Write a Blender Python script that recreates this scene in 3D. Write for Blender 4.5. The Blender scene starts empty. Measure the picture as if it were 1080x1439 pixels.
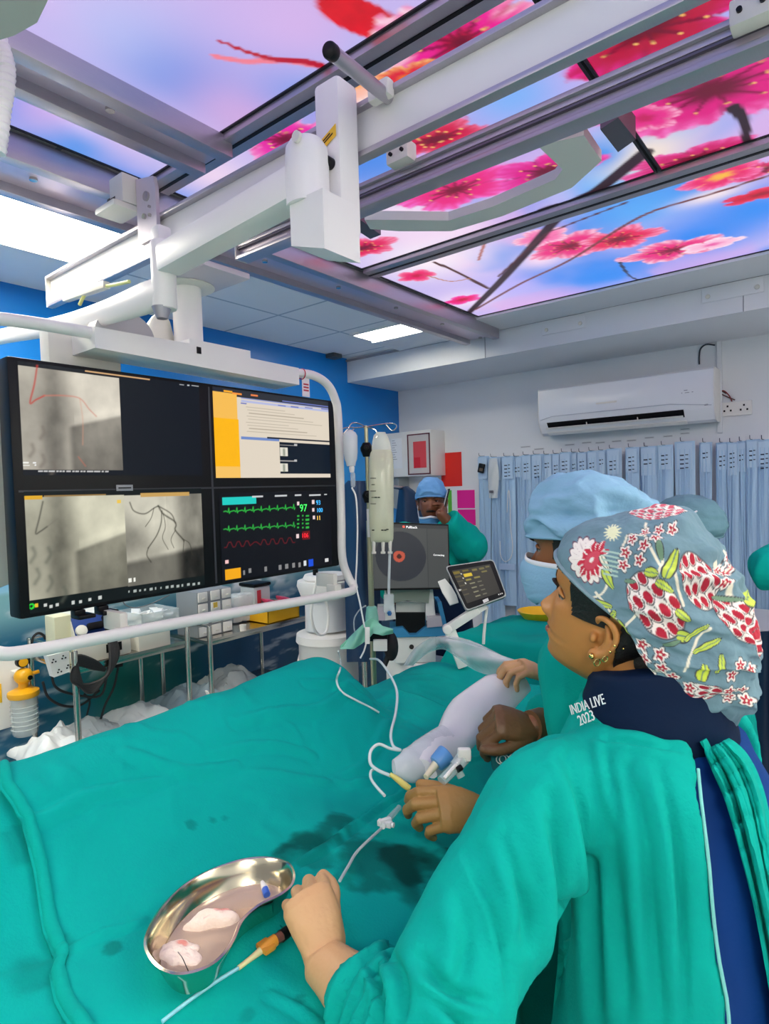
import bpy, bmesh, math, random
import numpy as np
from mathutils import Vector, Matrix
random.seed(7)
SC = bpy.context.scene
COL = SC.collection
PI = math.pi
# ------------------------------------------------------------------ camera
FPX = 855.0
H = 1.68
YAW, PIT, ROL = math.radians(38.545), math.radians(2.064), math.radians(1.73)
cy_, sy_ = math.cos(YAW), math.sin(YAW)
FW = np.array([-sy_*math.cos(PIT), cy_*math.cos(PIT), -math.sin(PIT)])
_r0 = np.array([cy_, sy_, 0.0]); _u0 = np.cross(_r0, FW)
RT = math.cos(ROL)*_r0 - math.sin(ROL)*_u0
UP = np.cross(RT, FW)
CAM = np.array([0, 0, H])
def ray(x, y): return FW*FPX + RT*(x-540) - UP*(y-719.5)
def on(x, y, ax, val):
    d = ray(x, y); return CAM + d*((val-CAM[ax])/d[ax])
def dep(x, y, D): return CAM + ray(x, y)/FPX*D
def proj(P):
    q = np.asarray(P, float)-CAM; z = q@FW; return np.stack([540+FPX*(q@RT)/z, 719.5-FPX*(q@UP)/z, z], -1)
def onplane(px, p0, n):
    d = ray(*px); return CAM+d*(((np.array(p0)-CAM)@n)/(d@n))
cd = bpy.data.cameras.new('camera'); cam = bpy.data.objects.new('camera', cd); COL.objects.link(cam)
cd.sensor_fit = 'VERTICAL'; cd.sensor_height = 24.0; cd.lens = 24.0*FPX/1439.0; cd.clip_start = 0.02
M = Matrix(((RT[0], UP[0], -FW[0], CAM[0]), (RT[1], UP[1], -FW[1], CAM[1]), (RT[2], UP[2], -FW[2], CAM[2]), (0, 0, 0, 1)))
cam.matrix_world = M
SC.camera = cam
# ------------------------------------------------------------------ materials
def lin(v): return v/12.92 if v <= 0.04045 else ((v+0.055)/1.055)**2.4
def hx(s):
    s = s.lstrip('#'); return np.array([lin(int(s[i:i+2], 16)/255) for i in (0, 2, 4)])
MATS = {}
def mat(name, col='#888888', rough=0.5, metal=0.0, var=0.0, vscale=8.0, bump=0.0, bscale=40.0, emit=0.0, alpha=1.0, attr=None, sheen=0.0, coat=0.0, spec=0.5, trans=0.0, stretch=None):
    if name in MATS: return MATS[name]
    m = bpy.data.materials.new(name); m.use_nodes = True
    nt = m.node_tree; N = nt.nodes; L = nt.links
    b = N['Principled BSDF']
    c = hx(col) if isinstance(col, str) else np.array(col)
    b.inputs['Base Color'].default_value = (*c, 1); b.inputs['Roughness'].default_value = rough; b.inputs['Metallic'].default_value = metal
    b.inputs['Specular IOR Level'].default_value = spec
    b.inputs['Sheen Weight'].default_value = sheen; b.inputs['Coat Weight'].default_value = coat
    b.inputs['Alpha'].default_value = alpha
    b.inputs['Transmission Weight'].default_value = trans
    tc = N.new('ShaderNodeTexCoord'); vec = tc.outputs['Object']
    if stretch:
        mp = N.new('ShaderNodeMapping'); mp.inputs['Scale'].default_value = stretch; L.new(vec, mp.inputs['Vector']); vec = mp.outputs['Vector']
    if attr:
        a = N.new('ShaderNodeAttribute'); a.attribute_name = attr; L.new(a.outputs['Color'], b.inputs['Base Color'])
        if emit:
            L.new(a.outputs['Color'], b.inputs['Emission Color']); b.inputs['Emission Strength'].default_value = emit
            b.inputs['Base Color'].default_value = (.01, .01, .01, 1); L.remove(b.inputs['Base Color'].links[0])
    elif emit:
        b.inputs['Emission Color'].default_value = (*c, 1); b.inputs['Emission Strength'].default_value = emit
    if var:
        n = N.new('ShaderNodeTexNoise'); n.inputs['Scale'].default_value = vscale; n.inputs['Detail'].default_value = 4
        L.new(vec, n.inputs['Vector'])
        mx = N.new('ShaderNodeMix'); mx.data_type = 'RGBA'
        lo, hi = c*(1-var), np.clip(c*(1+var), 0, 1)
        mx.inputs[6].default_value = (*lo, 1); mx.inputs[7].default_value = (*hi, 1)
        L.new(n.outputs['Fac'], mx.inputs[0])
        if attr:
            mm = N.new('ShaderNodeMix'); mm.data_type = 'RGBA'; mm.blend_type = 'MULTIPLY'; mm.inputs[0].default_value = 1
            mx.inputs[6].default_value = (1-var,)*3+(1,); mx.inputs[7].default_value = (1+var,)*3+(1,)
            L.new(a.outputs['Color'], mm.inputs[6]); L.new(mx.outputs[2], mm.inputs[7]); L.new(mm.outputs[2], b.inputs['Base Color'])
        else: L.new(mx.outputs[2], b.inputs['Base Color'])
    if bump:
        n2 = N.new('ShaderNodeTexNoise'); n2.inputs['Scale'].default_value = bscale; n2.inputs['Detail'].default_value = 3
        L.new(vec, n2.inputs['Vector'])
        bp = N.new('ShaderNodeBump'); bp.inputs['Strength'].default_value = bump; bp.inputs['Distance'].default_value = 0.01
        L.new(n2.outputs['Fac'], bp.inputs['Height']); L.new(bp.outputs['Normal'], b.inputs['Normal'])
    MATS[name] = m
    return m
# ------------------------------------------------------------------ noise
def _hash(ix, iy, iz, s):
    h = (ix*374761393 + iy*668265263 + iz*2147483647 + s*974711) & 0xffffffff
    h = ((h ^ (h >> 13))*1274126177) & 0xffffffff
    return ((h ^ (h >> 16)) & 0xffff)/65535.0
def vnoise(P, s=0):
    P = np.asarray(P, float); I = np.floor(P).astype(np.int64); F = P-I; F = F*F*(3-2*F); out = 0
    for dx in (0, 1):
        for dy in (0, 1):
            for dz in (0, 1):
                w = (F[:, 0] if dx else 1-F[:, 0])*(F[:, 1] if dy else 1-F[:, 1])*(F[:, 2] if dz else 1-F[:, 2])
                out = out + w*_hash(I[:, 0]+dx, I[:, 1]+dy, I[:, 2]+dz, s)
    return out
def fbm(P, o=4, s=0):
    P = np.asarray(P, float); a, t, r = 1., 0., 0.
    for k in range(o):
        r = r + a*vnoise(P*2**k, s+k*17); t += a; a *= .5
    return r/t
def P3(x, y, z=0.0):
    x = np.asarray(x, float); return np.stack([x, np.broadcast_to(y, x.shape), np.broadcast_to(z, x.shape)], 1)
def sstep(a, b, x):
    t = np.clip((np.asarray(x, float)-a)/(b-a), 0, 1); return t*t*(3-2*t)
def interp(x, xs, ys): return np.interp(x, xs, ys)
def cr(pts, n=8, closed=False):
    """Catmull-Rom through points"""
    p = np.array(pts, float); k = len(p)
    if k < 3 and not closed: return np.array([p[0]+(p[-1]-p[0])*t for t in np.linspace(0, 1, n+1)])
    out = []
    for i in range(k if closed else k-1):
        p1, p2 = p[i], p[(i+1) % k]
        p0 = p[(i-1) % k] if (closed or i > 0) else 2*p1-p2
        p3 = p[(i+2) % k] if (closed or i+2 < k) else 2*p2-p1
        for t in np.arange(n)/n:
            out.append(.5*((2*p1)+(-p0+p2)*t+(2*p0-5*p1+4*p2-p3)*t*t+(-p0+3*p1-3*p2+p3)*t**3))
    if not closed: out.append(p[-1])
    return np.array(out)
# ------------------------------------------------------------------ mesh builder
class MB:
    def __init__(s): s.V = []; s.F = []; s.n = 0; s.MI = []
    def add(s, V, F, mi=0):
        V = np.asarray(V, float); s.V.append(V); s.F += [tuple(int(i)+s.n for i in f) for f in F]; s.MI += [mi]*len(F); s.n += len(V); return s
    def verts(s): return np.concatenate(s.V) if s.V else np.zeros((0, 3))
    def box(s, lo, hi, bev=0.0, mi=0):
        a, b = np.minimum(lo, hi).astype(float), np.maximum(lo, hi).astype(float); return s.obox((a+b)/2, (1, 0, 0), (0, 1, 0), (0, 0, 1), (b-a)/2, bev, mi)
    def obox(s, c, ax, ay, az, h, bev=0.0, mi=0):
        """oriented box, half sizes h, bevel by chamfer with 2 segments"""
        c = np.array(c, float); A = np.array([ax, ay, az], float); A /= np.linalg.norm(A, axis=1)[:, None]; h = np.array(h, float)
        if bev <= 0:
            q = np.array([[x, y, z] for x in (-1, 1) for y in (-1, 1) for z in (-1, 1)])*h
            s.add(c+q@A, [(0, 1, 3, 2), (4, 6, 7, 5), (0, 4, 5, 1), (2, 3, 7, 6), (0, 2, 6, 4), (1, 5, 7, 3)], mi); return s
        bev = min(bev, h.min()*.95)
        bm = bmesh.new(); bmesh.ops.create_cube(bm, size=2)
        for v in bm.verts: v.co = Vector(np.array(v.co)*h)
        bmesh.ops.bevel(bm, geom=bm.edges[:], offset=bev, segments=2, profile=.6, affect='EDGES')
        bm.verts.index_update()
        V = np.array([v.co[:] for v in bm.verts]); F = [[v.index for v in f.verts] for f in bm.faces]; bm.free()
        return s.add(c+V@A, F, mi)
    def tube(s, pts, r, n=10, cap=True, closed=False, mi=0, flat=None, up=None):
        """swept circle; r scalar or list; flat=(a,b) scales section axes"""
        p = np.array(pts, float); k = len(p); r = np.broadcast_to(np.array(r, float), (k,)) if np.ndim(r) == 0 or len(r) == k else np.interp(np.linspace(0, 1, k), np.linspace(0, 1, len(r)), r)
        T = np.gradient(p, axis=0) if not closed else np.roll(p, -1, 0)-np.roll(p, 1, 0)
        T /= np.linalg.norm(T, axis=1)[:, None]+1e-12
        u = np.array(up, float) if up is not None else (np.array([0, 0, 1.]) if abs(T[0][2]) < .9 else np.array([1., 0, 0]))
        fa, fb = flat or (1, 1); a = np.arange(n)/n*2*PI; V = []
        for i in range(k):
            u = u-T[i]*(u@T[i])
            if np.linalg.norm(u) < 1e-6: u = np.cross(T[i], [0.3, .5, .8])
            u /= np.linalg.norm(u); w = np.cross(T[i], u)
            V.append(p[i]+r[i]*(np.cos(a)[:, None]*w*fa+np.sin(a)[:, None]*u*fb))
        V = np.concatenate(V); F = []
        m = k if closed else k-1
        for i in range(m):
            j = (i+1) % k
            for q in range(n): F.append((i*n+q, i*n+(q+1) % n, j*n+(q+1) % n, j*n+q))
        if cap and not closed: F += [tuple(range(n))[::-1], tuple((k-1)*n+q for q in range(n))]
        return s.add(V, F, mi)
    def cyl(s, a, b, r, r2=None, n=20, bev=0.0, mi=0):
        a, b = np.array(a, float), np.array(b, float); r2 = r if r2 is None else r2
        if bev:
            d = (b-a)/np.linalg.norm(b-a)*bev
            return s.tube([a, a+d*.3, a+d, b-d, b-d*.3, b], [r-bev, r-bev*.3, r, r2, r2-bev*.3, r2-bev], n, mi=mi)
        return s.tube([a, b], [r, r2], n, mi=mi)
    def ball(s, c, r, nu=16, nv=10, ax=None, mi=0):
        c = np.array(c, float); r = np.broadcast_to(np.array(r, float), (3,)); V = [[0, 0, 1.]]
        for i in range(1, nv):
            t = PI*i/nv
            for j in range(nu): V.append([math.sin(t)*math.cos(2*PI*j/nu), math.sin(t)*math.sin(2*PI*j/nu), math.cos(t)])
        V.append([0, 0, -1.]); F = [(0, 1+j, 1+(j+1) % nu) for j in range(nu)]
        for i in range(nv-2):
            for j in range(nu): F.append((1+i*nu+j, 1+(i+1)*nu+j, 1+(i+1)*nu+(j+1) % nu, 1+i*nu+(j+1) % nu))
        l = len(V)-1; F += [(l, 1+(nv-2)*nu+(j+1) % nu, 1+(nv-2)*nu+j) for j in range(nu)]
        V = np.array(V)*r
        if ax is not None: V = V@np.array(ax, float)
        return s.add(c+V, F, mi)
    def lathe(s, c, prof, n=24, axis=(0, 0, 1), mi=0):
        """prof list of (radius, height)"""
        ax = np.array(axis, float); ax /= np.linalg.norm(ax)
        u = np.cross(ax, [0, 1, 0] if abs(ax[1]) < .9 else [1, 0, 0]); u /= np.linalg.norm(u); w = np.cross(ax, u); c = np.array(c, float)
        a = np.arange(n)/n*2*PI; V = []
        for r, h in prof: V.append(c+ax*h+max(r, 1e-4)*(np.cos(a)[:, None]*u+np.sin(a)[:, None]*w))
        V = np.concatenate(V); k = len(prof); F = []
        for i in range(k-1):
            for q in range(n): F.append((i*n+q, i*n+(q+1) % n, (i+1)*n+(q+1) % n, (i+1)*n+q))
        F += [tuple(range(n))[::-1], tuple((k-1)*n+q for q in range(n))]
        return s.add(V, F, mi)
    def prism(s, poly, d, mi=0):
        """poly: 3-D planar outline, d: extrusion vector"""
        p = np.array(poly, float); k = len(p); V = np.concatenate([p, p+np.array(d, float)])
        F = [tuple(range(k))[::-1], tuple(range(k, 2*k))]+[(i, (i+1) % k, (i+1) % k+k, i+k) for i in range(k)]
        return s.add(V, F, mi)
    def grid(s, V, nu, nv, closeu=False, mi=0):
        """V ordered [iu*nv+iv]"""
        F = []
        for i in range(nu if closeu else nu-1):
            j = (i+1) % nu
            for q in range(nv-1): F.append((i*nv+q, j*nv+q, j*nv+q+1, i*nv+q+1))
        return s.add(V, F, mi)
    def sheet(s, V, nu, nv, th=0.003, mi=0):
        """closed thin sheet with thickness along local normals"""
        V = np.array(V, float).reshape(nu, nv, 3)
        du = np.gradient(V, axis=0); dv = np.gradient(V, axis=1); N = np.cross(du, dv); N /= np.linalg.norm(N, axis=2)[..., None]+1e-12
        A = (V+N*th/2).reshape(-1, 3); B = (V-N*th/2).reshape(-1, 3); o = nu*nv; F = []
        for i in range(nu-1):
            for q in range(nv-1):
                f = (i*nv+q, (i+1)*nv+q, (i+1)*nv+q+1, i*nv+q+1); F.append(f); F.append(tuple(k+o for k in f[::-1]))
        for q in range(nv-1): F.append((q, q+1, q+1+o, q+o)); b = (nu-1)*nv; F.append((b+q+1, b+q, b+q+o, b+q+1+o))
        for i in range(nu-1): F.append(((i+1)*nv, i*nv, i*nv+o, (i+1)*nv+o)); b = nv-1; F.append((i*nv+b, (i+1)*nv+b, (i+1)*nv+b+o, i*nv+b+o))
        return s.add(np.concatenate([A, B]), F, mi)
    def build(s, name, m, parent=None, smooth=40, color=None):
        me = bpy.data.meshes.new(name); V = s.verts(); org = np.zeros(3)
        q = parent
        while q is not None: org = org+np.array(q.location); q = q.parent
        me.from_pydata((V-org).tolist(), [], s.F)
        return fin(me, name, m, parent, smooth, color, s.MI)
def fin(me, name, m, parent=None, smooth=40, color=None, MI=None):
    ms = m if isinstance(m, (list, tuple)) else [m]
    for k in ms: me.materials.append(k)
    if MI is not None and any(MI): me.polygons.foreach_set('material_index', np.array(MI, dtype=np.int32))
    bm = bmesh.new(); bm.from_mesh(me); bmesh.ops.recalc_face_normals(bm, faces=bm.faces[:])
    if smooth:
        cs = math.radians(smooth)
        for f in bm.faces: f.smooth = True
        for e in bm.edges: e.smooth = not (len(e.link_faces) == 2 and e.calc_face_angle(0) > cs)
    bm.to_mesh(me); bm.free()
    if color is not None:
        c = np.asarray(color, float); c = np.concatenate([c, np.ones((len(c), 1))], 1).astype(np.float32)
        ca = me.color_attributes.new('Col', 'FLOAT_COLOR', 'POINT'); ca.data.foreach_set('color', c.ravel())
    o = bpy.data.objects.new(name, me); COL.objects.link(o)
    if parent is not None: o.parent = parent
    return o
def tag(o, label=None, cat=None, group=None, kind=None):
    if label: o['label'] = label
    if cat: o['category'] = cat
    if group: o['group'] = group
    if kind: o['kind'] = kind
    return o
def thing(name, loc, label, cat, group=None):
    o = bpy.data.objects.new(name, None); o.empty_display_size = .05; o.location = [float(v) for v in loc]; COL.objects.link(o)
    return tag(o, label, cat, group)
def struct(o): o['kind'] = 'structure'; return o
def copy_tree(o, parent=None):
    c = o.copy(); COL.objects.link(c)
    if parent is not None: c.parent = parent
    for ch in list(o.children): copy_tree(ch, c)
    return c
def text(s_, size, org, ax, ay, name, m, parent, depth=0.0004, align='LEFT', label=None):
    """flat lettering laid out on the plane spanned by ax (reading direction) and ay (up)"""
    cu = bpy.data.curves.new(name, 'FONT'); cu.body = s_; cu.size = size; cu.extrude = depth; cu.align_x = align; cu.resolution_u = 3
    tmp = bpy.data.objects.new('tmp', cu); COL.objects.link(tmp)
    dg = bpy.context.evaluated_depsgraph_get(); me = bpy.data.meshes.new_from_object(tmp.evaluated_get(dg))
    bpy.data.objects.remove(tmp)
    V = np.zeros(len(me.vertices)*3); me.vertices.foreach_get('co', V); V = V.reshape(-1, 3)
    ax = np.array(ax, float); ay = np.array(ay, float); ax /= np.linalg.norm(ax); ay /= np.linalg.norm(ay); az = np.cross(ax, ay)
    W = np.array(org, float)+V[:, :1]*ax+V[:, 1:2]*ay+V[:, 2:3]*az
    F = [tuple(p.vertices) for p in me.polygons]; bpy.data.meshes.remove(me)
    mb = MB(); mb.add(W, F)
    o = mb.build(name, m, parent, smooth=0)
    if label: o['label'] = label
    return o
# ------------------------------------------------------------------ soft bodies
def remesh(mb, vox, it=2, lam=.5):
    """union of overlapping closed shapes as one continuous skin -> (V, F) in world space"""
    me = bpy.data.meshes.new('tmp'); me.from_pydata(mb.verts().tolist(), [], mb.F)
    bm = bmesh.new(); bm.from_mesh(me); bmesh.ops.recalc_face_normals(bm, faces=bm.faces[:]); bm.to_mesh(me); bm.free()
    o = bpy.data.objects.new('tmp', me); COL.objects.link(o)
    md = o.modifiers.new('r', 'REMESH'); md.mode = 'VOXEL'; md.voxel_size = vox; md.adaptivity = 0
    dg = bpy.context.evaluated_depsgraph_get(); e = bpy.data.meshes.new_from_object(o.evaluated_get(dg))
    bpy.data.objects.remove(o); bpy.data.meshes.remove(me)
    V = np.zeros(len(e.vertices)*3); e.vertices.foreach_get('co', V); V = V.reshape(-1, 3)
    E = np.zeros(len(e.edges)*2, dtype=np.int32); e.edges.foreach_get('vertices', E); E = E.reshape(-1, 2)
    F = [tuple(p.vertices) for p in e.polygons]; bpy.data.meshes.remove(e)
    deg = np.bincount(E.ravel(), minlength=len(V))[:, None].clip(1)
    for _ in range(it):
        S = np.zeros_like(V)
        for k in range(3): S[:, k] = np.bincount(E[:, 0], V[E[:, 1], k], len(V))+np.bincount(E[:, 1], V[E[:, 0], k], len(V))
        V = V*(1-lam)+S/deg*lam
    return V, F
def vnormals(V, F):
    q = np.array([f if len(f) == 4 else (f[0], f[1], f[2], f[2]) for f in F]); n = np.cross(V[q[:, 2]]-V[q[:, 0]], V[q[:, 3]]-V[q[:, 1]])
    N = np.zeros_like(V)
    for k in range(4):
        for j in range(3): N[:, j] += np.bincount(q[:, k], n[:, j], len(V))
    return N/(np.linalg.norm(N, axis=1)[:, None]+1e-12)
def soft(V, F, name, m, parent, color=None):
    mb = MB(); mb.add(V, F); return mb.build(name, m, parent, smooth=180, color=color)
def rot_to(f, u):
    """rows: local axes X=f, Y=left, Z=up"""
    f = np.array(f, float); f /= np.linalg.norm(f); u = np.array(u, float); u = u-f*(u@f); u /= np.linalg.norm(u); return np.array([f, np.cross(u, f), u])
# ================================================================== the room
XL, YS, YB, ZC, ZS, XR = -3.33, 3.745, 4.43, 2.76, 2.565, 1.5
m_wall = mat('white_wall_paint', '#e4e6ea', .55, var=.03, vscale=3, bump=.03, bscale=120)
m_floor = mat('grey_vinyl_floor', '#d9dcdf', .35, var=.08, vscale=5)
m_white = mat('white_powder_coat', '#eceae6', .38, var=.02)
m_offw = mat('off_white_plastic', '#dedcd2', .45, var=.03)
m_alu = mat('brushed_aluminium', '#b9b4bb', .38, .75, var=.08, vscale=30, stretch=(30, 1, 30))
m_alud = mat('dark_aluminium_channel', '#6e6a70', .42, .7, var=.06)
m_steel = mat('stainless_steel', '#c9c6be', .22, 1.0, var=.06, vscale=12)
m_black = mat('black_plastic', '#0b0c0e', .4, var=.1, spec=.25)
m_rub = mat('black_rubber', '#15161a', .6, var=.1)
# floor
mb = MB(); mb.box((XL-.1, -2.6, -.06), (XR+.1, YB+.1, 0)); struct(mb.build('floor', m_floor))
# left wall: painted blue above, printed sea mural below, one continuous surface
def srgb(*c): return np.array([lin(v/255) for v in c])
def paint_mural(y, z):
    n1 = fbm(P3(y*1.2, z*3.0), 4, 3); n2 = fbm(P3(y*5, z*22), 4, 9); n3 = fbm(P3(y*9+n1*3, z*14), 4, 21)
    top = srgb(0, 118, 205); mid = srgb(40, 150, 225); pale = srgb(150, 200, 220)
    c = top+(mid-top)*sstep(2.5, 1.7, z)[:, None]
    c = c+(pale-c)*(sstep(1.34, 1.22, z)*.9)[:, None]
    sea_f = srgb(120, 170, 180); sea_b = srgb(14, 92, 128); sea_g = srgb(4, 96, 84); deep = srgb(4, 52, 92)
    s = sea_f+(sea_b-sea_f)*sstep(1.16, .95, z)[:, None]
    g = sstep(.35, .65, fbm(P3(y*1.6+4, z*1.4), 3, 5))
    s = s+((sea_g if True else s)-s)*(g*sstep(1.0, .7, z))[:, None]
    s = s+(deep-s)*(sstep(1.4, 2.6, y)*.75*sstep(.98, .85, z))[:, None]
    foam = sstep(.56, .74, n2)*(.35+.5*sstep(1.0, 1.18, z))+sstep(.55, .75, n3)*.7*np.exp(-((z-(.80+.05*np.sin(y*4)))/.07)**2)*sstep(2.6, 1.6, y)
    s = s+(srgb(225, 236, 240)-s)*np.clip(foam, 0, .9)[:, None]
    w = sstep(1.235, 1.215, z)[:, None]
    # big breaking wave crest towards the far end
    cr_ = np.exp(-((z-(1.03+.06*np.sin(y*3)))/.06)**2)*sstep(2.1, 2.5, y)*sstep(3.2, 2.7, y)*sstep(.4, .6, n3)
    out = c*(1-w)+s*w
    return out+(srgb(235, 240, 245)-out)*np.clip(cr_, 0, .85)[:, None]
ys = np.arange(-.6, YB+.001, .0131); zs = np.concatenate([np.arange(.2, 1.4, .0115), np.arange(1.4, ZC+.05, .05)])
G = np.array([(XL, y, z) for y in ys for z in zs])
mb = MB(); mb.grid(G, len(ys), len(zs))
cols = paint_mural(G[:, 1], G[:, 2])
A = np.array([(XL, -2.6, 0), (XL, YB, 0), (XL, YB, .2), (XL, -2.6, .2), (XL, -2.6, ZC), (XL, -.6, .2), (XL, -.6, ZC), (XL-.12, -2.6, 0), (XL-.12, YB, 0), (XL-.12, YB, ZC), (XL-.12, -2.6, ZC)])
mb.add(A, [(0, 1, 2, 3), (3, 5, 6, 4), (7, 8, 9, 10)])
cols = np.concatenate([cols, np.tile(srgb(10, 70, 100), (11, 1))])
struct(mb.build('wall_left', mat('printed_sea_mural', attr='Col', rough=.35, var=.03), color=cols))
mb = MB(); mb.box((XL-.12, YB, 0), (XR+.1, YB+.12, ZC+.1)); struct(mb.build('wall_back', m_wall))
mb = MB(); mb.box((XR, -2.6, 0), (XR+.1, YB, ZC)); struct(mb.build('wall_right', m_wall))
# soffit over the back wall
mb = MB(); mb.box((XL, YS, ZS), (XR, YB, ZC+.02), .004); sof = struct(mb.build('trim_1', m_wall))
for i, (x0, y0, x1, y1) in enumerate(((762, 472, 822, 432), (986, 427, 1073, 385))):
    a = on(x0, y0, 1, YS); b = on(x1, y1, 1, YS)
    z0, z1 = sorted((a[2], b[2])); mb = MB(); mb.box((a[0], YS-.008, max(z0, ZS+.03)), (b[0], YS-.0005, min(z1, ZC-.03)), .003)
    hp = mb.build('access_panel', m_wall, sof)
    mk = MB()
    for px in (a[0]+.03, b[0]-.03): mk.cyl((px, YS-.014, max(z0, ZS+.03)+.03), (px, YS-.007, max(z0, ZS+.03)+.03), .012, bev=.002)
    mk.build('latch', m_offw, hp)
mb = MB(); mb.box((XL, YS-.012, ZC-.028), (XR, YS-.0005, ZC-.012)); mb.build('shadow_bead', mat('grey_joint', '#9a9aa2', .6), sof)
for xx in (-2.06, -.52):
    mb = MB(); mb.box((xx, YS-.003, ZS), (xx+.004, YS-.0005, ZC-.03)); mb.build('panel_joint', MATS['grey_joint'], sof)
# tiled ceiling
def tile_mat():
    m = mat('mineral_ceiling_tiles', '#f2f4f5', .7, bump=.05, bscale=300)
    nt = m.node_tree; N, L = nt.nodes, nt.links; b = N['Principled BSDF']
    g = N.new('ShaderNodeNewGeometry'); sp = N.new('ShaderNodeSeparateXYZ'); L.new(g.outputs['Position'], sp.inputs[0])
    outs = []
    for ax, off in ((0, TX), (1, TY)):
        ad = N.new('ShaderNodeMath'); ad.operation = 'SUBTRACT'; ad.inputs[1].default_value = off-100*TS; L.new(sp.outputs[ax], ad.inputs[0])
        md = N.new('ShaderNodeMath'); md.operation = 'MODULO'; md.inputs[1].default_value = TS; L.new(ad.outputs[0], md.inputs[0])
        lt = N.new('ShaderNodeMath'); lt.operation = 'LESS_THAN'; lt.inputs[1].default_value = .016; L.new(md.outputs[0], lt.inputs[0]); outs.append(lt)
    mxm = N.new('ShaderNodeMath'); mxm.operation = 'MAXIMUM'; L.new(outs[0].outputs[0], mxm.inputs[0]); L.new(outs[1].outputs[0], mxm.inputs[1])
    mx = N.new('ShaderNodeMix'); mx.data_type = 'RGBA'; mx.inputs[6].default_value = (*hx('#f2f4f5'), 1); mx.inputs[7].default_value = (*hx('#b4c0ca'), 1)
    L.new(mxm.outputs[0], mx.inputs[0]); L.new(mx.outputs[2], b.inputs['Base Color'])
    return m
TS = .55; g2 = on(391, 443, 2, ZC); TX, TY = g2[0]-.008, g2[1]-.008
mb = MB(); mb.box((XL-.1, -2.6, ZC), (XR+.1, YS+.1, ZC+.12)); struct(mb.build('ceiling', tile_mat()))
# flat fluorescent ceiling lights
m_glow = mat('fluorescent_diffuser', '#fff8e6', .5, emit=20.0)
def flat_light(x0, x1, y0, y1, label):
    t = thing('ceiling_light', ((x0+x1)/2, (y0+y1)/2, ZC-.014), label, 'ceiling light', 'square recessed ceiling lights')
    mb = MB()
    for a, b in (((x0, y0), (x1, y0+.02)), ((x0, y1-.02), (x1, y1)), ((x0, y0+.02), (x0+.02, y1-.02)), ((x1-.02, y0+.02), (x1, y1-.02))): mb.box((*a, ZC-.014), (*b, ZC-.0005))
    mb.build('frame', m_white, t)
    mb = MB(); mb.box((x0+.02, y0+.02, ZC-.010), (x1-.02, y1-.02, ZC-.001)); mb.build('diffuser', m_glow, t)
    return t
flat_light(-2.83, -2.30, .25, 1.335, 'long white fluorescent ceiling panel at upper left, above the left end of the beam')
q = on(490, 469, 2, ZC); q3 = on(643, 469, 2, ZC)
flat_light(q[0], q3[0]-.02, q[1]+.005, YS-.02, 'square white fluorescent ceiling panel lit against the soffit at the far end')
for i, (x0, y0) in enumerate(((.75, 1.2), (.75, -.6), (-2.83, -1.4))):
    pass
# ================================================================== luminous printed ceiling
def pc(x, y): return on(x, y, 2, ZC)[:2]
def seg_d(P, poly):
    """distance to polyline and param of nearest (0..1)"""
    poly = np.array(poly, float); best = np.full(len(P), 1e9); tt = np.zeros(len(P)); k = len(poly)-1
    for i in range(k):
        a, b = poly[i], poly[i+1]; ab = b-a; t = np.clip(((P-a)@ab)/(ab@ab+1e-12), 0, 1); d = np.linalg.norm(P-a-t[:, None]*ab, axis=1)
        m = d < best; best[m] = d[m]; tt[m] = (i+t[m])/k
    return best, tt
def flower(C, P, c, R, rot=0, sq=1.0, ang=0.0, hue=(230, 20, 130), edge=(255, 150, 215), core=(150, 5, 60), n=5, st=True, seed=0):
    q = P-np.array(c); ca, sa = math.cos(ang), math.sin(ang)
    u = q[:, 0]*ca+q[:, 1]*sa; v = (-q[:, 0]*sa+q[:, 1]*ca)/sq
    r = np.hypot(u, v)/R; th = np.arctan2(v, u)+rot
    rag = (fbm(P3(P[:, 0]*30, P[:, 1]*30, seed*3.1), 3, seed)-.5)
    pet = .62+.38*np.abs(np.cos(th*n/2))**.6+rag*.35
    w = sstep(1.0, .9, r/pet)
    vein = .5+.5*np.sin(th*n*5+r*4+rag*6)
    k = np.clip(r/pet, 0, 1)
    a, b, d = srgb(*core), srgb(*hue), srgb(*edge)
    c1 = a+(b-a)*sstep(.1, .45, k)[:, None]; c1 = c1+(d-c1)*(sstep(.5, 1.0, k)*(.35+.65*vein))[:, None]
    gap = sstep(.25, .05, np.abs(np.cos(th*n/2)))*sstep(.3, .8, k)*.5
    c1 = c1*(1-gap[:, None])+a*gap[:, None]
    C = C*(1-w[:, None])+c1*w[:, None]
    if st:
        for i in range(12):
            t = i/12*2*PI+seed; e = .25+.3*((i*37+seed*11) % 10)/10; ex = np.array(c)+R*e*np.array([math.cos(t)*ca-math.sin(t)*sq*sa, math.cos(t)*sa+math.sin(t)*sq*ca])
            dd, _ = seg_d(P, [c, ex]); C = C+(srgb(110, 0, 40)-C)*(sstep(.008, .003, dd)*.8)[:, None]
            dd = np.linalg.norm(P-ex, axis=1); C = C+(srgb(255, 205, 110)-C)*sstep(.0065, .003, dd)[:, None]
    return C
def branch(C, P, px, w0, w1, col=(48, 22, 34)):
    pts = cr([pc(*p) for p in px], 8); d, t = seg_d(P, pts); wd = w0+(w1-w0)*t
    return C+(srgb(*col)-C)*sstep(1.15, .75, d/wd)[:, None]
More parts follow.
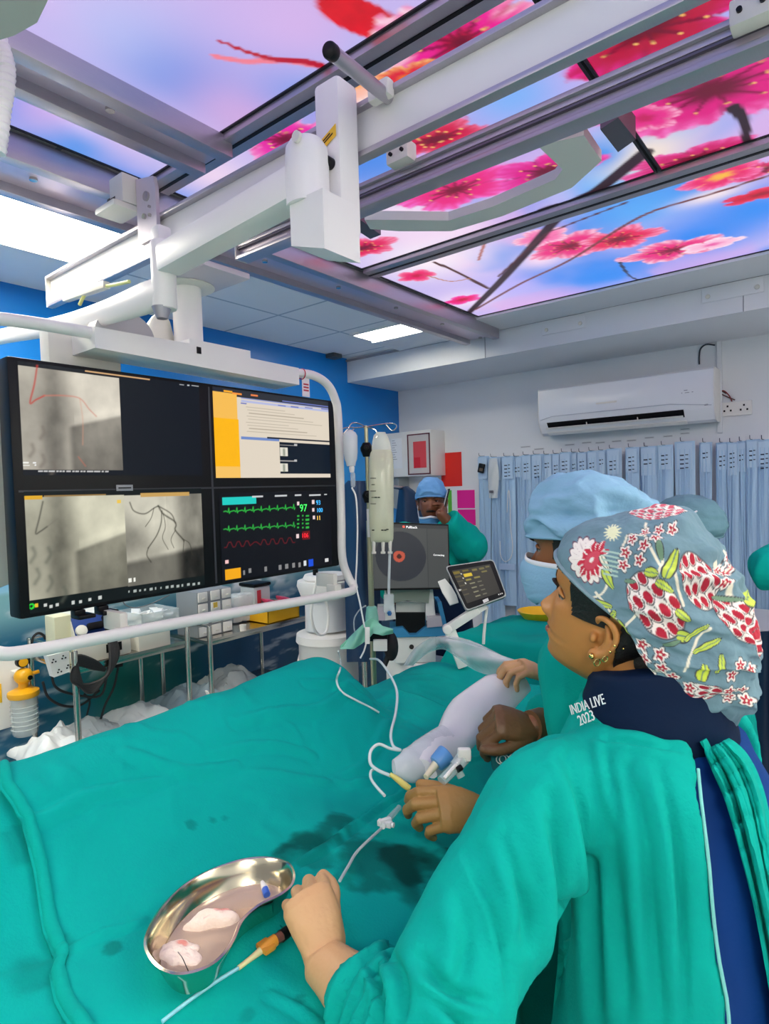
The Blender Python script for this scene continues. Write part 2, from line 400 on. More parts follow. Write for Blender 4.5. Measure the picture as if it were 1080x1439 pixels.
def paint_sky(x, y):
    P = np.stack([x, y], 1); n = fbm(P3(x*1.7, y*1.7), 4, 2); n2 = fbm(P3(x*3+9, y*3), 3, 8)
    blue = srgb(70, 140, 236); pale = srgb(200, 186, 242); pink = srgb(226, 176, 232); wh = srgb(255, 246, 255); deep = srgb(30, 128, 236)
    C = blue+(pale-blue)*sstep(.38, .60, n)[:, None]
    C = C+(pink-C)*(sstep(.5, .68, n2)*.75)[:, None]
    def blob(px, r, col, a=1.0, s=1.0):
        nonlocal C
        q = P-pc(*px); d = np.hypot(q[:, 0], q[:, 1]*s)/r; C = C+(srgb(*col)-C)*(a*np.exp(-d*d*1.3))[:, None]
    for b in (((300, 25), .3, (206, 186, 240)), ((180, 40), .22, (196, 196, 246)), ((270, 115), .2, (88, 148, 232)), ((350, 150), .2, (216, 172, 226)), ((440, 100), .2, (74, 150, 236)), ((480, 60), .14, (150, 190, 248)), ((420, 20), .25, (214, 182, 238)),
              ((90, 150), .14, (214, 170, 230)), ((115, 200), .13, (70, 150, 238)), ((200, 180), .17, (226, 196, 238)), ((300, 240), .2, (240, 214, 240)),
              ((560, 300), .25, (250, 226, 246)), ((640, 320), .2, (245, 215, 246)), ((850, 250), .16, (120, 185, 250)), ((930, 160), .2, (130, 190, 245)), ((900, 215), .16, (255, 236, 214)), ((840, 215), .1, (60, 150, 240)),
              ((600, 360), .3, (255, 240, 250)), ((720, 400), .22, (190, 180, 250)), ((840, 385), .28, (40, 140, 245)), ((980, 330), .3, (36, 136, 245)), ((1060, 290), .3, (40, 140, 245)), ((900, 290), .22, (90, 170, 248)), ((760, 360), .15, (250, 220, 245)), ((650, 420), .18, (245, 225, 250)), ((1000, 270), .13, (255, 235, 235), .9, 2.0), ((720, 130), .2, (130, 180, 250))): blob(*b)
    # twig with a red leaf
    C = branch(C, P, [(300, 72), (345, 79), (400, 78), (440, 84)], .008, .012, (244, 130, 150))
    C = branch(C, P, [(306, 49), (345, 65), (385, 76), (430, 80), (470, 92)], .004, .013, (190, 20, 50))
    q = P-pc(508, 18); a = math.radians(70); u = q[:, 0]*math.cos(a)+q[:, 1]*math.sin(a); v = -q[:, 0]*math.sin(a)+q[:, 1]*math.cos(a)
    C = C+(srgb(226, 24, 40)*(.7+.5*fbm(P3(x*25, y*25), 3, 4))[:, None]-C)*sstep(1.05, .9, np.hypot(u/.115, v/.05))[:, None]
    for i, (px, R, sq, an, hue, edge, core) in enumerate((
        ((400, 190), .17, .7, .3, (238, 40, 170), (255, 170, 220), (200, 20, 90)),
        ((500, 110), .12, .7, .3, (255, 190, 170), (255, 235, 235), (255, 170, 40)),
        ((648, 52), .24, .8, .5, (240, 30, 150), (255, 225, 240), (190, 5, 60)),
        ((575, 105), .12, .6, .3, (225, 30, 60), (255, 200, 120), (240, 150, 30)),
        ((905, 35), .27, .6, .2, (190, 8, 60), (236, 40, 150), (120, 0, 20)),
        ((612, 190), .17, .5, .2, (210, 10, 70), (245, 120, 160), (140, 0, 20)),
        ((640, 262), .24, .62, .1, (238, 30, 130), (250, 120, 220), (190, 5, 80)),
        ((768, 236), .20, .7, .2, (226, 20, 140), (245, 90, 190), (110, 5, 20)),
        ((1000, 120), .36, .6, .35, (226, 16, 130), (250, 120, 200), (110, 0, 45)),
        ((985, 215), .28, .36, .25, (214, 20, 110), (245, 110, 190), (150, 10, 50)),
        ((1062, 235), .18, .4, .2, (222, 24, 100), (250, 130, 190), (140, 10, 40)),
        ((510, 345), .18, .6, .1, (232, 24, 90), (255, 150, 190), (200, 10, 40)),
        ((585, 384), .11, .8, .1, (240, 30, 110), (255, 150, 190), (200, 10, 60)),
        ((650, 418), .13, .6, 0, (244, 20, 120), (250, 110, 220), (200, 0, 50)),
        ((800, 342), .22, .75, .1, (240, 40, 130), (255, 205, 230), (190, 10, 60)),
        ((760, 330), .13, .8, .1, (250, 120, 180), (255, 225, 240), (220, 30, 110)),
        ((870, 332), .19, .75, .1, (236, 20, 90), (255, 170, 210), (190, 0, 40)),
        ((945, 348), .25, .6, .15, (240, 30, 130), (255, 215, 235), (210, 10, 80)),
        ((1000, 340), .15, .5, .1, (252, 190, 220), (255, 240, 250), (240, 90, 170)),
        ((1012, 243), .15, .65, .1, (240, 30, 110), (252, 140, 200), (250, 190, 60)),
        ((1070, 268), .15, .4, .1, (220, 20, 60), (245, 70, 120), (160, 0, 30)),
        ((905, 160), .12, .6, .9, (235, 40, 140), (255, 190, 220), (200, 15, 90)))):
        C = flower(C, P, pc(*px), R, rot=i*.7, sq=sq, ang=an, hue=hue, edge=edge, core=core, seed=i, st=R > .15)
    C = branch(C, P, [(655, 440), (700, 395), (745, 345), (800, 285), (840, 262), (905, 210)], .022, .030)
    C = branch(C, P, [(668, 432), (730, 396), (800, 362), (900, 300), (1000, 268), (1085, 240)], .010, .008, (120, 60, 60))
    C = branch(C, P, [(610, 365), (640, 378), (685, 402)], .010, .012, (80, 40, 40))
    C = branch(C, P, [(600, 384), (632, 392), (660, 388)], .005, .005, (190, 120, 70))
    C = branch(C, P, [(672, 362), (680, 340), (690, 325)], .006, .008, (180, 90, 50))
    C = branch(C, P, [(700, 385), (760, 330), (790, 315), (880, 280)], .007, .006, (90, 40, 50))
    C = branch(C, P, [(1050, 205), (1045, 165), (1030, 145)], .012, .02)
    C = branch(C, P, [(870, 365), (885, 385), (905, 392)], .008, .006, (50, 50, 80))
    C = branch(C, P, [(760, 290), (775, 285), (790, 282)], .012, .012)
    return np.clip(C, 0, 1)
m_sky = mat('backlit_printed_film', attr='Col', emit=.78, rough=.3)
m_gap = mat('panel_edge_black', '#1b1a20', .5)
def sky_panel(x0, x1, y0, y1, label, step=.0085):
    nx, ny = int((x1-x0)/step)+2, int((y1-y0)/step)+2
    xs, yv = np.linspace(x0, x1, nx), np.linspace(y0, y1, ny)
    G = np.array([(x, y, ZC-.012) for x in xs for y in yv])
    t = thing('luminous_ceiling_panel', ((x0+x1)/2, (y0+y1)/2, ZC-.012), label, 'light panel', 'backlit printed ceiling panels')
    mb = MB(); mb.grid(G, nx, ny); mb.build('printed_film', m_sky, t, color=paint_sky(G[:, 0], G[:, 1]))
    mb = MB(); e = .008
    for a, b in (((x0-e, y0-e), (x1+e, y0)), ((x0-e, y1), (x1+e, y1+e)), ((x0-e, y0), (x0, y1)), ((x1, y0), (x1+e, y1))): mb.box((*a, ZC-.016), (*b, ZC-.0005))
    mb.build('panel_edge', m_gap, t)
XP = (-1.905, -.565, .62); YP = (-.62, 1.150, 2.272, 3.39)
sky_panel(-1.905, -1.60, YP[0], YP[1], 'narrow backlit sky panel between the two overhead rails at upper left')
sky_panel(-1.50, XP[2], YP[0], YP[1], 'large backlit blue sky panel with a red twig, upper left of ceiling')
sky_panel(XP[0], XP[1]-.012, YP[1]+.098, YP[2], 'backlit blossom panel above the grooved beam, left of the thin dark joint')
sky_panel(XP[1]+.012, XP[2], YP[1]+.098, YP[2], 'backlit panel with the largest magenta blossom, upper right of ceiling')
sky_panel(XP[0], XP[2], YP[2]+.11, YP[3], 'farthest backlit panel with blossom branches on blue sky, beside the soffit')
# aluminium frame bars between the panels (parallel to the back wall)
def frame_bar(y0, y1, x0, x1, label):
    t = thing('ceiling_frame_bar', ((x0+x1)/2, (y0+y1)/2, ZC-.04), label, 'frame bar', 'aluminium bars framing the lit ceiling')
    mb = MB(); mb.box((x0, y0, ZC-.035), (x1, y1, ZC-.0005), .003); mb.build('profile', m_alu, t)
    mb = MB(); w = y1-y0; mb.box((x0, y0+w*.42, ZC-.037), (x1, y0+w*.56, ZC-.0345)); mb.build('slot', m_black, t)
frame_bar(YP[1]+.008, YP[1]+.090, -1.905, XP[2], 'aluminium frame bar edging the red twig panel, behind the handle bar')
frame_bar(YP[2]+.008, YP[2]+.102, -1.905, XP[2], 'aluminium frame bar with black slot crossing the far blossom panels')
mb = MB(); mb.box((XL+.55, 3.398, ZC-.03), (XR, YS-.013, ZC-.0005), .004); struct(mb.build('trim_2', m_wall))
# overhead rails along the room
def rail(x0, x1, y0, y1, zb, label, mw=m_alu):
    t = thing('overhead_rail', ((x0+x1)/2, (y0+y1)/2, zb), label, 'overhead rail', 'ceiling mounted aluminium rails'); w = x1-x0; zt = ZC-.017
    mb = MB(); f = min(.045, w*.28)
    for a, b in ((x0, x0+f), (x1-f, x1)): mb.box((a, y0, zb), (b, y1, zt), .004)
    mb.build('flange', mw, t)
    mb = MB(); mb.box((x0+f, y0, zb+.03), (x1-f, y1, zt)); mb.build('channel', mat('pale_anodised_web', '#cdbfd0', .3, .5), t)
    mb = MB()
    for k in np.arange(y0+.15, y1, .47): mb.cyl((x0+w*.5, k, zb+.022), (x0+w*.5, k, zb+.031), .012, n=12)
    mb.build('screw', m_steel, t)
    return t
rail(-1.665, -1.485, -.7, 1.19, ZC-.075, 'wide aluminium rail with a pale screwed channel, beside the red twig panel')
rail(-2.19, -1.925, -.7, 3.70, ZC-.095, 'long aluminium rail along the left border of the lit ceiling')
# ================================================================== overhead gear
def ibeam(y, zl, zh, x0, x1, label, depth=.045, groove=False):
    t = thing('overhead_beam', ((x0+x1)/2, y, zl), label, 'beam', 'ceiling bridge beams'); h = zh-zl
    mb = MB(); mb.box((x0, y+.012, zl+.012), (x1, y+depth, zh-.01), .003); mb.build('web', m_white if not groove else mat('lilac_anodised_beam', '#c9c0c8', .4, .35, var=.03), t)
    mb = MB(); mb.box((x0, y-.006, zh-.012), (x1, y+depth+.004, zh), .003)
    mb.box((x0, y-.004, zl), (x1, y+depth+.004, zl+.013), .003); mb.build('lip', m_alu, t)
    if groove:
        mb = MB(); mb.box((x0, y+.002, zl+h*.50), (x1, y+.0125, zl+h*.58)); mb.build('groove', m_alud, t)
        mb = MB(); mb.box((x0, y+.0035, zl+h*.62), (x1, y+.0125, zl+h*.82), .002); mb.build('inner_rail', m_alu, t)
    mb = MB(); mb.box((x0-.006, y-.004, zl), (x0-.0005, y+depth, zh), .002); mb.build('end_cap', m_offw, t)
    return t
bA = ibeam(1.05, 2.412, 2.528, -2.44, .9, 'big white overhead beam with smooth face, nearest of the two bridge beams', depth=.020)
bB = ibeam(1.33, 2.468, 2.536, -1.66, .9, 'grooved grey overhead beam behind the white beam, cut off at left', groove=True)
# end bracket holding beam A to the long rail
mb = MB(); pl = [(-1.78, 1.045, 2.475), (-1.765, 1.045, 2.455), (-1.69, 1.045, 2.455), (-1.675, 1.045, 2.47), (-1.675, 1.045, 2.60), (-1.685, 1.045, 2.635), (-1.78, 1.045, 2.655)]
pl = [(x+.02, y, z) for x, y, z in pl]; mb.prism(pl, (0, -.012, 0)); br = mb.build('end_bracket', mat('lilac_bracket_plate', '#cfc6cf', .4, .2), bA)
mb = MB()
for x, z, r in ((-1.70, 2.585, .014), (-1.715, 2.53, .008), (-1.685, 2.525, .005), (-1.685, 2.55, .004)): mb.cyl((x, 1.035, z), (x, 1.026, z), r, n=12)
mb.build('screw', m_steel, br)
mb = MB(); mb.box((-1.88, .96, 2.558), (-1.762, 1.05, 2.578), .008); mb.box((-1.84, .99, 2.578), (-1.762, 1.045, 2.665), .004); mb.build('rail_shoe', m_offw, bA)
mb = MB(); mb.box((-1.86, .99, 2.58), (-1.80, 1.03, 2.612), .006); mb.build('bumper', m_black, bA)
# handle bar on beam A
mb = MB(); mb.cyl(on(468, 75, 1, .84), (-.80, 1.06, 2.515), .0135, n=16); h = mb.build('handle_bar', m_alu, bA)
a = on(468, 75, 1, .84); mb = MB(); d = np.array((-.80, 1.06, 2.515))-a; d /= np.linalg.norm(d); mb.cyl(a-d*.018, a+d*.004, .0148, bev=.005); mb.build('end_plug', m_black, h)
mb = MB(); mb.box((-.83, 1.025, 2.50), (-.775, 1.05, 2.535), .006); mb.build('socket', m_offw, h)
# clamps on beam B
for px, py in ((560, 216), (1056, 12)):
    a = on(px, py, 1, 1.30); mb = MB(); mb.box((a[0]-.035, 1.29, a[2]-.022), (a[0]+.035, 1.332, a[2]+.025), .005); k = mb.build('cable_clamp', m_offw, bB)
    mb = MB()
    for dx in (-.018, .018): mb.cyl((a[0]+dx, 1.284, a[2]), (a[0]+dx, 1.291, a[2]), .005, n=10)
    mb.build('screw', m_black, k)
# swing arm hanging in front of beam A
sw = thing('swing_arm', (-.90, .98, 2.25), 'white jointed swing arm hanging from the near beam by a tall bracket', 'swing arm')
mb = MB(); a = on(440, 118, 1, .99); mb.box((-.938, .975, 2.235), (-.868, 1.04, 2.555), .010); mb.build('bracket', m_white, sw)
lb = MB(); lb.prism([(-.930, .9735, 2.405), (-.930, .9735, 2.428), (-.875, .9735, 2.452), (-.875, .9735, 2.428)], (0, -.001, 0)); o = lb.build('warning_sticker', mat('yellow_sticker', '#f3c21c', .5), sw); o['label'] = 'yellow warning sticker'
ls = MB()
for i, (u0, u1, v) in enumerate(((.15, .7, .62), (.3, .85, .35))):
    zz = 2.405+.023*v; ls.prism([(-.930+.055*u0, .9722, zz+.024*u0), (-.930+.055*u1, .9722, zz+.024*u1), (-.930+.055*u1, .9722, zz+.024*u1+.003), (-.930+.055*u0, .9722, zz+.024*u0+.003)], (0, -.0004, 0))
ls.build('printed_line', m_black, o)
mb = MB(); mb.prism([(-.945, .90, 2.196), (-.85, .90, 2.166), (-.85, .90, 2.285), (-.945, .90, 2.285)], (0, .11, 0)); mb.build('lower_housing', m_white, sw)
mb = MB(); mb.lathe((-.925, .935, 2.28), [(.0, 0), (.046, 0), (.046, .10), (.044, .12), (.034, .136), (.015, .142), (0, .143)], 28); mb.build('pivot', m_white, sw)
mb = MB(); mb.cyl((-.893, .98, 2.375), (-.893, .955, 2.375), .012, bev=.003); mb.build('locking_knob', m_black, sw)
mb = MB(); mb.cyl((-.905, .892, 2.40), (-.905, .884, 2.40), .011, n=14); mb.build('bolt_cover', m_offw, sw)
p0, p1 = np.array((-.93, .935, 2.335)), np.array((-1.46, .935, 2.305))
mb = MB(); mb.obox((p0+p1)/2, p1-p0, (0, 1, 0), np.cross(p1-p0, (0, 1, 0)), (np.linalg.norm(p1-p0)/2, .034, .036), .012); mb.build('boom', m_white, sw)
mb = MB(); mb.cyl((-1.475, .935, 2.18), (-1.475, .935, 2.36), .032, bev=.006); mb.box((-1.50, .915, 2.345), (-1.46, .955, 2.40), .008); mb.build('elbow', m_white, sw)
# lower arm of the swing arm going left
q0 = np.array((-1.475, .925, 2.225)); pts = cr([q0+(.0, 0, 0), q0+(-.08, -.005, -.002), (-1.75, .915, 2.225), (-2.0, .91, 2.238), (-2.4, .90, 2.275), (-2.75, .90, 2.31)], 8)
mb = MB(); mb.tube(pts, [.040, .044, .036, .031, .028, .028], 20, flat=(.55, 1.0)); mb.build('lower_arm', m_white, sw)
mb = MB(); mb.cyl((-1.475, .925, 2.155), (-1.475, .925, 2.185), .014, .026); mb.build('joint_collar', m_alu, sw)
# spot head under the joint and pale cable on the beam
mb = MB(); c = np.array((-1.88, 1.165, 2.245)); mb.lathe(c, [(.0, .05), (.018, .05), (.03, .035), (.05, -.01), (.055, -.03), (.048, -.045), (0, -.045)], 24, axis=(.25, .1, 1))
for k in range(5): mb.lathe(c+np.array((.25, .1, 1))*(-.03+.013*k), [(.05-.005*k, 0), (.0535-.005*k, .003), (.05-.005*k, .006)], 24, axis=(.25, .1, 1))
LAMP = mb
cb = MB(); cb.tube(cr([on(x, y, 1, 1.04)+(0, -.02, 0) for x, y in ((120, 430), (128, 415), (140, 407), (165, 403), (190, 398))], 6), .006, 8); tag(cb.build('cable', mat('yellow_green_cable', '#d5dc8c', .5)), 'short pale yellow-green cable looped under the left end of the white beam', 'cable')
jb = MB(); a = on(92, 420, 1, 1.02); b = on(150, 400, 1, 1.02); jb.obox((a+b)/2, b-a, (0, 1, 0), np.cross(b-a, (0, 1, 0)), (np.linalg.norm(b-a)/2, .012, .012), .005); tag(jb.build('cable_duct', m_offw), 'cream cable duct clipped under the left end of the white beam', 'duct')
# bent white arm behind beam B, under the blossom panels
t = thing('support_arm', (-1.2, 1.7, 2.58), 'pale bent support arm folded under the blossom panels, behind the grooved beam', 'support arm')
zz = 2.60; pts = [on(x, y, 2, zz) for x, y in ((508, 314), (560, 318), (632, 318), (700, 298), (765, 272), (800, 248), (835, 205))]
L_ = [on(x, y, 2, zz) for x, y in ((512, 309), (560, 309), (630, 310), (690, 291), (780, 252), (790, 238), (755, 205))]; R_ = [on(x, y, 2, zz) for x, y in ((520, 322), (560, 325), (634, 325), (705, 304), (803, 264), (845, 226), (820, 190))]
mb = MB(); mb.prism(L_+R_[::-1], (0, 0, .03)); mb.build('arm', mat('pale_grey_arm', '#cfd3cc', .5), t)
mb = MB(); P_ = [on(x, y, 2, zz-.01) for x, y in ((843, 182), (868, 165), (893, 196), (868, 214))]; mb.prism(P_, (0, 0, .06)); mb.build('arm_bracket', m_alud, t)
mb = MB(); P_ = [on(x, y, 2, zz+.02) for x, y in ((488, 315), (505, 308), (535, 330), (520, 336))]; mb.prism(P_, (0, 0, .05)); mb.build('arm_bracket', m_alud, t)
# ------------------------------------------------------------------ monitor suspension
XM = -1.80
sp = thing('monitor_suspension', (XM, 1.22, 2.14), 'white ceiling column and tube frame that carries the black monitor wall', 'monitor mount')
mb = MB(); mb.box((-1.99, 1.148, 2.385), (-1.59, 1.325, 2.404), .004); mb.build('carriage_plate', mat('lilac_carriage_plate', '#cbc5cd', .45, .2), sp)
mb = MB(); mb.lathe((XM, 1.225, 2.378), [(.05, 0), (.088, 0), (.092, .003), (.092, .006), (.05, .0068)], 40); mb.build('flange_ring', m_offw, sp)
mb = MB(); mb.cyl((XM, 1.225, 2.19), (XM, 1.225, 2.384), .0475, n=36); mb.build('column', m_white, sp); LAMP.build('cable_bell', m_offw, sp)
# housing bar above the screens
xf = -1.73; A = [on(x, y, 0, xf) for x, y in ((118, 497), (126, 466), (245, 492), (330, 508), (400, 524), (402, 543), (300, 528))]
pr = [(xf, .868, 2.112), (xf, .868, 2.172), (xf, 1.18, 2.176), (xf, 1.18, 2.192), (xf, 1.43, 2.192), (xf, 1.43, 2.166), (xf, 1.665, 2.163), (xf, 1.665, 2.098)]
mb = MB(); mb.prism(pr, (-.14, 0, 0)); mb.build('housing', m_white, sp)
mb = MB(); mb.box((-1.7295, 1.205, 2.148), (-1.7265, 1.222, 2.170), .001); mb.build('sensor_window', m_black, sp)
mb = MB(); a = np.linspace(0, PI, 16); mb.prism([(-1.77, .985+.095*math.cos(t), 2.174+.075*math.sin(t)) for t in a], (-.05, 0, 0)); mb.build('cable_cover', mat('grey_cover', '#b9bab8', .5), sp)
mb = MB(); mb.box((-1.768, .90, 2.1735), (-1.7665, 1.075, 2.180)); mb.build('cover_slot', m_black, sp)
mb = MB(); mb.box((-1.93, .80, 1.98), (-1.87, 1.02, 2.20), .006); mb.build('rear_plate', m_offw, sp)
# tube loop
loop = [(-1.75, 1.66, 2.147), (-1.75, 1.76, 2.150), (-1.75, 1.84, 2.125), (-1.75, 1.885, 2.07), (-1.75, 1.902, 1.98), (-1.75, 1.902, 1.6), (-1.75, 1.900, 1.40), (-1.735, 1.92, 1.31), (-1.71, 1.92, 1.268), (-1.69, 1.80, 1.262), (-1.68, 1.2, 1.283), (-1.67, .80, 1.294), (-1.67, .65, 1.297), (-1.67, .56, 1.31), (-1.70, .54, 1.36), (-1.74, .535, 1.6), (-1.76, .535, 1.95), (-1.76, .55, 2.10), (-1.76, .60, 2.145), (-1.76, .72, 2.158), (-1.76, .875, 2.16)]
mb = MB(); mb.tube(cr(loop, 6), .0175, 16); mb.build('tube_frame', m_white, sp)
for yy in (.9, 1.8):
    mb = MB(); mb.box((-1.735, yy-.02, 1.27), (-1.685, yy+.02, 1.302) , .006); mb.box((-1.80, yy-.012, 1.29), (-1.70, yy+.012, 1.345), .004); mb.build('frame_clip', m_offw, sp)
tg = MB(); tg.box((-1.752, 1.70, 2.06), (-1.750, 1.74, 2.135), .0005); o = tg.build('paper_tag', mat('tag_paper', '#f2e6ea', .7), sp); o['label'] = 'white paper tag with red print tied beside the housing'
tg = MB()
for k in range(3): tg.box((-1.7495, 1.706, 2.082+.012*k), (-1.7490, 1.734, 2.088+.012*k))
tg.build('red_print', mat('red_ink', '#c8324a', .6), o)
tg = MB(); tg.tube(cr([(-1.75+.02*math.cos(t), 1.70, 2.147+.02*math.sin(t)) for t in np.linspace(0, 2*PI, 13)], 3), .002, 6); tg.build('red_band', MATS['red_ink'], sp)
# ------------------------------------------------------------------ big monitor
mt = thing('monitor', (XM, 1.30, 1.36), 'large black monitor wall with four lit screens and thin bezels', 'monitor')
Y0, Y1, Z0, Z1 = .662, 1.935, 1.358, 2.070; xs_ = XM
mb = MB(); mb.box((XM-.075, Y0, Z0), (XM, Y1, Z1), .008); mb.box((XM-.12, .95, 1.5), (XM-.07, 1.65, 1.95), .01); mb.build('case', m_black, mt)
mb = MB(); mb.box((XM+.0006, 1.292, Z0+.012), (XM+.0016, 1.300, Z1-.012)); mb.box((XM+.0006, Y0+.012, 1.703), (XM+.0018, Y1-.012, 1.709)); mb.build('centre_seam', mat('dark_grey_seam', '#34363c', .4), mt)
mb = MB(); a = on(163, 690, 0, XM); b = on(186, 683, 0, XM); mb.box((XM+.0006, a[1], a[2]), (XM+.003, b[1], b[2]+.004), .0008); o = mb.build('badge', mat('grey_badge', '#9c9fa2', .4), mt)
mb = MB(); mb.box((XM+.0032, a[1]+.006, a[2]+.007), (XM+.0036, b[1]-.006, a[2]+.011)); mb.build('badge_print', m_black, o)
for px in (115, 148):
    a = on(px, 862, 0, XM); mb = MB(); mb.box((XM-.03, a[1]-.02, Z0-.018), (XM+.0, a[1]+.012, Z0-.0005), .004); mb.box((XM-.03, a[1]-.02, Z0-.026), (XM+.025, a[1]+.03, Z0-.014), .004); mb.build('bracket_foot', m_black, mt)
m_scr = mat('lit_screen', attr='Col', emit=.8, rough=.3, spec=.15)
def YZ(px, py): q_ = on(px, py, 0, XM+.001); return np.array([q_[1], q_[2]])
def quad_uv(P, c):
    """inverse bilinear-ish: c = TL,TR,BR,BL px corners -> rectangle in the screen plane (they are rectangles there)"""
    q = np.array([YZ(*k) for k in c]); lo = np.array([q[[0, 3], 0].mean(), q[[2, 3], 1].mean()]); hi = np.array([q[[1, 2], 0].mean(), q[[0, 1], 1].mean()]); return (P-lo)/(hi-lo), lo, hi
def rect(C, P, c, col, a=1.0):
    uv, lo, hi = quad_uv(P, c); m = ((uv > 0) & (uv < 1)).all(1); C[m] = C[m]*(1-a)+srgb(*col)*a; return C
def r2(x0, y0, x1, y1, sl=None):
    """axis rectangle given by two px points on its top edge left / right bottom"""
    a, b = YZ(x0, y0), YZ(x1, y1); return a, b
def rectp(C, P, x0, y0, x1, y1, col, a=1.0):
    p, q = YZ(x0, y0), YZ(x1, y1); m = (P[:, 0] > p[0]) & (P[:, 0] < q[0]) & (P[:, 1] < p[1]) & (P[:, 1] > q[1]); C[m] = C[m]*(1-a)+srgb(*col)*a; return C
def rowp(C, P, x0, y0, x1, h, col, a=1.0):
    p, q, b = YZ(x0, y0), YZ(x1, y0), YZ(x0, y0+h); m = (P[:, 0] > p[0]) & (P[:, 0] < q[0]) & (P[:, 1] < p[1]) & (P[:, 1] > b[1]); C[m] = C[m]*(1-a)+srgb(*col)*a; return C
def vessel(C, P, px, w, col, a=.8):
    d, t = seg_d(P, cr([YZ(*k) for k in px], 6)); return C+(srgb(*col)-C)*(a*np.exp(-(d/w)**2))[:, None]
def angio(C, P, c, tint, seed, red=False, flip=False):
    uv, lo, hi = quad_uv(P, c); m = ((uv > 0) & (uv < 1)).all(1); u, v = uv[m, 0], uv[m, 1]
    n = fbm(P3(u*3.0, v*3.0, seed), 5, seed); n2 = fbm(P3(u*9, v*5, seed), 4, seed+5)
    g = .66+.26*(n-.5)+.10*(n2-.5)
    if not flip:
        g = g-.30*np.exp(-((u-.30)/.13)**2)*(.5+.9*n2) - .10*np.exp(-((u-.05)/.1)**2)*n2*1.5
        edge = .20+.55*(u-.42)**.8*(u > .42); heart = sstep(edge+.02, edge-.02, v)*(u > .42)
        lung = sstep(.03, -.03, v-(1.05-1.0*(u-.45)))*0
        g = g+.12*sstep(.42, .6, u)*sstep(.3, .7, v)-.26*sstep(.46, .41, v-.28*(u-.45))*sstep(.42, .50, u)
        g = g+.06*np.exp(-((v-.50-.28*(u-.45))/.05)**2)*(u > .5)
    else:
        g = g-.30*sstep(.55, .75, u)*(.4+.9*n2)*sstep(1.0, .55, np.abs(u-.6)*1.4)-.30*sstep(.3, .22, v-.1*u)*(.5+n)
        g = g-.26*np.exp(-((u-.0)/.22)**2-((v-.5)/.2)**2)+.05*sstep(.4, .8, v)*(u < .5)
    t = srgb(*tint); col = np.clip(g, .05, 1)[:, None]**1.9*1.75*t
    C[m] = col; return C
def screen(name, px_box, fn, label):
    a, b = YZ(px_box[0], px_box[1]), YZ(px_box[2], px_box[3]); st = .0021
    b[1] = max(b[1], Z0+.012); ny, nz = int((b[0]-a[0])/st)+2, int((a[1]-b[1])/st)+2
    yy, zz = np.linspace(a[0], b[0], ny), np.linspace(b[1], a[1], nz)
    G = np.array([(XM+.002, y, z) for y in yy for z in zz]); P = G[:, 1:]
    C = np.tile(srgb(4, 9, 18), (len(P), 1)); C = fn(C, P)
    mb = MB(); mb.grid(G, ny, nz); o = mb.build(name, m_scr, mt, color=np.clip(C, 0, 1)); o['label'] = label; return o
def s1(C, P):
    C[:] = srgb(4, 13, 26)
    c = [(25, 512), (168, 532), (172, 660), (32, 660)]; C = angio(C, P, c, (212, 205, 190), 3)
    C = vessel(C, P, [(52, 514), (48, 540), (42, 566), (50, 562), (62, 556)], .0026, (190, 50, 40))
    C = vessel(C, P, [(62, 556), (90, 556), (112, 560), (125, 575), (135, 585)], .0022, (210, 120, 100), .6); C = vessel(C, P, [(112, 560), (116, 590), (116, 625)], .002, (215, 150, 120), .4); C = vessel(C, P, [(110, 642), (120, 655)], .002, (190, 110, 90), .6)
    for x, y in ((60, 600), (60, 640), (45, 625), (75, 650)): C = vessel(C, P, [(x, y), (x+2, y+8), (x-3, y+16)], .006, (110, 100, 92), .5)
    C = rectp(C, P, 25, 513, 66, 516, (70, 30, 30)); C = rectp(C, P, 66, 518, 119, 524.5, (40, 44, 44)); C = rectp(C, P, 119, 520, 210, 534, (214, 170, 120))
    C = rectp(C, P, 32, 649, 40, 651.5, (245, 245, 240)); C = rectp(C, P, 32, 653, 41, 655, (245, 245, 240)); C = rectp(C, P, 46, 649, 51, 651, (240, 240, 240)); C = rectp(C, P, 48, 653, 51, 655, (240, 240, 240))
    x = 53
    while x < 148: w = random.choice((3, 5, 7, 9)); C = rectp(C, P, x, 661.5, x+w, 663.3, (200, 200, 200)); x += w+1.6
    for a, b in ((252, 258), (263, 266), (269, 280)): C = rectp(C, P, a, 539.5+(a-252)*.12, b, 541.3+(a-252)*.12, (200, 205, 210))
    return C
